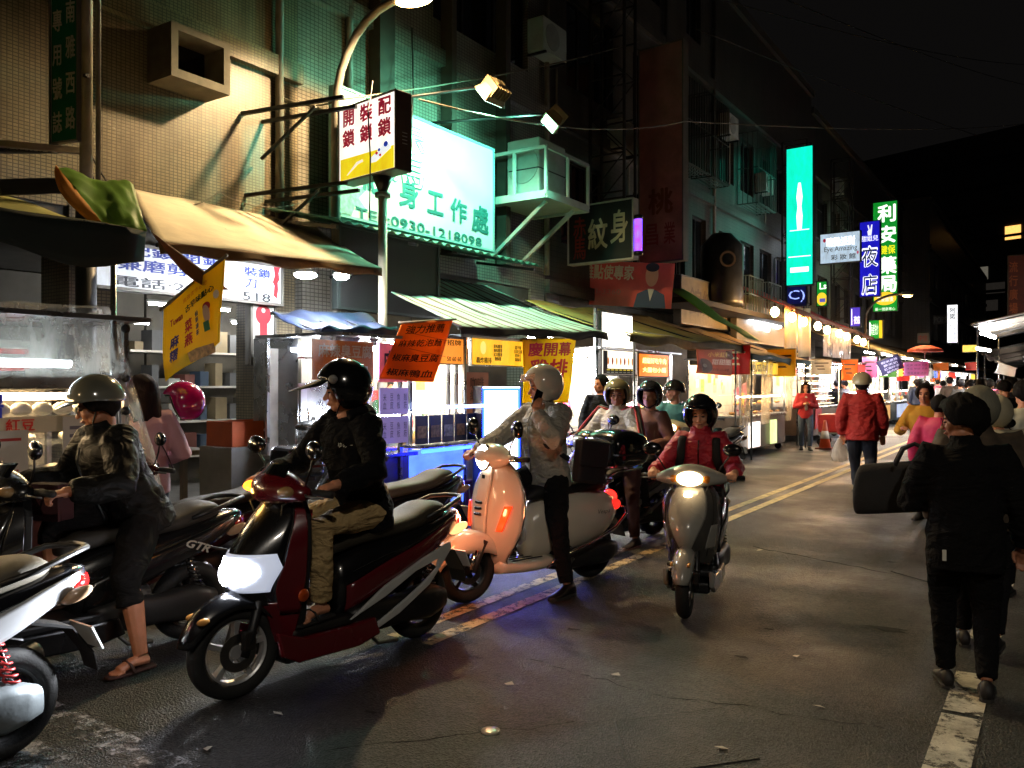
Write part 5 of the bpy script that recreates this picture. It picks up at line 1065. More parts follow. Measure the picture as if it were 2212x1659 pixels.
for (y, x, l_) in ((8.05, -7.94, 'green lit wall beside the lamp'), (13.15, -7.93, 'seam between the pale and dark blocks'), (18.7, -7.93, 'dark block beyond the tall red sign'), (22.05, -7.93, 'seam before the turquoise sign')):
    o = empty('rain_pipe', (x, y, 3.6), 0, 'grey rain pipe on the '+l_, 'pipe'); MB().tube([(0, 0, 0), (0, 0, 8.5)], .05, 8).build('pipe', M('pipe_grey', '6a665c', .6, var=.3), o, True)
    for z in (.6, 3.0, 5.6): MB().lathe([(.055, -.03), (.065, 0), (.055, .03)], 10, (0, 0, z)).build('clip', M('pipe_grey'), o)
# ---------------------------------------------------------------- awnings and stalls
TUBE = lambda e=14, c='f4f8ff': M('tube_%g_%s' % (e, c), 'ffffff', .3, emit=e*15, ec=c)
STL = lambda: M('stainless', '9a9c9e', .28, metal=.9, var=.2, scale=4, dirt=.25)
GLS = lambda: M('clear_glass', 'e8f0f0', .05, alpha=.14, var=.02, spec=.8)
def lerp4(bl, br, fl, fr, u, v): return (bl*(1-u)+br*u)*(1-v)+(fl*(1-u)+fr*u)*v
def awning(label, bl, br, fl, fr, mat, val=.18, vmat=None, sag=.06, wav=.03, poles=True, name='awning', seed=0, nu=28, nv=12, group=None):
    bl, br, fl, fr = map(Vector, (bl, br, fl, fr)); base = (bl+br)/2; o = empty(name, base, 0, label, 'awning', group)
    P = lambda u, v: lerp4(bl, br, fl, fr, u, v)-base
    def fn(u, v):
        q = P(u, v); q.z -= sag*4*v*(1-v)*(.6+.4*math.sin(u*math.pi*5+seed)**2); q.z += wav*noise.noise(Vector((u*5+seed, v*3, seed))); return q
    MB().grid(fn, nu, nv).build('sheet', mat, o, True, solid=.008)
    if val:
        def fv(u, v):
            q = fn(u, 1.0); d = val*(1+.18*math.sin(u*23+seed)+.25*noise.noise(Vector((u*4, seed, 2)))); q.z -= d*v; q += Vector((.03*math.sin(u*17+seed), 0, 0))*v; q.x += .006; return q
        MB().grid(fv, nu, 4).build('valance', vmat or mat, o, True, solid=.006)
    m = M('cage_metal', '4a4a46', .45, metal=.6)
    MB().bar(fn(0, 1)-Vector((.02, 0, .03)), fn(1, 1)-Vector((.02, 0, .03)), .03).build('front_rail', m, o); MB().bar(fn(0, 0)-Vector((0, 0, .03)), fn(1, 0)-Vector((0, 0, .03)), .03).build('back_rail', m, o)
    for u in (.04, .35, .66, .96): MB().bar(P(u, 0)-Vector((0, 0, .06)), P(u, 1)-Vector((0, 0, .05)), .025).build('rafter', m, o)
    if poles:
        for u in (.05, .95): a = P(u, .97); MB().tube([a-Vector((0, 0, .05)), Vector((a.x, a.y, -base.z))], .02, 8).build('pole', STL(), o, True)
    return o
V = Vector
CREAM = cloth('canvas_cream', 'e8dfc6', .2, .75, .12, 2.5, .35); OLIVE = cloth('canvas_olive', 'a0a05c', .25, .75, .15, 3, .4); DGREEN = cloth('canvas_dkgreen', '14211a', .3, .8, .05); LIME = cloth('canvas_lime', '6f9a3c', .2, .4, .2, 3, .2)
# left green canopy with thrown-back tarp
aw = awning('olive canopy with a dark green valance over the mochi stall', (-6.9, -.6, 3.1), (-6.9, 3.25, 3.05), (-5.2, -.6, 2.6), (-5.2, 3.33, 2.62), OLIVE, .24, DGREEN, .05)
tp = empty('tarpaulin', (-6.0, 3.2, 2.95), 0, 'folded green tarpaulin with an orange edge thrown over the olive canopy', 'tarpaulin')
q0, q1, q2, q3 = onX(118, 362, -6.1), onX(288, 402, -6.0), onX(222, 492, -5.35), onX(318, 496, -5.18); bs = Vector((-6.0, 3.2, 2.95))
MB().grid(lambda u, v: lerp4(q0, q1, q2, q3, u, v)-bs+V((0, 0, .02*math.sin(u*9+v*3)+.025*noise.noise(V((u*6, v*6, 1))))), 20, 20).build('sheet', LIME, tp, True, solid=.006)
MB().grid(lambda u, v: q0.lerp(q2, u)-bs+V((.02, -.10*v*math.sin(u*3.0+.1), .015-.05*v+.05*math.sin(u*7*0))), 16, 3).build('orange_edge', cloth('orange_lining', 'd08828', .15, .7, .2), tp, True, solid=.005)
MB().grid(lambda u, v: q3-bs+V((.05, .0, -.02))+V((0, .62*u, -.33*u-.12*v*math.sin(u*3.1))), 12, 4).build('brown_flap', cloth('brown_flap', '8a5a34', .2, .7, .2), tp, True, solid=.006)
awning('long cream canvas awning lit by the street lamp', (-8, 4.95, 3.6), (-7.95, 7.45, 3.6), (-6.0, 3.95, 2.72), (-5.95, 6.5, 2.8), CREAM, .09, cloth('canvas_rust', '8a6a42', .3), .035, .02, poles=False, seed=2)
for i, (u, v) in enumerate(((660, 588), (738, 592))):
    p = onX(u, v, (-6.25, -6.5)[i]); t = empty('work_lamp', p, 0, ('bare white lamp under the end of the cream awning', 'small white lamp under the cream awning near the pole')[i], 'lamp')
    MB().ell((0, 0, -.03), (.08+.03*(1-i), .08+.03*(1-i), .035)).build('bulb', TUBE(30), t, True); MB().lathe([(.02, .08), (.06, .03), (.11, -.01)], 16).build('shade', M('lamp_white', 'd0d0c8', .4), t, True)
awning('blue tarpaulin awning with a ragged rust edge over the steel fridge', (-6.9, 5.85, 2.35), (-6.9, 7.3, 2.42), (-6.0, 5.7, 2.12), (-5.95, 6.75, 2.2), cloth('tarp_blue', '202c48', .3, .6, .1), .14, cloth('tarp_blue'), .08, .06, poles=False, seed=5)
awning('mint striped awning over the fried chicken stall', (-7.95, 7.9, 3.2), (-7.9, 11.2, 3.2), (-5.75, 7.6, 2.25), (-5.55, 10.9, 2.33), cloth('stripe_mint', 'c4d8cc', .12, .7, .15, 3, .25, '7a5c58', .13, 1), .1, cloth('grey_hem', '4a4a48', .3), .06, .03, poles=True, seed=3)
awning('mustard awning with a lime strip over the lightbox stall', (-7.8, 12.2, 3.05), (-7.7, 17.2, 3.1), (-5.5, 11.6, 2.35), (-5.3, 16.4, 2.35), cloth('canvas_mustard', 'c4b66a', .25, .75, .2), .14, cloth('mustard_hem', '7a7048', .3), .08, .05, poles=True, seed=4)
MB_ = MB().grid(lambda u, v: lerp4(V((-6.6, 15.6, 3.5)), V((-6.5, 16.2, 3.55)), V((-5.3, 16.6, 2.5)), V((-5.25, 17.4, 2.45)), u, v)+V((0, 0, .03*math.sin(v*9))), 6, 12).build('tarpaulin', cloth('lime_strip', '7ab030', .15, .6, .3, 3, .2), None, True, solid=.006); tag(MB_, 'narrow lime green tarp strip sloping from the wall', 'tarpaulin')
awning('dark green and brown awning over the doughnut stall', (-7.6, 17.3, 3.0), (-7.6, 21.6, 3.0), (-5.3, 16.9, 2.2), (-5.2, 21.4, 2.15), cloth('brown_tarp', '9a8462', .3, .7, .2), .12, cloth('dkgreen_hem', '1c3a2c', .3), .1, .06, seed=6)
awning('red roof awning with bulbs over the glasses stall', (-7.8, 21.5, 4.5), (-7.8, 30.5, 4.4), (-5.6, 21.4, 3.5), (-5.4, 31, 3.2), cloth('red_awning', 'c03c2c', .3, .7, .3), .12, cloth('rust_hem', '7a4a2a', .3), .06, .05, seed=7)
awning('long drab awning over the far left stalls', (-7.8, 31, 3.6), (-7.6, 46, 3.6), (-5.3, 31, 2.75), (-5.0, 46, 2.6), cloth('drab', '9a8e6c', .3, .75, .2), .14, None, .08, .06, seed=8)
awning('farthest brown awning on the left side', (-7.6, 46.4, 3.6), (-6.5, 75, 3.6), (-5.0, 46.4, 2.7), (-4.2, 75, 2.6), cloth('far_brown', '9a8058', .3, .75, .2), .14, None, .08, .06, seed=11)
awning('white lit awning on the right hand side', (.8, 24, 3.7), (.8, 31, 3.7), (-1.9, 24.5, 3.15), (-1.7, 31, 3.1), cloth('white_tin', 'a89a88', .2, .6, .1), .05, None, .02, .01, seed=12)
awning('dark awning on the right beyond the white one', (.3, 31.5, 3.2), (.3, 46, 3.2), (-2.2, 31.5, 2.7), (-2.3, 46, 2.6), cloth('far_dark', '3a3630', .3), .15, None, .05, .05, seed=13)
awning('far blue grey awning on the right', (-.2, 46.5, 3.3), (-.6, 70, 3.3), (-2.6, 46.5, 2.8), (-3.0, 70, 2.7), cloth('far_blue', '5a6068', .3), .15, None, .05, .05, seed=14)
up = empty('parasol', onX(1998, 800, -4.6)*1, 0, 'red topped round parasol far down the street', 'parasol'); up.location.z = 0
MB().lathe([(.0, .22), (.3, .18), (.62, .05), (.68, -.06)], 16, (0, 0, 2.95)).build('canopy', cloth('parasol_red', 'a84030', .2), up, False, solid=.01); MB().tube([(0, 0, 0), (0, 0, 3.1)], .025, 8).build('pole', STL(), up, True)
def tube_lamp(label, a, b_, e=14, c='f4f8ff', r=.018, group=None):
    a = V(a); b_ = V(b_); o = empty('tube_lamp', (a+b_)/2, 0, label, 'tube lamp', group); c0 = (a+b_)/2
    MB().tube([a-c0, b_-c0], r, 8).build('tube', TUBE(e, c), o, True); d = (b_-a).normalized(); MB().bar(a-c0-d*.03+V((0, 0, .035)), b_-c0+d*.03+V((0, 0, .035)), .05, .03).build('batten', M('batten', 'c8c8c4', .5), o); return o
def paper(o, x, y, z, w_, h_, c, lines=5, ic='40485a'):
    MB().box((x, y, z), (.006, w_, h_)).build('menu_sheet', M('paper_'+c, c, .7, var=.05), o)
    m = MB()
    for k in range(lines):
        zz = z+h_*(.36-.72*k/max(1, lines-1)); ww = w_*random.uniform(.45, .8); m.span((x+.0035, y-w_*.4, zz-h_*.022), (x+.0045, y-w_*.4+ww, zz+h_*.022))
    m.build('print', ink(ic), o)
def stall(label, Y0, Y1, Xf, dep=1.1, zc=.85, zt=2.05, body='7a7a78', lit=10, lc='fff0d0', box=None, items=(), boxh=.34, boxz=None, goods='c89858', glass=True, curtain=0, menu='d8c878', bm=None, cat='food stall', goodn=18, front=None, gshape=0):
    o = empty('food_stall', (Xf-dep, Y0, 0), 0, label, cat); L_ = Y1-Y0; st = STL(); bmt = bm or M('cart_'+body, body, .4, var=.2, metal=.3, dirt=.3)
    MB().span((0, 0, .16), (dep-.02, L_, zc-.04)).build('cart_body', bmt, o, bevel=.012); MB().span((-.02, -.04, zc-.04), (dep+.04, L_+.04, zc)).build('counter', st, o, bevel=.008)
    if front: MB().span((dep-.015, .08, .26), (dep-.008, L_-.08, zc-.12)).build('front_panel', front, o)
    for x in (.15, dep-.15):
        for y in (.12, L_-.12): MB().lathe([(.0, -.03), (.08, -.03), (.08, .03), (0, .03)], 14, (x, y, .08), (0, 1, 0)).build('caster', TYRE(), o)
    for x in (.02, dep-.03):
        for y in (.02, L_-.02): MB().span((x-.017, y-.017, zc), (x+.017, y+.017, zt)).build('post', st, o)
    MB().span((-.05, -.08, zt), (dep+.12, L_+.08, zt+.03)).build('roof', st, o)
    if lit: MB().tube([(dep*.6, .12, zt-.07), (dep*.6, L_-.12, zt-.07)], .016, 8).build('tube_light', TUBE(lit, lc), o, True)
    MB().span((-.01, .03, zc), (.0, L_-.03, zt-.1)).build('back_panel', M('backp', 'a8a49a', .5, var=.2, dirt=.3), o)
    if glass:
        g = GLS(); MB().span((dep-.025, .04, zc+.002), (dep-.019, L_-.04, zc+.42)).build('glass_front', g, o); MB().span((dep*.45, .04, zc+.42), (dep-.02, L_-.04, zc+.426)).build('glass_top', g, o)
        MB().span((dep*.45, .05, zc+.21), (dep-.04, L_-.05, zc+.216)).build('glass_shelf', g, o)
        if lit: MB().tube([(dep-.12, .1, zc+.4), (dep-.12, L_-.1, zc+.4)], .012, 6).build('case_light', TUBE(lit*.8, lc), o, True); MB().tube([(dep*.3, .1, zt-.12), (dep*.3, L_-.1, zt-.12)], .02, 6).build('tube_light', TUBE(lit*.7, lc), o, True)
    rnd = random.Random(int(Y0*10)); gm = M('food_'+goods, goods, .5, var=.4, scale=30, bump=.5, bscale=60)
    for k in range(goodn):
        y = .1+(L_-.2)*((k+.5)/goodn); z = zc+.005 if k % 2 else (zc+.222 if glass else zc+.005); s = rnd.uniform(.035, .065); x = dep-rnd.uniform(.12, .38)
        if gshape == 0: MB().ell((x, y, z+s*.6), (s*1.2, s, s*.6), None, 10, 6).build('food', gm, o, True)
        elif gshape == 1: MB().lathe([(0, 0), (s*.6, 0), (s*.6, s*2.2), (s*.25, s*2.8), (s*.25, s*3.2), (0, s*3.2)], 10, (x, y, z)).build('bottle', M('bott_%d' % (k % 4), ('c03020', 'd0a030', '406030', 'c8c8c0')[k % 4], .3), o, True)
        else: MB().span((x-.05, y-.03, z), (x+.05, y+.03, z+rnd.uniform(.06, .16))).build('packet', M('pack_%d' % (k % 5), ('c83040', 'e0b040', '4070b0', 'e8e0d0', '60a050')[k % 5], .4), o, bevel=.006)
    pr = random.Random(int(Y0*7)); PC = ('c83838', 'e0b030', 'e8e0d0', '4060a8', 'd87830', '60903c', 'c05890')
    for k in range(max(4, int(L_*3.2))):
        y_ = .15+(L_-.3)*pr.random(); z_ = zc+.5+(zt-zc-.75)*pr.random(); w2, h2 = pr.uniform(.1, .26), pr.uniform(.12, .3); c_ = pr.choice(PC)
        MB().span((.002+.001*k, y_-w2/2, z_-h2/2), (.0026+.001*k, y_+w2/2, z_+h2/2)).build('poster', M('poster_'+c_, c_, .5, var=.55, scale=16), o)
    for k in range(max(2, int(L_*1.6))):
        y_ = .12+(L_-.24)*(k+.5)/max(2, int(L_*1.6)); c_ = pr.choice(PC); h2 = pr.uniform(.12, .2)
        MB().span((dep-.06, y_-.07, zt-.1-h2), (dep-.056, y_+.07, zt-.1)).build('price_card', M('poster_'+c_), o)
    if box is not None:
        bz = boxz or zt-.02-boxh; lb2 = empty('light_box', (dep+.06, L_/2, bz+boxh/2), R(90), parent=o); lb2.rotation_euler = (R(90), 0, R(90))
        MB().box((0, 0, -.05), (L_-.02, boxh, .1)).build('case', STL(), lb2); MB().box((0, 0, .003), (L_-.06, boxh-.04, .006)).build('face', box, lb2)
        for k, it in enumerate(items):
            s, cx, cy, ww, hh, mt = it[:6]; bo = it[6] if len(it) > 6 else 0
            Mx = Matrix.Translation((cx*L_, cy*boxh, .0085+.0007*k))
            if isinstance(s, str): letters(s, lb2, mt, ww*L_, hh*boxh, Mx, bo)
            else: s(lb2, Mx, ww*L_, hh*boxh, mt)
    return o
# --- mochi stall at the left edge
ms = stall('mochi stall with warm lit glass case and red lower panel', .6, 3.28, -5.3, 1.05, .98, 2.0, '6a3028', 0, 'fff0d0', None, (), goods='e8e0d0', glass=True, goodn=22)
MB().tube([(.8, .3, 1.50), (.8, 2.55, 1.50)], .022, 8).build('case_tube', TUBE(4, 'ffd8a0'), ms, True)
MB().span((.3, .05, 1.545), (1.06, 2.66, 1.66)).build('hood', STL(), ms, bevel=.02)
letters('芝麻', ms, ink('4a2a18'), .17, .075, Matrix.Translation((1.055, 1.66, 1.33)) @ Matrix.Rotation(R(90), 4, 'Z') @ Matrix.Rotation(R(90), 4, 'X'), .012)
letters('紅豆', ms, ink('c02818', .1), .17, .075, Matrix.Translation((1.055, 1.96, 1.33)) @ Matrix.Rotation(R(90), 4, 'Z') @ Matrix.Rotation(R(90), 4, 'X'), .012)
letters('糬', ms, ink('2838a8', .15), .17, .15, Matrix.Translation((1.055, 1.78, 1.45)) @ Matrix.Rotation(R(90), 4, 'Z') @ Matrix.Rotation(R(90), 4, 'X'), .02)
MB().span((1.045, 1.3, 1.28), (1.05, 2.3, 1.38)).build('label_strip', M('strip_cream', 'd8c8a8', .6), ms)
for k in range(12): MB().ell((.9, 1.0+.13*k, 1.42), (.07, .062, .045), None, 10, 6).build('mochi', M('mochi_white', 'e8e2d6', .6, emit=0), ms, True)
paper(ms, 1.07, 2.42, 1.12, .42, .5, 'c8c2b8', 8, '6a6470'); paper(ms, 1.07, 1.8, 1.1, .4, .4, 'c0b8ac', 4, 'a02820')
tube_lamp('white tube glaring behind the plastic sheet of the mochi stall', (-5.55, 2.15, 1.72), (-5.55, 3.0, 1.72), 2.2, 'e8f8ff', .03)
tn = empty('plastic_sheet', (-5.3, 3.3, 0), 0, 'clear plastic sheet tent draped over the mochi stall', 'plastic sheet')
a0, a1, a2 = onX(0, 705, -5.22), onX(235, 662, -5.25), onX(395, 1075, -5.15); bs = V((-5.3, 3.3, 0))
FILM = film('film_clear', 'b8b4ac', .46)
MB().grid(lambda u, v: (lerp4(V((-5.22, -.5, 1.95)), a1, V((-5.2, -.5, 1.62)), V((-5.2, a1.y+.14, 1.62)), u, v)-bs)+V((.02*noise.noise(V((u*14, v*4, 0))), 0, .0)), 60, 10).build('front_sheet', FILM, tn, True)
MB().grid(lambda u, v: (lerp4(a1, a1+V((-1.1, .15, -.1)), V((a2.x, a2.y, .35)), V((a2.x-1.2, a2.y+.1, .35)), u, v)-bs)+V((.03*math.sin(u*20+v*3), .04*math.sin(u*13)*v+.03*noise.noise(V((u*9, v*5, 3))), 0)), 40, 30).build('side_sheet', FILM, tn, True)
MB().grid(lambda u, v: (lerp4(V((-6.5, -.5, 2.2)), a1+V((-1.2, .1, .05)), V((-5.22, -.5, 1.955)), a1, u, v)-bs)+V((0, 0, .03*noise.noise(V((u*9, v*5, 8))))), 40, 10).build('top_sheet', FILM, tn, True)
MB().tube([a1-bs+V((0, .03, .02)), V((.0, .05, .0))+V((a1.x+.02-bs.x, a1.y+.08-bs.y, 0))], .016, 8).build('post', STL(), tn, True)
for z in (1.4, 1.62, 1.95): MB().ell((a1.x+.03-bs.x, a1.y+.1-bs.y, z), (.03, .03, .03)).build('clamp', BLK(), tn, True)
q_a, q_b = onX(-10, 322, -6.75), onX(180, 327, -6.7); re_ = empty('roof_edge', (q_a+q_b)/2, 0, 'pale sheet metal roof edge above the olive canopy', 'roof edge'); c_ = (q_a+q_b)/2
MB().bar(q_a-c_-V((0, .3, 0)), q_b-c_, .06, .05).build('edge', M('edge_pale', 'a89c80', .6, var=.2, dirt=.4), re_); MB().grid(lambda u, v: (q_a.lerp(q_b, u)-c_)+V((-1.2*v, 0, .18*v+.015*math.sin(u*60))), 60, 3).build('sheet', M('roof_3a3833'), re_, True, solid=.006)
MB().bar(q_a-c_+V((.05, 0, -.3)), q_b-c_+V((.05, 0, -.28)), .05, .12).build('beam', BLK(), re_)
# yellow snack banner on a slanted rod
def fbanner(label, pts, mat, items, rod=True, X=None, name='banner'):
    """four corners tl, tr, bl, br in the world; items in 0..1 coordinates"""
    tl, tr, bl, br = map(Vector, pts); c = (tl+tr+bl+br)/4; o = empty(name, c, 0, label, 'banner'); ux = ((tr-tl)+(br-bl)).normalized(); n = ux.cross(((tl-bl)+(tr-br)).normalized()).normalized()
    P = lambda x, y: (bl*(1-x)+br*x)*(1-y)+(tl*(1-x)+tr*x)*y-c
    wob = lambda x, y: n*.02*math.sin(x*7+y*4)*(1-y*.5)
    MB().grid(lambda u, v: P(u, v)+wob(u, v), 20, 20).build('sheet', mat, o, True, solid=.003)
    if rod: MB().tube([P(-.05, 1.0), P(1.05, 1.0)], .012, 8).build('rod', M('rod_wood', '7a6a50', .6), o, True)
    for k, it in enumerate(items):
        s, cx, cy, ww, hh, mt = it[:6]; W = (P(1, cy)-P(0, cy)); Hh = (P(cx, 1)-P(cx, 0)); 
        ex = W; ey = Hh
        Mx = Matrix(((ex.x, ey.x, n.x, 0), (ex.y, ey.y, n.y, 0), (ex.z, ey.z, n.z, 0), (0, 0, 0, 1))); Mx.translation = P(cx, cy)+wob(cx, cy)+n*(.012+.0008*k)
        if isinstance(s, str): letters(s, o, mt, ww, hh, Matrix.Identity(4), it[6] if len(it) > 6 else 0, sp=it[8] if len(it) > 8 else 1.0, warp=lambda x, y, z=0, cx=cx, cy=cy, k=k: P(cx+x, cy+y)+wob(cx+x, cy+y)+n*(.007+.0008*k+z))
        else: s(o, Mx, ww, hh, mt)
    return o
d0 = 5.9
Yb = [onX(352, 665, -5.5), onX(484, 556, -4.95), onX(358, 824, -5.5), onX(478, 738, -4.95)]
fbanner('yellow snack banner with red and blue characters on a slanted rod', Yb, cloth('banner_yellow', 'ecc810', .06, .6, .35, 3, .08), [
    ('南雅夜市必吃', .55, .86, .42, .06, ink('c05018'), 0), ('古早味點心', .62, .73, .5, .085, ink('1c3a20'), .012), ('Tuwan', .22, .70, .2, .09, ink('a82828'), .01),
    ('麻\n糬', .2, .33, .13, .34, ink('28286a'), .018, 0, 1.1), ('菜\n燕', .42, .42, .13, .34, ink('b82820'), .018, 0, 1.1), ('仙\n草\n凍\n茶', .58, .45, .06, .3, ink('28386a'), .006, 0, 1.1),
    (oval, .78, .45, .14, .22, ink('d8a880')), (oval, .78, .54, .16, .1, ink('c03028')), (rect, .78, .3, .12, .12, ink('2c7038')), (oval, .93, .6, .12, .1, ink('f0e8d8')),
    (poly([(-.5, -.5), (.5, -.5), (.5, .3), (.1, .5), (-.5, .2)]), .5, .075, .96, .15, M('print_food', 'b88850', .6, var=.6, scale=14))])
# orange hanging banner of the tofu stall
Ob = [onX(868, 697, -5.75), onX(980, 690, -5.55), onX(818, 818, -5.75), onX(935, 826, -5.55)]
fbanner('orange cloth banner with four rows of black characters', Ob, cloth('banner_orange', 'f08a34', .08, .65, .55, 3, .06), [('強力推薦', .5, .86, .72, .15, ink('2a1c10'), .006), ('麻辣乾泡麵', .5, .62, .8, .12, ink('2a1c10'), .012), ('椒麻臭豆腐', .5, .37, .86, .13, ink('2a1c10'), .012), ('椒麻鴨血', .5, .12, .86, .12, ink('2a1c10'), .012), (rect, .5, .74, .98, .008, ink('a04a18')), (rect, .5, .495, .98, .008, ink('a04a18'))])
Kb = [onX(1130, 732, -5.75), onX(1246, 730, -5.7), onX(1128, 870, -5.75), onX(1225, 870, -5.7)]
fbanner('yellow grand opening banner with big red characters', Kb, cloth('opening_yellow', 'f0d418', .05, .6, .55, 3, 0), [('慶開幕', .5, .83, .82, .22, ink('b8183c', .15), .018), ('雞排', .5, .53, .74, .3, ink('c02030', .2), .02), ('2', .2, .2, .14, .2, ink('c02030', .2)), ('只要', .42, .2, .1, .12, ink('c02030', .2)), ('1', .6, .2, .1, .2, ink('c02030', .2))])
Db = [onX(1505, 753, -5.0), onX(1583, 755, -5.0), onX(1503, 806, -5.0), onX(1578, 812, -5.0)]
fbanner('pink doughnut stall banner with two ring prints', Db, cloth('banner_pinkbrown', 'd08a74', .1, .6, .5, 3, 0), [('小米紅藜', .6, .78, .6, .2, ink('e8c878', .2), .01), ('甜甜圈', .68, .5, .5, .22, ink('e8d8c8', .2), .01), (oval, .2, .33, .36, .55, ink('7a3a18')), (oval, .2, .33, .1, .14, ink('d8b8a8')), (oval, .84, .78, .24, .3, ink('8a4a2a')), (oval, .84, .78, .07, .09, ink('c08878')), ('甜在心裡', .65, .2, .5, .1, ink('7a4a3a'))])
Pb = [onX(1893, 782, -4.4), onX(1940, 764, -4.4), onX(1905, 812, -4.4), onX(1952, 795, -4.4)]
fbanner('tilted violet hanging board with white characters', Pb, cloth('banner_violet', '342a60', .1, .6, .4, 3, 0), [('蝦米意麵', .5, .78, .7, .16, ink('d8d0f0', .5)), ('豚米奶', .5, .55, .6, .16, ink('d8d0f0', .5)), ('紅油炒手', .5, .32, .7, .16, ink('d8d0f0', .5)), ('豬肉飯', .5, .1, .6, .14, ink('d8d0f0', .5))])
Pb = [onX(1952, 782, -4.2), onX(2008, 780, -4.2), onX(1952, 812, -4.2), onX(2004, 812, -4.2)]
fbanner('pink menu banner hanging beyond the violet board', Pb, cloth('banner_pink', 'e08cc8', .1, .6, .5, 3, 0), [('紅茶 綠茶 奶茶', .5, .75, .8, .15, ink('6a2050')), ('冬瓜 檸檬 多多', .5, .5, .8, .15, ink('6a2050')), ('青茶 拿鐵 冰沙', .5, .2, .8, .15, ink('6a2050'))])
Pb = [onX(2015, 785, -3.9), onX(2050, 783, -3.9), onX(2015, 800, -3.9), onX(2048, 800, -3.9)]
fbanner('small orange hanging board among the far stalls', Pb, cloth('banner_or', 'e09a38', .1, .6, .5, 3, 0), [])
Pb = [onX(2085, 783, -2.9), onX(2113, 781, -2.9), onX(2085, 800, -2.9), onX(2112, 800, -2.9)]
fbanner('small red hanging board over the crowd', Pb, cloth('banner_rd', 'c82820', .1, .6, .5, 3, 0), [])
Pb = [onX(2158, 782, -1.5), onX(2196, 795, -1.5), onX(2148, 806, -1.5), onX(2190, 814, -1.5)]
fbanner('white tilted paper board on the right stalls', Pb, cloth('board_white', 'c8c4b8', .1, .6, .3, 3, 0), [])
# fridge
fr = empty('fridge', (-7.25, 5.9, .12), 0, 'tall stainless steel fridge beside the tiled column', 'fridge')
MB().span((0, 0, .1), (.7, .78, 1.95)).build('cabinet', STL(), fr, bevel=.012); MB().span((.701, .01, .12), (.73, .77, 1.44)).build('door', STL(), fr, bevel=.008); MB().span((.701, .0, 1.47), (.75, .78, 1.72)).build('control_panel', M('panel_beige', '8a8472', .5), fr, bevel=.005); MB().span((.752, .42, 1.53), (.758, .72, 1.66)).build('display', M('disp', '1a1616', .3), fr); MB().span((.701, .0, 1.74), (.76, .78, 1.94)).build('top_grille', M('panel_beige'), fr, bevel=.005)
MB().tube([(.77, .06, .75), (.79, .06, .8), (.79, .06, 1.15), (.77, .06, 1.2)], .012, 8).build('handle', CHROME(), fr, True)
# stinky tofu stall
ts = stall('stinky tofu stall behind plastic with orange banner and light strip', 5.72, 6.9, -5.85, 1.0, .85, 2.05, '5a5a5c', 8, 'e8f0ff', None, goods='8a5a30')
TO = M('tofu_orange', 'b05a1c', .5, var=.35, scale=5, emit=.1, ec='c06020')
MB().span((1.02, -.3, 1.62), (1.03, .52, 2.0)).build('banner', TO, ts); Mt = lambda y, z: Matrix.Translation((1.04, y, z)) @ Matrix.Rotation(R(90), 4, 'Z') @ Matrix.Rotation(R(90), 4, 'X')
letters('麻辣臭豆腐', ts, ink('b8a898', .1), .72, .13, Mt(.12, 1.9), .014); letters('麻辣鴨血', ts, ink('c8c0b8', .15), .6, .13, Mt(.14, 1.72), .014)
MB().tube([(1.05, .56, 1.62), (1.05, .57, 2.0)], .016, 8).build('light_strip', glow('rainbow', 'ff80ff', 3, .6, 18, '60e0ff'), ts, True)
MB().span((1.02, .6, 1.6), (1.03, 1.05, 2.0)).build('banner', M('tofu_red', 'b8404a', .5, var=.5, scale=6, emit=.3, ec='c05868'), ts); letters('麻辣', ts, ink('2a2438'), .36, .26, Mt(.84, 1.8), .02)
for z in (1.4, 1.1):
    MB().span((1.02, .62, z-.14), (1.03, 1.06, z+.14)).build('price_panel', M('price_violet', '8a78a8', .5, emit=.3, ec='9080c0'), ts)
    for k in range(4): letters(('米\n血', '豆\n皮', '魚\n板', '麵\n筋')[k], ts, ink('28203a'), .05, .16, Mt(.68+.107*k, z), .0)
MB().grid(lambda u, v: V((1.12+.03*math.sin(v*17), -.45+.95*v, .75+1.28*(1-u))), 16, 26).build('plastic_curtain', film('film_smoke', '8a8a88', .22), ts, True)
MB().lathe([(.16, .0), (.18, .02), (.18, .3), (.165, .3)], 22, (.78, -.05, .86)).build('pot', STL(), ts, True); MB().lathe([(.19, 0), (.15, .05), (.03, .07), (.02, .1), (0, .1)], 22, (.78, -.05, 1.16)).build('pot_lid', STL(), ts, True)
# lit cart added to fill the dark gap between the two
stall('narrow lit steel cart added in the dark gap between the tofu and chicken stalls', 6.98, 7.7, -5.95, 1.0, .86, 2.1, '8a8c90', 9, 'fff0d8', None, goods='c8a060', goodn=8, gshape=1)
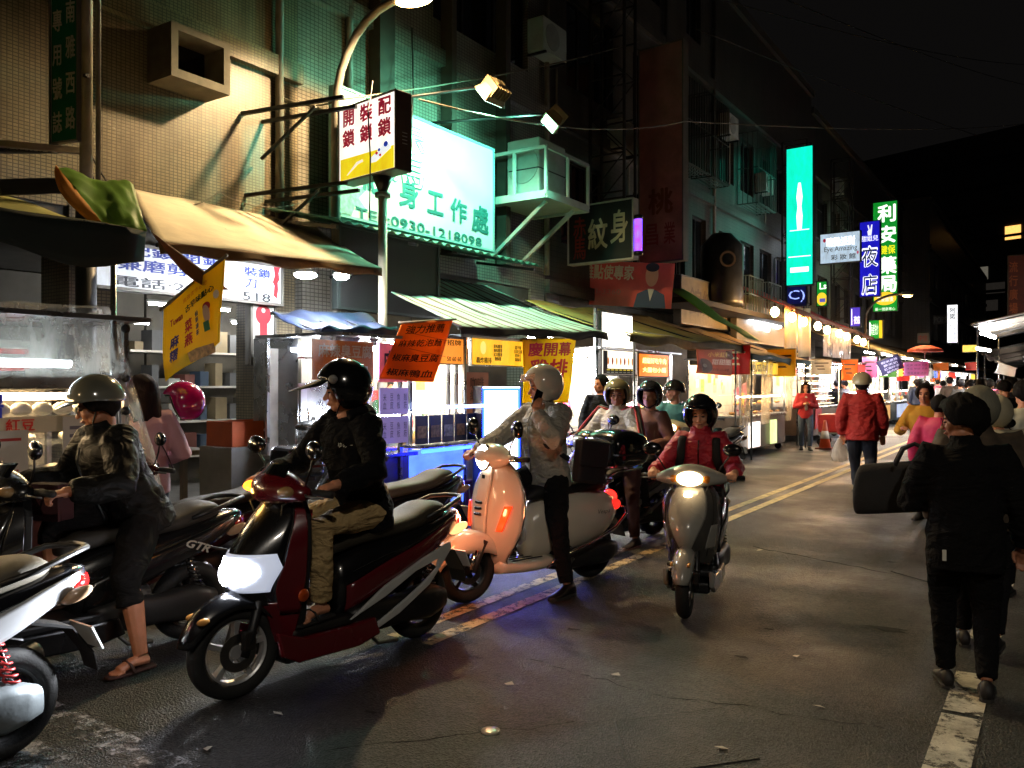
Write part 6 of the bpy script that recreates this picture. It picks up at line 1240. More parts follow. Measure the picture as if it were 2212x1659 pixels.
# fried chicken stall
YB = glow('menu_yellow', 'f0b028', 1.25, .15, 2); OB = glow('menu_orange', 'e88a30', 1.2, .15, 2)
cs = stall('fried chicken stall with yellow lit menu box and steel counter', 7.75, 9.35, -5.9, 1.1, .86, 2.13, '8a8c90', 11, 'fff0d8', None, goods='b07830', goodn=24)
for (y0, y1, mt, its) in ((-.42, .12, OB, [('招牌', 0, .25, .5, .2), ('50 60 60', 0, -.3, .5, .16)]), (.2, 1.55, YB, [('轟炸雞排', -.32, -.3, .24, .22), ('原味雞排\n辣味雞排\n起司雞排\n鹽酥雞', -.1, .0, .14, .6), ('甜不辣\n百頁豆腐\n四季豆\n銀絲卷', .24, .0, .14, .6), ('魷魚\n雞皮\n米血\n薯條', .42, .05, .1, .6)])):
    lb2 = empty('light_box', (1.16, (y0+y1)/2, 1.97), 0, parent=cs); lb2.rotation_euler = (R(90), 0, R(90)); W = y1-y0
    MB().box((0, 0, -.05), (W, .34, .1)).build('case', STL(), lb2); MB().box((0, 0, .003), (W-.03, .31, .006)).build('face', mt, lb2)
    for it in its: letters(it[0], lb2, ink('3a1c08'), it[3]*W, it[4]*.34, Matrix.Translation((it[1]*W, it[2]*.34, .01)), .008)
    if W > 1: oval(lb2, Matrix.Translation((-.33*W, .05, .009)), .12, .16, ink('f0d070', 1.2), 'emblem')
MB().span((1.14, .1, 1.18), (1.16, .55, 1.72)).build('menu_panel', M('menu_red', '8a4a38', .5, var=.3, emit=.12, ec='a06040'), cs); letters('咖啡\n紅茶\n70', cs, ink('401810'), .28, .42, Matrix.Translation((1.168, .3, 1.45)) @ Matrix.Rotation(R(90), 4, 'Z') @ Matrix.Rotation(R(90), 4, 'X'), .008)
MB().span((1.1, -1.05, .9), (1.45, .15, .93)).build('counter', STL(), cs, bevel=.006)
for k in range(5):
    MB().span((1.30, -1.0+.23*k, .935), (1.305, -.79+.23*k, 1.24)).build('picture_card', M('card_navy', '1c2848', .4), cs); MB().span((1.307, -.97+.23*k, 1.0), (1.309, -.82+.23*k, 1.13)).build('print', M('card_food%d' % k, ('a88a60', '8a7050', '9a9a90', 'a07858', '8a8a98')[k], .5, var=.6, scale=30), cs)
MB().span((1.12, -.9, .2), (1.14, .1, .86)).build('lit_panel', glow('counter_blue', '4060f0', 3, .3, 3), cs)
MB().tube([(1.46, -1.05, 1.33), (1.46, .12, 1.33)], .02, 8).build('light_strip', glow('strip_blue', '88a8ff', 5), cs, True); MB().tube([(1.4, -1.0, .865), (1.4, .1, .865)], .02, 8).build('under_fill', glow('fill_blue', '0a1cff', 70), cs, True)  # the strip below the counter is added to throw blue on the ground
for (y, z) in ((-1.05, 2.0), (.13, 2.0), (1.58, 2.0)): MB().span((1.12, y-.018, 0.0), (1.156, y+.018, z)).build('frame_post', STL(), cs)
for k in range(9): MB().ell((.85, .75+.08*k, 1.0), (.06, .05, .04), None, 8, 6).build('food', M('food_gold', 'c08838', .5, var=.4), cs, True)
MB().lathe([(0, 0), (.11, 0), (.12, .05), (.06, .12), (.0, .13)], 16, (1.25, .55, 1.02)).build('mascot_body', M('duck_cream', 'd8d0a0', .6), cs, True)
tv = sign('standing blue edged white LED menu panel by the chicken stall', onX(1082, 940, -5.45)+V((0, 0, -.05)), 62, .52, 1.25, .22, glow('led_white', 'dfe8ff', 5, .1, 4), M('case_blueblack', '181a30', .4), [(rect, 0, .585, .5, .03, glow('led_blue', '0818ff', 60)), (rect, 0, -.585, .5, .03, glow('led_blue')), (rect, .235, 0, .03, 1.2, glow('led_blue')), (rect, -.235, 0, .03, 1.2, glow('led_blue')), (oval, -.1, -.1, .1, .2, ink('40406a', .3))], name='menu_panel', rim=.01)
MB().box((0, -.7, -.1), (.3, .15, .2)).build('foot', BLK(), tv)
mp_ = empty('plush_mascot', onX(1160, 960, -5.5), 0, 'cream round plush mascot with a red bow by the menu panel', 'mascot'); mp_.location.z = .95
MB().ell((0, 0, .15), (.15, .15, .16)).build('body', M('plush', 'd8c898', .9, bump=.3), mp_, True); MB().ell((.06, -.04, .33), (.04, .07, .035)).build('bow', M('plush_red', 'a83030', .9), mp_, True)
for s in (-1, 1): MB().ell((.12, -.07+.06*s, .2), (.015, .015, .015)).build('eye', M('eye_dark', '1a1210', .3), mp_, True)
MB().ell((.14, -.05, .13), (.04, .06, .025)).build('beak', M('plush_org', 'c07828', .9), mp_, True); MB().lathe([(.0, 0), (.14, 0), (.14, .75), (0, .75)], 16, (0, 0, -.75)).build('stand', M('stand_white', 'b8b4aa', .5), mp_)
# stools
SM = M('stool_plastic', '5a1c22', .4, var=.15)
def stool(label, loc, rz, mat=None):
    o = empty('stool', loc, rz, label, 'stool', 'plastic stools by the chicken stall'); m = mat or SM
    MB().lathe([(.03, .44), (.04, .455), (.15, .455), (.16, .44), (.155, .41), (.14, .41)], 20).build('seat', m, o, True)
    for (a, b_) in ((1, 1), (1, -1), (-1, 1), (-1, -1)): MB().loft([[V((a*(x+p), b_*(x+q), z)) for (p, q) in ((-.03, -.03), (.012, -.03), (.012, .012), (-.03, .012))] for (x, z) in ((.165, 0), (.12, .42))]).build('leg', m, o, bevel=.006)
    for s in (1, -1): MB().bar((s*.14, -.14, .16), (s*.14, .14, .16), .02).build('stretcher', m, o); MB().bar((-.14, s*.14, .16), (.14, s*.14, .16), .02).build('stretcher', m, o)
for i, (u, v) in enumerate(((958, 1128), (992, 1120), (1022, 1098), (935, 1140))):
    q = onG(u, v); stool('dark red plastic stool in the blue light before the chicken stall', (q.x, q.y, 0), i*.4)
# white lightbox stall
ws = stall('snack stall with black and orange lit menu boxes and white sign', 10.9, 13.9, -5.75, 1.1, .85, 2.1, '8a8a88', 12, 'fff4e0', None, goods='b89060', goodn=26, gshape=0)
for (y0, y1, z0, z1, mt, its) in ((.1, 1.15, 2.13, 2.66, glow('white_hot', 'fff8e8', 2.6), []), (.1, 1.32, 1.72, 2.1, glow('menu_dark', 'f0e4d0', 1.6), []), (1.4, 2.6, 1.7, 2.08, glow('menu_hot', 'f07018', 1.6, .2, 3), [('超級好吃牛肉', 0, .2, .8, .25), ('大腸包小腸', 0, -.2, .8, .22)])):
    lb2 = empty('light_box', (1.17, (y0+y1)/2, (z0+z1)/2), 0, parent=ws); lb2.rotation_euler = (R(90), 0, R(90)); W = y1-y0; Hh = z1-z0
    MB().box((0, 0, -.06), (W+.03, Hh+.03, .11)).build('case', BLK(), lb2); MB().box((0, 0, .003), (W-.02, Hh-.02, .006)).build('face', mt, lb2)
    for it in its: letters(it[0], lb2, ink('fff0b0', 1.6), it[3]*W, it[4]*Hh, Matrix.Translation((it[1]*W, it[2]*Hh, .01)), .01)
    if mt.name.startswith('menu_dark'):
        rect(lb2, Matrix.Translation((0, -Hh*.36, .008)), W*.96, Hh*.22, ink('14100e')); rect(lb2, Matrix.Translation((-W*.42, 0, .009)), W*.12, Hh*.9, ink('1c1410')); rect(lb2, Matrix.Translation((W*.45, 0, .009)), W*.06, Hh*.9, ink('c8c0b8', .6))
        for k in range(7): rect(lb2, Matrix.Translation((-W*.34+W*.115*k, -Hh*.3, .0095)), W*.08, Hh*.05, ink('d8c040', .8)); rect(lb2, Matrix.Translation((-W*.34+W*.115*k, -Hh*.4, .0095)), W*.08, Hh*.03, ink('a8a8a0', .5)); oval(lb2, Matrix.Translation((-W*.34+W*.115*k, Hh*.05, .0092)), W*.05, Hh*.3, ink(('c07840', '8a3020', 'd0a060')[k % 3], .9))
for y in (-.05, 1.36, 2.68): MB().span((1.12, y-.02, 0), (1.16, y+.02, 2.7 if y < 1 else 2.1)).build('frame_post', STL(), ws)
tube_lamp('white tube lamp glaring behind the grand opening banner', (-5.98, 9.6, 1.62), (-5.95, 10.35, 1.62), 7)
tube_lamp('white fill tube added under the mint awning behind the banner top', (-6.05, 9.55, 2.22), (-6.0, 10.4, 2.22), 10)  # added behind the cloth so the whole banner shines through
tube_lamp('white tube lamp under the mustard awning', (-5.9, 12.6, 2.42), (-5.75, 13.8, 2.38), 16)
for k in range(3): MB().ell((.95, 1.7+.35*k, 1.2), (.1, .12, .1)).build('food_heap', M('heap_%d' % k, ('c84a70', 'd8a850', 'c8c0a8')[k], .5, var=.4, emit=.0), ws, True)
# doughnut stall
ds = stall('doughnut stall with plastic curtains and warm light', 17.2, 20.6, -5.6, 1.2, .9, 2.1, '6a5a4a', 6, 'ffd8a0', glow('don_yellow', 'e8c040', 1.0, .2, 3), [('地瓜球', -.2, 0, .4, .6, ink('402008'), .015)], .3, goods='c89050', goodn=20)
for (y0, y1) in ((-.6, .6), (.9, 1.8), (2.9, 3.5)): MB().grid(lambda u, v: V((1.35+.05*math.sin(v*19), y0+(y1-y0)*v*(1-.35*u), 2.05-1.35*u)), 14, 22).build('plastic_curtain', film('film_warm', 'd8c8b0', .3), ds, True)
MB().span((1.22, .4, .2), (1.24, 1.2, .75)).build('lit_panel', glow('panel_pink', 'f8e8e0', 2.2, .2), ds); MB().span((1.22, 2.0, .2), (1.24, 2.5, .75)).build('lit_panel', glow('panel_green', 'c8d890', 1.6, .3), ds)
fl = empty('feather_flag', onG(1582, 985), 0, 'pink feather flag with yellow characters on a blue water base', 'flag')
MB().loft([[V((x*s, y*s, z)) for (x, y) in ((-1, -.8), (1, -.8), (1, .8), (-1, .8))] for (z, s) in ((0, .2), (.1, .19), (.16, .07), (.3, .05))]).build('base', M('base_blue', '1a4a90', .4), fl, bevel=.02); MB().tube([(0, 0, .28), (0, 0, 1.9)], .013, 8).build('pole', M('pole_white', 'b8b8b4', .4), fl, True)
MB().grid(lambda u, v: V((.02+.3*v*(1-.15*u)+.02*math.sin(u*5), .02*math.sin(u*6+v*3), .45+1.0*(1-u)+.18*v)), 20, 6).build('flag_cloth', M('flag_pink', 'b86478', .7, var=.15), fl, True, solid=.003)
letters('大\n腸\n包\n小\n腸', fl, ink('e0c040', .1), .09, .8, Matrix.Translation((.24, -.04, 1.02)) @ Matrix.Rotation(R(90), 4, 'X'), .012, sp=1.1); letters('宜\n蘭\n蔥\n餅', fl, ink('e8d8d8', .1), .08, .7, Matrix.Translation((.12, -.04, 1.0)) @ Matrix.Rotation(R(90), 4, 'X'), .012, sp=1.1)
# glasses stall
gs = stall('glasses stall with brightly lit shelves of spectacles', 23.2, 26.6, -5.6, 1.1, .95, 2.2, '5a4a40', 5, 'ffe0b0', None, goods='e8e0d0', glass=False, goodn=4)
for k in range(5): MB().span((.55, .1, 1.0+.22*k), (.95-.06*k, 3.3, 1.015+.22*k)).build('shelf', M('shelf_white', 'd0c8b8', .5), gs); MB().tube([(.93-.06*k, .1, 1.16+.22*k), (.93-.06*k, 3.3, 1.16+.22*k)], .008, 6).build('shelf_light', TUBE(4, 'ffe0b0'), gs, True)
for k in range(4):
    for j in range(9):
        g = MB()
        for s in (-1, 1): g.lathe([(.045, -.004), (.055, -.004), (.055, .004), (.045, .004)], 10, (.9-.06*k, .3+.34*j+s*.065, 1.08+.22*k), (1, 0, 0), closed=True)
        g.bar((.9-.06*k, .28+.34*j, 1.09+.22*k), (.9-.06*k, .32+.34*j, 1.09+.22*k), .008).build('spectacles', M('spec_%d' % (j % 3), ('1a1a1a', '5a2a1a', '303848')[j % 3], .3), gs)
MB().span((1.12, .2, .35), (1.14, .9, .9)).build('red_sheet', M('red_sheet', 'b02028', .5), gs); letters('冰\n糖', gs, ink('2a0808'), .2, .4, Matrix.Translation((1.15, .55, .62)) @ Matrix.Rotation(R(90), 4, 'Z') @ Matrix.Rotation(R(90), 4, 'X'), .01)
# bulbs under the red awning
for i in range(9):
    p = V((-5.75+.05*(i % 2), 20.2+1.35*i, 3.42-.035*i)); o = empty('light_bulb', p, 0, 'bare warm bulb hanging under the red awning', 'bulb', 'bulbs hanging under the red awning')
    MB().ell((0, 0, -.1), (.1, .1, .12)).build('globe', TUBE(7, 'ffc070'), o, True); MB().lathe([(.03, 0), (.03, .06)], 10, (0, 0, .02)).build('socket', BLK(), o); MB().tube([(0, 0, .07), (0, 0, .3)], .006, 5).build('flex', CAB, o)
wc = empty('canvas_sheet', (-5.9, 21.6, 2.25), 0, 'cream canvas drop hanging lit by the bulbs beside the phone shop', 'canvas sheet'); MB().grid(lambda u, v: V((.06*math.sin(u*14), 2.4*u, 1.35*v+.1*u)), 24, 6).build('sheet', cloth('drop_cream', 'd8c49a', .15, .7, .35), wc, True, solid=.004)
wc = empty('canvas_sheet', (-5.5, 24.0, 2.35), 0, 'milky plastic drop sheet below the red awning edge', 'plastic sheet'); MB().grid(lambda u, v: V((.05*math.sin(u*14), 3.4*u, .85*v)), 24, 6).build('sheet', film('film_milk', 'd8d0c8', .55), wc, True)
# row of far stalls on both sides
FS = [('e8e8ff', 'drinks'), ('ffd8a0', 'grill'), ('fff0d8', 'fruit'), ('f0f4ff', 'toys'), ('ffe0b8', 'noodle'), ('fff4e8', 'bakery'), ('ffe8d0', 'candy'), ('f4f8ff', 'game'), ('ffd8b0', 'skewer'), ('fff0e0', 'soup'), ('f0f4ff', 'phone case'), ('ffe0c0', 'nut'), ('fff0d8', 'sock'), ('ffe8d8', 'hat')]
BOX = [glow('fb_red', 'd03828', 1.2, .2, 3), glow('fb_white', 'f4f0e8', 1.8, .1, 3), glow('fb_yellow', 'f0c040', 1.3, .2, 3), glow('fb_pink', 'e878a8', 1.1, .2, 3), glow('fb_blue', '5078e0', 1.1, .2, 3)]
y = 28.0
for i in range(8):
    L_ = 2.6+.5*(i % 3); c, nm = FS[i]; x = -5.5+.02*(y-28)
    stall('%s stall with %s lit top box, %s in the far left row' % (nm, ('red', 'white', 'yellow', 'pink', 'blue')[i % 5], ('first', 'second', 'third', 'fourth', 'fifth', 'sixth', 'seventh', 'eighth')[i]), y, y+L_, x, 1.1, .9, 2.25, ('7a7a78', '8a5a3a', '4a5a6a', '9a948a')[i % 4], 9, c, BOX[i % 5], [], .36, goods=('c83040', 'e0a040', '70a040', 'd8d0c0')[i % 4], goodn=14, gshape=(2, 0, 1)[i % 3], front=glow('ff_%d' % (i % 3), ('e8e0d0', 'd0a060', 'b0c0e0')[i % 3], .9))
    tube_lamp('white tube lamp slung over the far %s stall' % nm, (x+.3, y+.3, 2.6), (x+.3, y+1.8, 2.6), 8, 'f4f8ff', .022, 'tube lamps over the far left stalls')
    y += L_+(.9 if i < 3 else 2.2)
y = 20.0
for i in range(7):
    L_ = 3.0+.4*(i % 3); c, nm = FS[8+i % 6]; x = -.55-.026*(y-20) if i else -.35
    o = stall('%s stall with %s lit top box, %s in the right hand row' % (nm, ('white', 'blue', 'yellow', 'red', 'pink')[i % 5], ('first', 'second', 'third', 'fourth', 'fifth', 'sixth', 'seventh')[i]), y, y+L_, x, 1.1, .9, 2.25, ('5a5a58', '8a5a3a', '4a5a6a')[i % 3], 7, c, BOX[(1, 4, 2, 0, 3)[i % 5]], [], .3, goods=('4060a0', 'e0a040', 'c05070', 'd8d0c0')[i % 4], goodn=12, gshape=(2, 1, 0)[i % 3])
    o.location = (x+1.1, y+L_, 0); o.rotation_euler = (0, 0, R(180))
    y += L_+1.2
tube_lamp('bright white tube under the white awning on the right', (-1.75, 25.5, 2.95), (-1.6, 28, 2.95), 14, 'f4f8ff', .05)
tube_lamp('white tube pair over the right hand stalls', (-1.5, 20.5, 2.35), (-1.35, 22, 2.35), 8, 'f4f8ff', .03)
# locksmith shop inside the arcade
sp_ = empty('shop_shelf', (-10.9, 6.5, .12), 0, 'cluttered shelves of boxes inside the locksmith shop', 'shelf')
for k in range(4): MB().span((0, 0, .4+.5*k), (.4, 3.0, .43+.5*k)).build('shelf', M('shelf_white'), sp_)
rr_ = random.Random(4)
for k in range(4):
    for j in range(11): h = rr_.uniform(.1, .34); MB().span((.08, .1+.26*j, .432+.5*k), (.34, .1+.26*j+rr_.uniform(.1, .22), .432+.5*k+h)).build('carton', M('carton_%d' % (j % 5), ('8a7a5a', '5a5a58', 'a8a498', '6a3a30', '3a4a5a')[j % 5], .7), sp_)
tube_lamp('low white fill tube added over the locksmith work bench', (-9.0, 4.9, 2.3), (-9.0, 5.8, 2.3), 2)  # extra tube, added to brighten the dark shop
tube_lamp('white tube in the locksmith shop ceiling', (-9.6, 6.2, 2.6), (-9.6, 7.4, 2.6), 4); tube_lamp('second white tube deep in the locksmith shop', (-10.3, 8.0, 2.5), (-10.3, 9.2, 2.5), 4)
wbn = empty('work_bench', (-8.3, 4.2, .12), 0, 'cluttered bench with bowl and orange crate before the locksmith shop', 'bench'); MB().span((0, 0, .7), (.6, 1.6, .75)).build('top', M('bench_wood', '6a5a44', .7), wbn); 
for (x, y2) in ((.05, .05), (.55, .05), (.05, 1.55), (.55, 1.55)): MB().span((x-.03, y2-.03, 0), (x+.03, y2+.03, .7)).build('leg', M('bench_wood'), wbn)
bw = MB().lathe([(.0, 0), (.1, .0), (.17, .09), (.18, .1), (.16, .1), (.09, .02), (0, .02)], 20, (-7.95, 4.5, .875)).build('bowl', STL(), None, True); tag(bw, 'steel bowl on the cluttered bench', 'bowl')
cr = empty('crate', (-7.5, 5.5, .93), 0, 'orange plastic basket left of the steel fridge', 'crate'); cm_ = M('crate_orange', '9a4418', .5, var=.2)
for k in range(2): MB().span((0, 0, .0+.16*k), (.42, .6, .02+.16*k)).build('rim' if k else 'floor', cm_, cr) if k == 0 else None
for (a, b_, c, d) in ((0, .42, 0, .02), (0, .42, .58, .6), (0, .02, .02, .58), (.4, .42, .02, .58)): MB().span((a, c, .02), (b_, d, .26)).build('side', cm_, cr)
MB().span((-.05, -.05, -.81), (.47, .65, -.002)).build('stand', M('cart_7a7a78', '7a7a78', .5), cr)

# cloth price banners and goods hanging along the left row
hb_ = random.Random(21); HC = (('red', 'c83028'), ('yellow', 'e8c030'), ('white', 'e0dcd0'), ('orange', 'e07a28'), ('pink', 'e080b0'), ('green', '5a9a48'))
HW = ('beside the phone shop fascia', 'before the cream canvas drop', 'over the glasses stall', 'between the glasses stall and the drinks stall', 'over the first far stall', 'over the second far stall', 'between the second and third far stalls', 'over the third far stall', 'over the fourth far stall', 'over the fifth far stall')
for i in range(10):
    y = 16.6+3.3*i+hb_.uniform(-.4, .4); c, hx = HC[i % 6]; w_ = hb_.uniform(.45, .7); h_ = hb_.uniform(.4, .7); x = -5.15+.02*i; z = hb_.uniform(1.95, 2.2)
    fbanner('small %s cloth price banner hanging %s' % (c, HW[i]), [V((x-w_, y, z+h_/2)), V((x, y+.05, z+h_/2)), V((x-w_, y, z-h_/2)), V((x, y+.05, z-h_/2))], cloth('price_'+c, hx, .08, .6, .5, 3, .05), [(rect, .5, .75-.2*k, .7-.1*(k % 2), .07, ink('3a2018' if c != 'red' else 'f0e0b0')) for k in range(3)])
# ---------------------------------------------------------------- scooters and riders
BLKC = lambda: M('cloth_black', '111113', .9, var=.2, bump=.25, bscale=120, folds=.6, spec=.2)
def rider(lean=0, lf=None, rf=None, **k):
    d = dict(hip=(-.2, 0, .865), neck=(-.07, 0, 1.40), hands=((.265, .325, 1.06), (.265, -.325, 1.06)), feet=((.2, .11, .40), (.2, -.11, .40)), el=((-.5, .6, -.6), (-.5, -.6, -.6)), hd=((1, -.12, -.12), (1, .12, -.12)), hup=((.15, .1, 1), (.15, -.1, 1)), curl=(1, 1)); d.update(k); return d
# red scooter
RS = (-3.41, 3.36, 0); RA = R(-95)
rs = scooter('dark red and black scooter with its headlight glaring white', RS, RA, '560c15', '0c0c0e', 'c4c6c4', '2e2a22', light=14, sig=1, tail=3, steer=R(-8), fcol='101012', engine='262626', rim='c8c8c8')
spot(rs, (.76, 0, .64), (3.5, 0, .52), 170, (.9, .94, 1), 62, .6, .05); point(rs, (-1.06, .0, .70), 5, (1, .3, .12), .06, 'tail_glow'); point(rs, (.5, -.2, 1.0), .5, (1, .5, .1), .03, 'signal_glow')
MB().box((.30, .06, .86), (.03, .16, .12), Matrix.Rotation(R(-10), 3, 'Y')).build('sticker', M('sticker_red', 'b02030', .4), rs, bevel=.004); MB().box((.28, .06, .87), (.02, .09, .07), Matrix.Rotation(R(-10), 3, 'Y')).build('sticker', M('sticker_white', 'd0ccc4', .4), rs)
MB().lathe([(0, .012), (.022, .01), (.026, 0)], 16, (.6, .0, .78), (.8, 0, .6)).build('emblem', M('emblem_gold', 'a88a3a', .3, metal=.7), rs, True)
MB().lathe([(0, .006), (.03, .004), (.034, 0)], 16, (.4, .222, .5), (0, 1, 0)).build('reflector', M('refl_orange', 'b84a18', .3, coat=.6), rs, True)
P = person('young rider in black hoodie and khaki trousers on the red scooter', RS, RA, top=M('hoodie', '0c0c0e', .95, var=.2, bump=.3, bscale=160, folds=.7, spec=.15), bottom=M('khaki', 'a88e60', .85, var=.15, bump=.2, bscale=140, folds=.7, fscale=8), shoe=M('sandal_black', '141414', .7), look=(-38, 6), skin='b87e60', sandal=True, vox=.005, cvox=.010, wr=.03, wsc=.09, **rider())
Hh = helmet(P['H'], 'open', '0b0b0d', P['o'], peak=.19); H = P['H']
MB().lathe([(0, .014), (.022, .012), (.026, 0)], 16, H @ V((.05, .126, .07)), H.to_3x3() @ V((.1, 1, .2))).build('pivot', M('pivot_grey', '7a7a78', .4), Hh, True)
MB().lathe([(0, .014), (.022, .012), (.026, 0)], 16, H @ V((.05, -.126, .07)), H.to_3x3() @ V((.1, -1, .2))).build('pivot', M('pivot_grey'), Hh, True)
hdm = MB(); 
nk = P['neck']; hdm.ell(nk+V((-.1, 0, .0)), (.075, .12, .075)); hdm.tube([nk+V((.06, .08, .0)), nk+V((-.04, .105, .03)), nk+V((-.1, 0, .045)), nk+V((-.04, -.105, .03)), nk+V((.06, -.08, .0))], .035, 10); fuse(hdm.build('hood', M('hoodie'), P['o'], True), .012, 3, .015)
letters('ゆの一', P['o'], ink('b8b8b0'), .09, .03, Matrix.Translation(P['neck']+V((.095, .1, -.16))) @ Matrix.Rotation(R(110), 4, 'Z') @ Matrix.Rotation(R(80), 4, 'X')); MB().ell(P['hands'][0]-V((.02, 0, 0)), (.02, .038, .036)).build('wristwatch', BLK(), P['o'], True)
# cream scooter
VS = (-3.39, 5.44, 0); VA = R(-107)
vs_ = vespa('cream retro scooter lit orange at the front, with black top case', VS, VA, 0, R(-6))
spot(vs_, (.56, 0, 1.04), (4, 0, .3), 14, (1, .9, .75), 80, .7, .05)
P = person('rider in grey shirt talking on a phone astride the cream scooter', VS, VA, hip=(-.13, .0, .90), neck=(-.10, 0, 1.41), hands=((.115, .155, 1.365), (.34, -.31, 1.06)), feet=((-.02, .34, .09), (.2, -.11, .35)), el=((.1, 1, -1.2), (-.5, -.6, -.6)), hd=((-.22, -.2, 1), (1, .1, -.1)), hup=((.75, .65, .2), (.15, -.1, 1)), curl=(.75, 1), kn=((.7, .4, .2), (1, -.1, .2)),
    top=M('shirt_grey', '9a968c', .8, var=.12, bump=.2, bscale=140, folds=.7, fscale=7), bottom=BLKC(), shoe=M('shoe_black', '121212', .35), look=(-32, 6), skin='b07858', vox=.005, cvox=.010, wr=.03, wsc=.09, fat=1.1, collar=True, zipc='8a867c')
Hh = helmet(P['H'], 'open', 'b8b4a8', P['o'], peak=False, visor=-.06, stripe='4a4036', band='2a211a', btop=84); H = P['H']
MB().box(P['hands'][0]+V((-.035, -.035, .10)), (.07, .012, .145), Matrix.Rotation(R(-24), 3, 'Y')).build('phone', GLOSS(), P['o'], bevel=.005)
MB().tube([P['neck']+V((.0, -.12, .02)), P['neck']+V((.115, .0, -.12)), P['neck']+V((.1, .14, -.3)), P['hip']+V((-.05, .2, .1))], .022, 8, flat=.3).build('bag_strap', M('strap_navy', '20242e', .8), P['o'], True)
sb = empty('shoulder_bag', VS, VA, 'dark shoulder bag at the hip of the rider on the phone', 'bag'); MB().box((-.34, .26, .98), (.3, .09, .34), Matrix.Rotation(R(-8), 3, 'Y')).build('pouch', M('bag_navy', '15171d', .8, bump=.2), sb, bevel=.03, seg=3); MB().box((-.34, .312, 1.04), (.3, .02, .2), Matrix.Rotation(R(-8), 3, 'Y')).build('flap', M('bag_navy'), sb, bevel=.008)
pb = empty('plastic_bag', VS, VA, 'white plastic bag hanging from the hook of the cream scooter', 'bag')
rg = []
for (z, r_) in ((.74, .012), (.70, .03), (.64, .06), (.56, .085), (.48, .1), (.42, .095), (.385, .06), (.38, .01)): rg.append([V((.26+r_*.75*math.cos(a)*(1+.18*math.sin(5*a+z*20)), .06+r_*math.sin(a)*(1+.15*math.cos(4*a+z*11)), z)) for a in [2*math.pi*k/24 for k in range(24)]])
MB().loft(rg).build('sack', film('bag_white', 'd8d4d0', .75, .3), pb, True); MB().tube([(.26, .06, .74), (.29, .05, .8), (.30, .04, .74)], .01, 6).build('handles', M('bag_h', 'd8d4d0', .5), pb, True)
MB().box((.26, .06, .46), (.09, .12, .1)).build('food_box', M('fbox', 'c8b8a0', .7), pb, bevel=.01)
# silver scooter
SS = (-2.24, 5.9, 0); SA = R(-78)
ss = scooter('silver champagne scooter ridden head on with a warm headlight', SS, SA, '98968e', '1a1a1c', None, '2a2622', light=13, lightpos='cowl', fcol='98968e', cowl='98968e', skirt='4a4844', steer=R(3), scale=.9)
spot(ss, (.6, 0, 1.0), (4, 0, .2), 6, (1, .85, .6), 70, .7, .05)
RP = M('puffer_red', 'a8182c', .55, var=.15, bump=.4, bscale=40, folds=.6, fscale=6)
P = person('rider in red puffer jacket with backpack on the silver scooter', SS, SA, top=RP, bottom=BLKC(), shoe=M('shoe_black'), look=(2, 3), skin='c89070', vox=.005, cvox=.012, wr=.03, fat=1.0, collar=True, hair=None, wsc=.09, zipc='2a1014', scale=.9, **rider(hip=(-.2, 0, .85), neck=(-.1, 0, 1.35), feet=((.16, .14, .40), (.16, -.14, .40)), hands=((.27, .32, 1.06), (.27, -.32, 1.06)), el=((-.7, .35, -.8), (-.7, -.35, -.8))))
hair_on(P, 'bob', '14110f'); helmet(P['H'], 'open', '14161a', P['o'], peak=.05, visor=None, band='2a2c30')
for s in (1, -1): MB().tube([P['neck']+V((-.08, s*.13, .03)), P['neck']+V((.1, s*.14, -.06)), P['neck']+V((.125, s*.145, -.2)), P['neck']+V((.05, s*.19, -.36))], .034, 8, flat=.3, up=(1, 0, 0)).build('backpack_strap', M('strap_black', '121212', .85), P['o'], True)
# couple behind
CS = (-3.72, 7.45, 0); CA = R(-104)
scooter('black scooter carrying the couple behind the cream scooter', CS, CA, '17171a', '101012', '6a6a68', light=None, lightpos='cowl')
WJ = M('jacket_white', 'c8bea8', .7, var=.1, bump=.2, bscale=100, folds=.7)
P = person('rider in white jacket with red and black sleeve stripes and glasses', CS, CA, top=WJ, bottom=M('trouser_maroon', '3a1e1c', .85, var=.2), shoe=M('canvas_shoe', '2a2428', .8), look=(36, 0), skin='b47c5c', vox=.006, cvox=.012, fat=1.12, wr=.028, wsc=.09, collar=True, zipc='6a5a50', scale=.95, **rider(feet=((.05, .33, .09), (.2, -.11, .4)), kn=((.7, .4, .2), (1, -.1, .2))))
helmet(P['H'], 'open', '8a8460', P['o'], peak=.04)
for s in (1, -1):
    a, b_ = P['sh'][0 if s > 0 else 1], P['elbow'][0 if s > 0 else 1]; h_ = P['hands'][0 if s > 0 else 1]
    for (of, c, r_) in ((.0, '1c1a1c', .018), (.04, 'a83028', .009), (-.04, 'a83028', .009)):
        MB().tube([P['neck']+V((of, s*.09, -.01)), a+V((of, s*.06, .085)), a.lerp(b_, .5)+V((of+.03, s*.09, .04)), b_+V((of+.04, s*.085, .03)), b_.lerp(h_, .7)+V((of*.6+.02, s*.075, .05))], r_*1.3, 6).build('stripe', M('stripe_'+c, c, .7), P['o'], True)
H = P['H']
for s in (1, -1): MB().lathe([(.019, -.002), (.022, -.002), (.022, .002), (.019, .002)], 14, H @ V((.098, s*.031, .0)), H.to_3x3() @ V((1, 0, 0)), closed=True).build('spectacles', BLK(), P['o'])
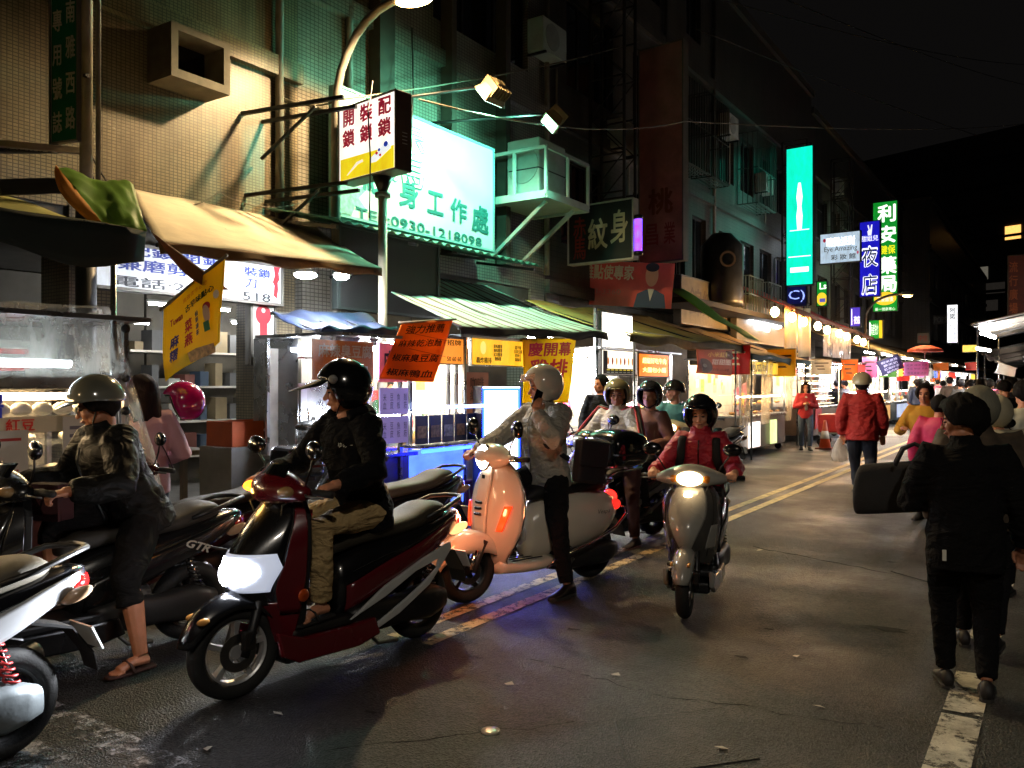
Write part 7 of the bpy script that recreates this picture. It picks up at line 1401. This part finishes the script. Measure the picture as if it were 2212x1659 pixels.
P = person('passenger in brown and white jacket behind the striped rider', CS, CA, top=M('jacket_brown', '7a5244', .8, var=.2), bottom=BLKC(), shoe=M('shoe_black'), look=(20, 0), vox=.009, cvox=.014, face=False, scale=.94, **rider(hip=(-.62, 0, .9), neck=(-.55, .06, 1.4), hands=((-.3, .26, 1.02), (-.3, -.26, 1.02)), feet=((-.3, .2, .36), (-.3, -.2, .36)), hd=None, hup=None))
helmet(P['H'], 'open', '2a2c2e', P['o'], peak=False)
# teal rider further back
TS = (-4.25, 10.3, 0); TAa = R(-76)
ts_ = scooter('pale scooter with round headlight waiting behind the silver one', TS, TAa, 'a89c80', '1a1a1c', None, light=9, lightpos='cowl', fcol='a89c80', cowl='a89c80')
P = person('rider in teal and grey jacket looking down the stalls', TS, TAa, top=M('jacket_teal', '3a7478', .8, var=.2), bottom=BLKC(), shoe=M('shoe_black'), look=(-70, 0), vox=.008, cvox=.014, scale=.95, **rider(neck=(-.06, 0, 1.40)))
helmet(P['H'], 'cap', '1a1614', P['o'], peak=.05)
# parked scooters
scooter('parked black scooter with mirrors beside the doughnut banner', (-4.75, 13.1, 0), R(-100), '17171a', '101012', None)
scooter('parked black and red scooter with a glossy top case behind the khaki rider', (-5.35, 3.75, 0), R(-97), '3c0c12', '0e0e10', None, case='0e0e12', scale=.97)
scooter('parked dark scooter with a grey seat behind the red scooter rider', (-4.55, 4.95, 0), R(-94), '1a1a1e', '101012', '5a5a58', '3a352c')
scooter('dark parked scooter at the kerb behind the man in black', (-.05, 8.7, 0), R(-95), '17171a', '101012', None)
ls = scooter('black scooter with angular tail ridden by the man in shorts', (-4.6, 2.56, 0), R(-97), '141416', '101012', None, '302d28', sig=None)
letters('GTR', ls, ink('a8a498'), .16, .05, Matrix.Translation((-.6, .176, .6)) @ Matrix.Rotation(R(180), 4, 'Z') @ Matrix.Rotation(R(90), 4, 'X') @ Matrix.Rotation(R(-22), 4, 'Z'), .02, shear=.3)
scooter('scooter with white tail fairing and red shock springs in the headlight beam', (-3.74, 1.08, 0), R(-92), 'b0b2b6', '14141a', None, '5a5448', shock='a02020', engine='8a9296', tail=0)
P = person('rider in dark rain jacket, shorts and sandals beside the mochi stall', (-4.6, 2.56, 0), R(-97), top=M('rain_jacket', '0f0e0c', .6, var=.06, bump=.15, bscale=10, folds=.6, fscale=4, spec=.15), bottom=M('shorts_dark', '110f0e', .9, var=.2, folds=.6, fscale=4, spec=.15), shoe=M('sandal_brown', '3a2018', .7), look=(-28, 14), skin='b07454', sandal=True, vox=.005, cvox=.011, fat=1.2, leg=.66, wr=.026, wsc=.11, collar=True, zipc='3a3a38',
    scale=1.0, **rider(hip=(-.3, .02, .84), neck=(-.1, 0, 1.31), feet=((-.16, .36, .092), (.12, -.11, .40)), hands=((.2, .33, 1.02), (.2, -.33, 1.02)), kn=((.8, .5, .2), (1, -.1, .2))))
helmet(P['H'], 'cap', '5a5a50', P['o'], peak=.075); hair_on(P, 'short')
H = P['H']
for s in (1, -1): MB().lathe([(.019, -.0015), (.022, -.0015), (.022, .0015), (.019, .0015)], 14, H @ V((.098, s*.031, .0)), H.to_3x3() @ V((1, 0, 0)), closed=True).build('spectacles', STEEL(), P['o'])
MB().box(P['hands'][0]+V((-.02, .0, .0)), (.04, .05, .05)).build('wristwatch', BLK(), P['o'], bevel=.01)
rb = sign('small dark red cloth bag with faint characters on the black scooter', atd(95, 1085, 4.55), 20, .22, .2, .1, M('maroon_cloth', '3a1416', .85), M('maroon_cloth'), [('冰 茶', 0, 0, .15, .05, ink('5a2a28'))], name='cloth_bag', cat='bag')
pk = empty('helmet', onX(392, 875, -5.6), R(-120), 'glossy pink helmet hanging on a parked scooter mirror', 'helmet'); helmet(Matrix.Identity(4), 'open', 'a01058', pk, name='shell', peak=False)
# ---------------------------------------------------------------- people on foot
def walker(label, xy, rz, top, bottom, step=.16, look=(0, 0), hands=None, hair=('short',), vox=.011, cvox=.016, face=False, scale=1.0, group=None, shoe=None, **k):
    hd_ = hands or ((.06-.5*step, .27, .84), (.06+.5*step, -.27, .84)); z1 = .09; lift = .05 if step > .1 else 0
    J = person(label, (xy[0], xy[1], 0), rz, (0, 0, .925), (.03, 0, 1.43), hd_, ((step, .09, z1), (-step, -.09, z1+lift)), top, bottom, shoe or M('shoe_dark', '1c1a1a', .6), look=look, vox=vox, cvox=cvox, face=face, scale=scale, group=group, hair=hair, curl=(.5, .5), **k); return J
g = onG(1862, 1066)
P = walker('man in red jacket and pale cap walking away with a plastic bag', (g.x, g.y), R(98), M('jacket_red', 'a01c1c', .75, var=.15, bump=.2, bscale=90, folds=.7, fscale=4), M('navy_trousers', '1c2030', .85), .14, vox=.008, cvox=.012, fat=1.22, wr=.02, hair=('short', '2a2622'), collar=True, hem=.16, shoe=M('trainer', '6a645c', .7))
helmet(P['H'], 'cap', 'a89c80', P['o'], name='cap', peak=.05)
b2 = empty('plastic_bag', (g.x, g.y, 0), R(98), 'white plastic bag carried by the man in the red jacket', 'bag')
rg = []
hw = P['hands'][0]
for (z, r_) in ((-.05, .02), (-.12, .05), (-.22, .09), (-.32, .1), (-.38, .075), (-.4, .02)): rg.append([hw+V((r_*math.cos(a)*.7*(1+.15*math.sin(5*a+z*20)), .03+r_*math.sin(a)*(1+.15*math.cos(4*a)), z)) for a in [2*math.pi*k/20 for k in range(20)]])
MB().loft(rg).build('sack', film('bag_white'), b2, True)
# man in black with the big bag
g = onG(2076, 1500)
P = walker('man in black coat walking away, head turned left', (g.x+.02, g.y, 0), R(100), M('coat_black', '0a0a0b', .95, var=.25, bump=.3, bscale=60, folds=.7, fscale=5, spec=.15), M('trousers_black', '0b0b0c', .95, var=.2, folds=.7, spec=.15), .15, look=(76, 5), hands=((.17, .13, 1.27), (.1, -.3, .86)), el=((-.35, .7, -1), (-.6, -.5, -.6)), vox=.006, cvox=.012, face=True, fat=1.12, hem=.2, wr=.022, skin='a87052', hair=('bushy', '0c0a09'), collar=True, scale=.885)
H = P['H']
for s in (1, -1): MB().lathe([(.02, -.0015), (.023, -.0015), (.023, .0015), (.02, .0015)], 14, H @ V((.098, s*.031, .0)), H.to_3x3() @ V((1, 0, 0)), closed=True).build('spectacles', BLK(), P['o'])
bgm = empty('duffel_bag', (g.x, g.y, 0), R(100), 'big black duffel bag carried by the man in black', 'bag'); bm_ = M('bag_black', '0d0d0e', .8, var=.3, bump=.3, bscale=50)
bo = MB().loft([[V((x*sx, y*.075*sy, z)) for (x, y) in ((-1, -1), (-.96, -1.05), (.96, -1.05), (1, -1), (1, 1), (.96, 1.05), (-.96, 1.05), (-1, 1))] for (z, sx, sy) in ((.905, .2, .9), (.915, .215, 1.2), (.95, .222, 1.35), (1.04, .215, 1.35), (1.14, .19, 1.05), (1.18, .165, .7), (1.19, .15, .4))]).build('body', bm_, bgm, True, sub=2); bo.location = (.3, .18, -.04); bo.rotation_euler = (R(3), R(7), R(84))
MB().tube([(-.2, -.1, 1.13), (0, -.102, 1.135), (.2, -.1, 1.13)], .004, 5).build('zip', M('zip_dk', '3a3a3a', .4, metal=.6), bo)
for s in (1, -1): MB().tube([V((.3+s*.06, .3, 1.13)), V((.3+s*.05, .26, 1.22)), V((.3, .2, 1.25)), V((.3+s*.05, .14, 1.22)), V((.3+s*.06, .1, 1.13))], .012, 6).build('handle', bm_, bgm, True)
# keyring charm at his coat
MB().box(P['hip']+V((-.17, .12, -.1)), (.01, .02, .06)).build('charm', M('charm', 'c8c8c0', .4), P['o'])
# people beside and ahead of him
def at(u, d): q = atd(u, 829, d); return (q.x, q.y)
P = walker('person in grey knit hood and brown camouflage coat beside the man in black', at(2115, 4.9), R(95), M('coat_camo', '4a3e30', .85, var=.6, scale=9), BLKC(), .12, vox=.012, hair=None, fat=1.2, collar=True, scale=.9)
shell(P['H'], (.135, .12, .14), lambda az: 18-70*sstep(40, 80, abs(az)), 30, 12, c=(-.02, 0, .03), jit=.05).build('knit_hat', M('knit_grey', '7a7868', .95, bump=.6, bscale=120), P['o'], True, solid=.012, weld=True)
P = walker('person in a cream hooded coat ahead of the man in black', at(2152, 6.3), R(92), M('coat_cream', 'b8b094', .85), BLKC(), .1, hair=None, fat=1.2, scale=.86)
shell(P['H'], (.14, .125, .145), lambda az: 18-80*sstep(40, 80, abs(az)), 30, 12, c=(-.02, 0, .02), jit=.08).build('hood', M('coat_cream'), P['o'], True, solid=.014, weld=True)
walker('woman in mustard cardigan gesturing towards the stalls', at(2000, 9.6), R(-95), M('cardigan_mustard', 'b88420', .85), BLKC(), .08, look=(0, 0), face=True, hair=('bob', '1c1410'), hands=((.28, .38, 1.16), (.28, -.2, 1.15)), scale=.93, vox=.008, el=((-.2, .8, -.6), (-.6, -.5, -.6)))
walker('short person in bright pink puffer jacket beside the mustard cardigan', at(2028, 8.6), R(80), M('puffer_pink', 'c82a58', .6, bump=.4, bscale=24), BLKC(), .1, hair=('short', '1a1614'), scale=.86, fat=1.15)
walker('man in dark jacket bending by the right hand stalls', at(2172, 12.5), R(120), BLKC(), BLKC(), .1, look=(0, 20), scale=.96)
walker('person in pale top at the right hand edge', at(2216, 7.5), R(110), M('top_pale', 'b8b8a8', .85), BLKC(), .1, hair=('short',), scale=.95)
g = onG(1740, 972)
P = walker('woman in open red coat and jeans eating as she walks', (g.x, g.y), R(-70), M('coat_red', 'a01a22', .75), M('jeans_blue', '3a465c', .85), .1, look=(0, 12), face=True, hair=('long', '2a1a12'), hands=((.2, .06, 1.16), (.2, -.06, 1.16)), scale=.95, vox=.008, el=((-.4, .7, -.6), (-.4, -.7, -.6)))
MB().loft(rings_x([(.10, .98, 1.38, .05), (.165, 1.0, 1.36, .045)], 12, 3)).build('blouse', M('blouse', 'b8a8a8', .8), P['o'], True)
MB().box(P['hands'][0]+V((.06, -.06, .04)), (.05, .08, .03)).build('snack', M('snack', 'c8a870', .7), P['o'], bevel=.01)
# vendors and customers by the stalls
wp = (-4.55, 3.45)
P = walker('woman in pale pink top with long dark hair at the mochi stall', at(312, 6.0), R(165), M('top_pink', 'b8909a', .85, var=.1), M('jeans_dark', '1c2434', .85), .04, look=(8, 10), hair=('long', '241614'), hands=((.25, .2, 1.05), (.25, -.2, 1.05)), vox=.008, cvox=.012, wr=.014, scale=.97)
MB().tube([P['neck']+V((.02, .1, .02)), P['neck']+V((-.12, .0, -.1)), P['neck']+V((-.12, -.12, -.3)), P['hip']+V((-.05, -.2, .05))], .009, 6, flat=.5).build('bag_strap', M('strap_wine', '3a1824', .7), P['o'], True)
walker('vendor in dark cap and shirt behind the grand opening banner', (-5.35, 10.35), R(-60), BLKC(), BLKC(), 0, look=(-60, 0), face=True, hair=('short',), vox=.01)
walker('vendor in bright pink shirt inside the lightbox stall', (-6.9, 11.9), R(30), M('shirt_pink', 'c83a70', .8), BLKC(), 0, face=True, hair=('short',), scale=.96)
walker('vendor in green apron inside the chicken stall', (-6.95, 7.6), R(20), M('apron_green', '2a5a3a', .8), BLKC(), 0, face=True, hair=('short',), scale=.97, look=(0, 20))
walker('customer in striped black and white top beyond the glasses stall', at(1827, 27), R(170), M('top_stripes', '6a6866', .85, var=.9, scale=30, stretch=(.1, .1, 3)), BLKC(), .05, hair=('short',))
walker('man in tan vest and dark sleeves beyond the glasses stall', at(1852, 28), R(80), M('vest_tan', '7a6a3a', .85), BLKC(), .06, hair=('short',))
walker('dark dressed customer left of the striped top', at(1808, 27.5), R(120), BLKC(), BLKC(), .05)
walker('woman in navy coat and black leggings walking away', at(1983, 31), R(95), M('coat_navy', '26304a', .85), BLKC(), .12, hair=('bob', '1a1412'), fat=1.1)
walker('person in grey green jacket beside the woman in navy', at(2003, 33), R(92), M('jacket_greygreen', '4a4c44', .85), BLKC(), .1)
walker('man in white shirt walking away down the street', at(2037, 30), R(95), M('shirt_white', 'c8c8c8', .85), M('jeans_dark'), .12, fat=1.15)
walker('person in brown coat ahead of the man in white', at(2052, 27), R(95), M('coat_brown', '4a3a2a', .85), BLKC(), .1, scale=1.06)
CC = ['1c1c20', '3a2a28', '2a3040', '6a6a6a', '7a2830', '404a3a', '8a8478', '24242a', 'b05070', '303a5a', '1a1a1a', '5a4a3a']
rp = random.Random(11)
for i in range(26):
    u = 1905+300*((i*7 % 26)/26.0)+rp.uniform(-6, 6); d = rp.uniform(34, 68); q = atd(u, 829, d)
    if q.x > -1.6-.01*d or q.x < -5.2: 
        q = V((rp.uniform(-4.6, -2.3), d*1.15, 0))
    c = CC[i % 12]
    walker('far pedestrian in %s in the crowd between the far stalls' % ('a black coat', 'dark brown', 'dark navy', 'mid grey', 'dark red', 'moss green', 'pale beige', 'charcoal', 'rose pink', 'deep blue', 'jet black', 'tan brown')[i % 12], (q.x, q.y), R(rp.choice((90, 95, -90, 80, -80))), M('crowd_'+c, c, .85), M('crowd_b%d' % (i % 3), ('17171a', '20242e', '2a2622')[i % 3], .85), .1, vox=.02, cvox=.024, group='crowd between the far stalls', scale=rp.uniform(.9, 1.05), wr=.0)
for i, (u, d, c) in enumerate(((2120, 17, '2a2a30'), (2135, 20, '5a3038'), (2188, 15, '20222a'), (2160, 23, 'c04a60'), (2075, 24, '3a3630'), (2095, 28, '54585c'), (2200, 19, '384058'))):
    walker(('pedestrian in charcoal beyond the cream hood', 'pedestrian in maroon beyond the cream hood', 'pedestrian in black by the right hand stalls', 'pedestrian in coral pink by the right hand stalls', 'pedestrian in dark olive ahead of the crowd', 'pedestrian in mid grey ahead of the crowd', 'pedestrian in slate blue at the right edge')[i], at(u, d), R((95, 80, 130, -85, 95, 92, 140)[i]), M('ped_'+c, c, .85), BLKC(), .1, vox=.014, cvox=.018, hair=(('short',), ('bob',))[i % 2])
# ---------------------------------------------------------------- cones
def cone(label, xy):
    o = empty('traffic_cone', (xy[0], xy[1], 0), 0, label, 'traffic cone', 'traffic cones along the stalls'); MB().span((-.19, -.19, 0), (.19, .19, .04)).build('base', M('cone_base', '6a2a1a', .7), o, bevel=.01)
    MB().lathe([(.14, .04), (.03, .7), (.0, .7)], 18).build('body', M('cone_orange', 'c04a20', .5, var=.1), o, True); MB().lathe([(.108, .25), (.075, .44)], 18, (0, 0, .003)).build('band', M('cone_white', 'd8d0c8', .5), o, True)
for (u, v, t_) in ((1818, 930, 'behind the red load of the hand trolley'), (1782, 970, 'between the hand trolley and the woman in the open red coat'), (1925, 882, 'standing alone by the far stalls near the woman in navy')): q = onG(u, v); cone('orange traffic cone '+t_, (q.x, q.y))
tr = empty('hand_trolley', (-4.9, 22.6, 0), 0, 'steel hand trolley with red cloth before the glasses stall', 'trolley'); MB().span((-.3, -.45, .3), (.3, .45, .34)).build('deck', STL(), tr); MB().span((-.3, -.45, .34), (.3, .45, .8)).build('load', M('red_sheet', 'b02028', .5), tr, bevel=.03)
for (x, y) in ((-.25, -.4), (.25, -.4), (-.25, .4), (.25, .4)): MB().lathe([(0, -.02), (.09, -.02), (.09, .02), (0, .02)], 14, (x, y, .09), (0, 1, 0)).build('caster', TYRE(), tr); MB().span((x-.015, y-.015, .09), (x+.015, y+.015, .3)).build('post', STL(), tr)
finish_letters(); finish_mods()
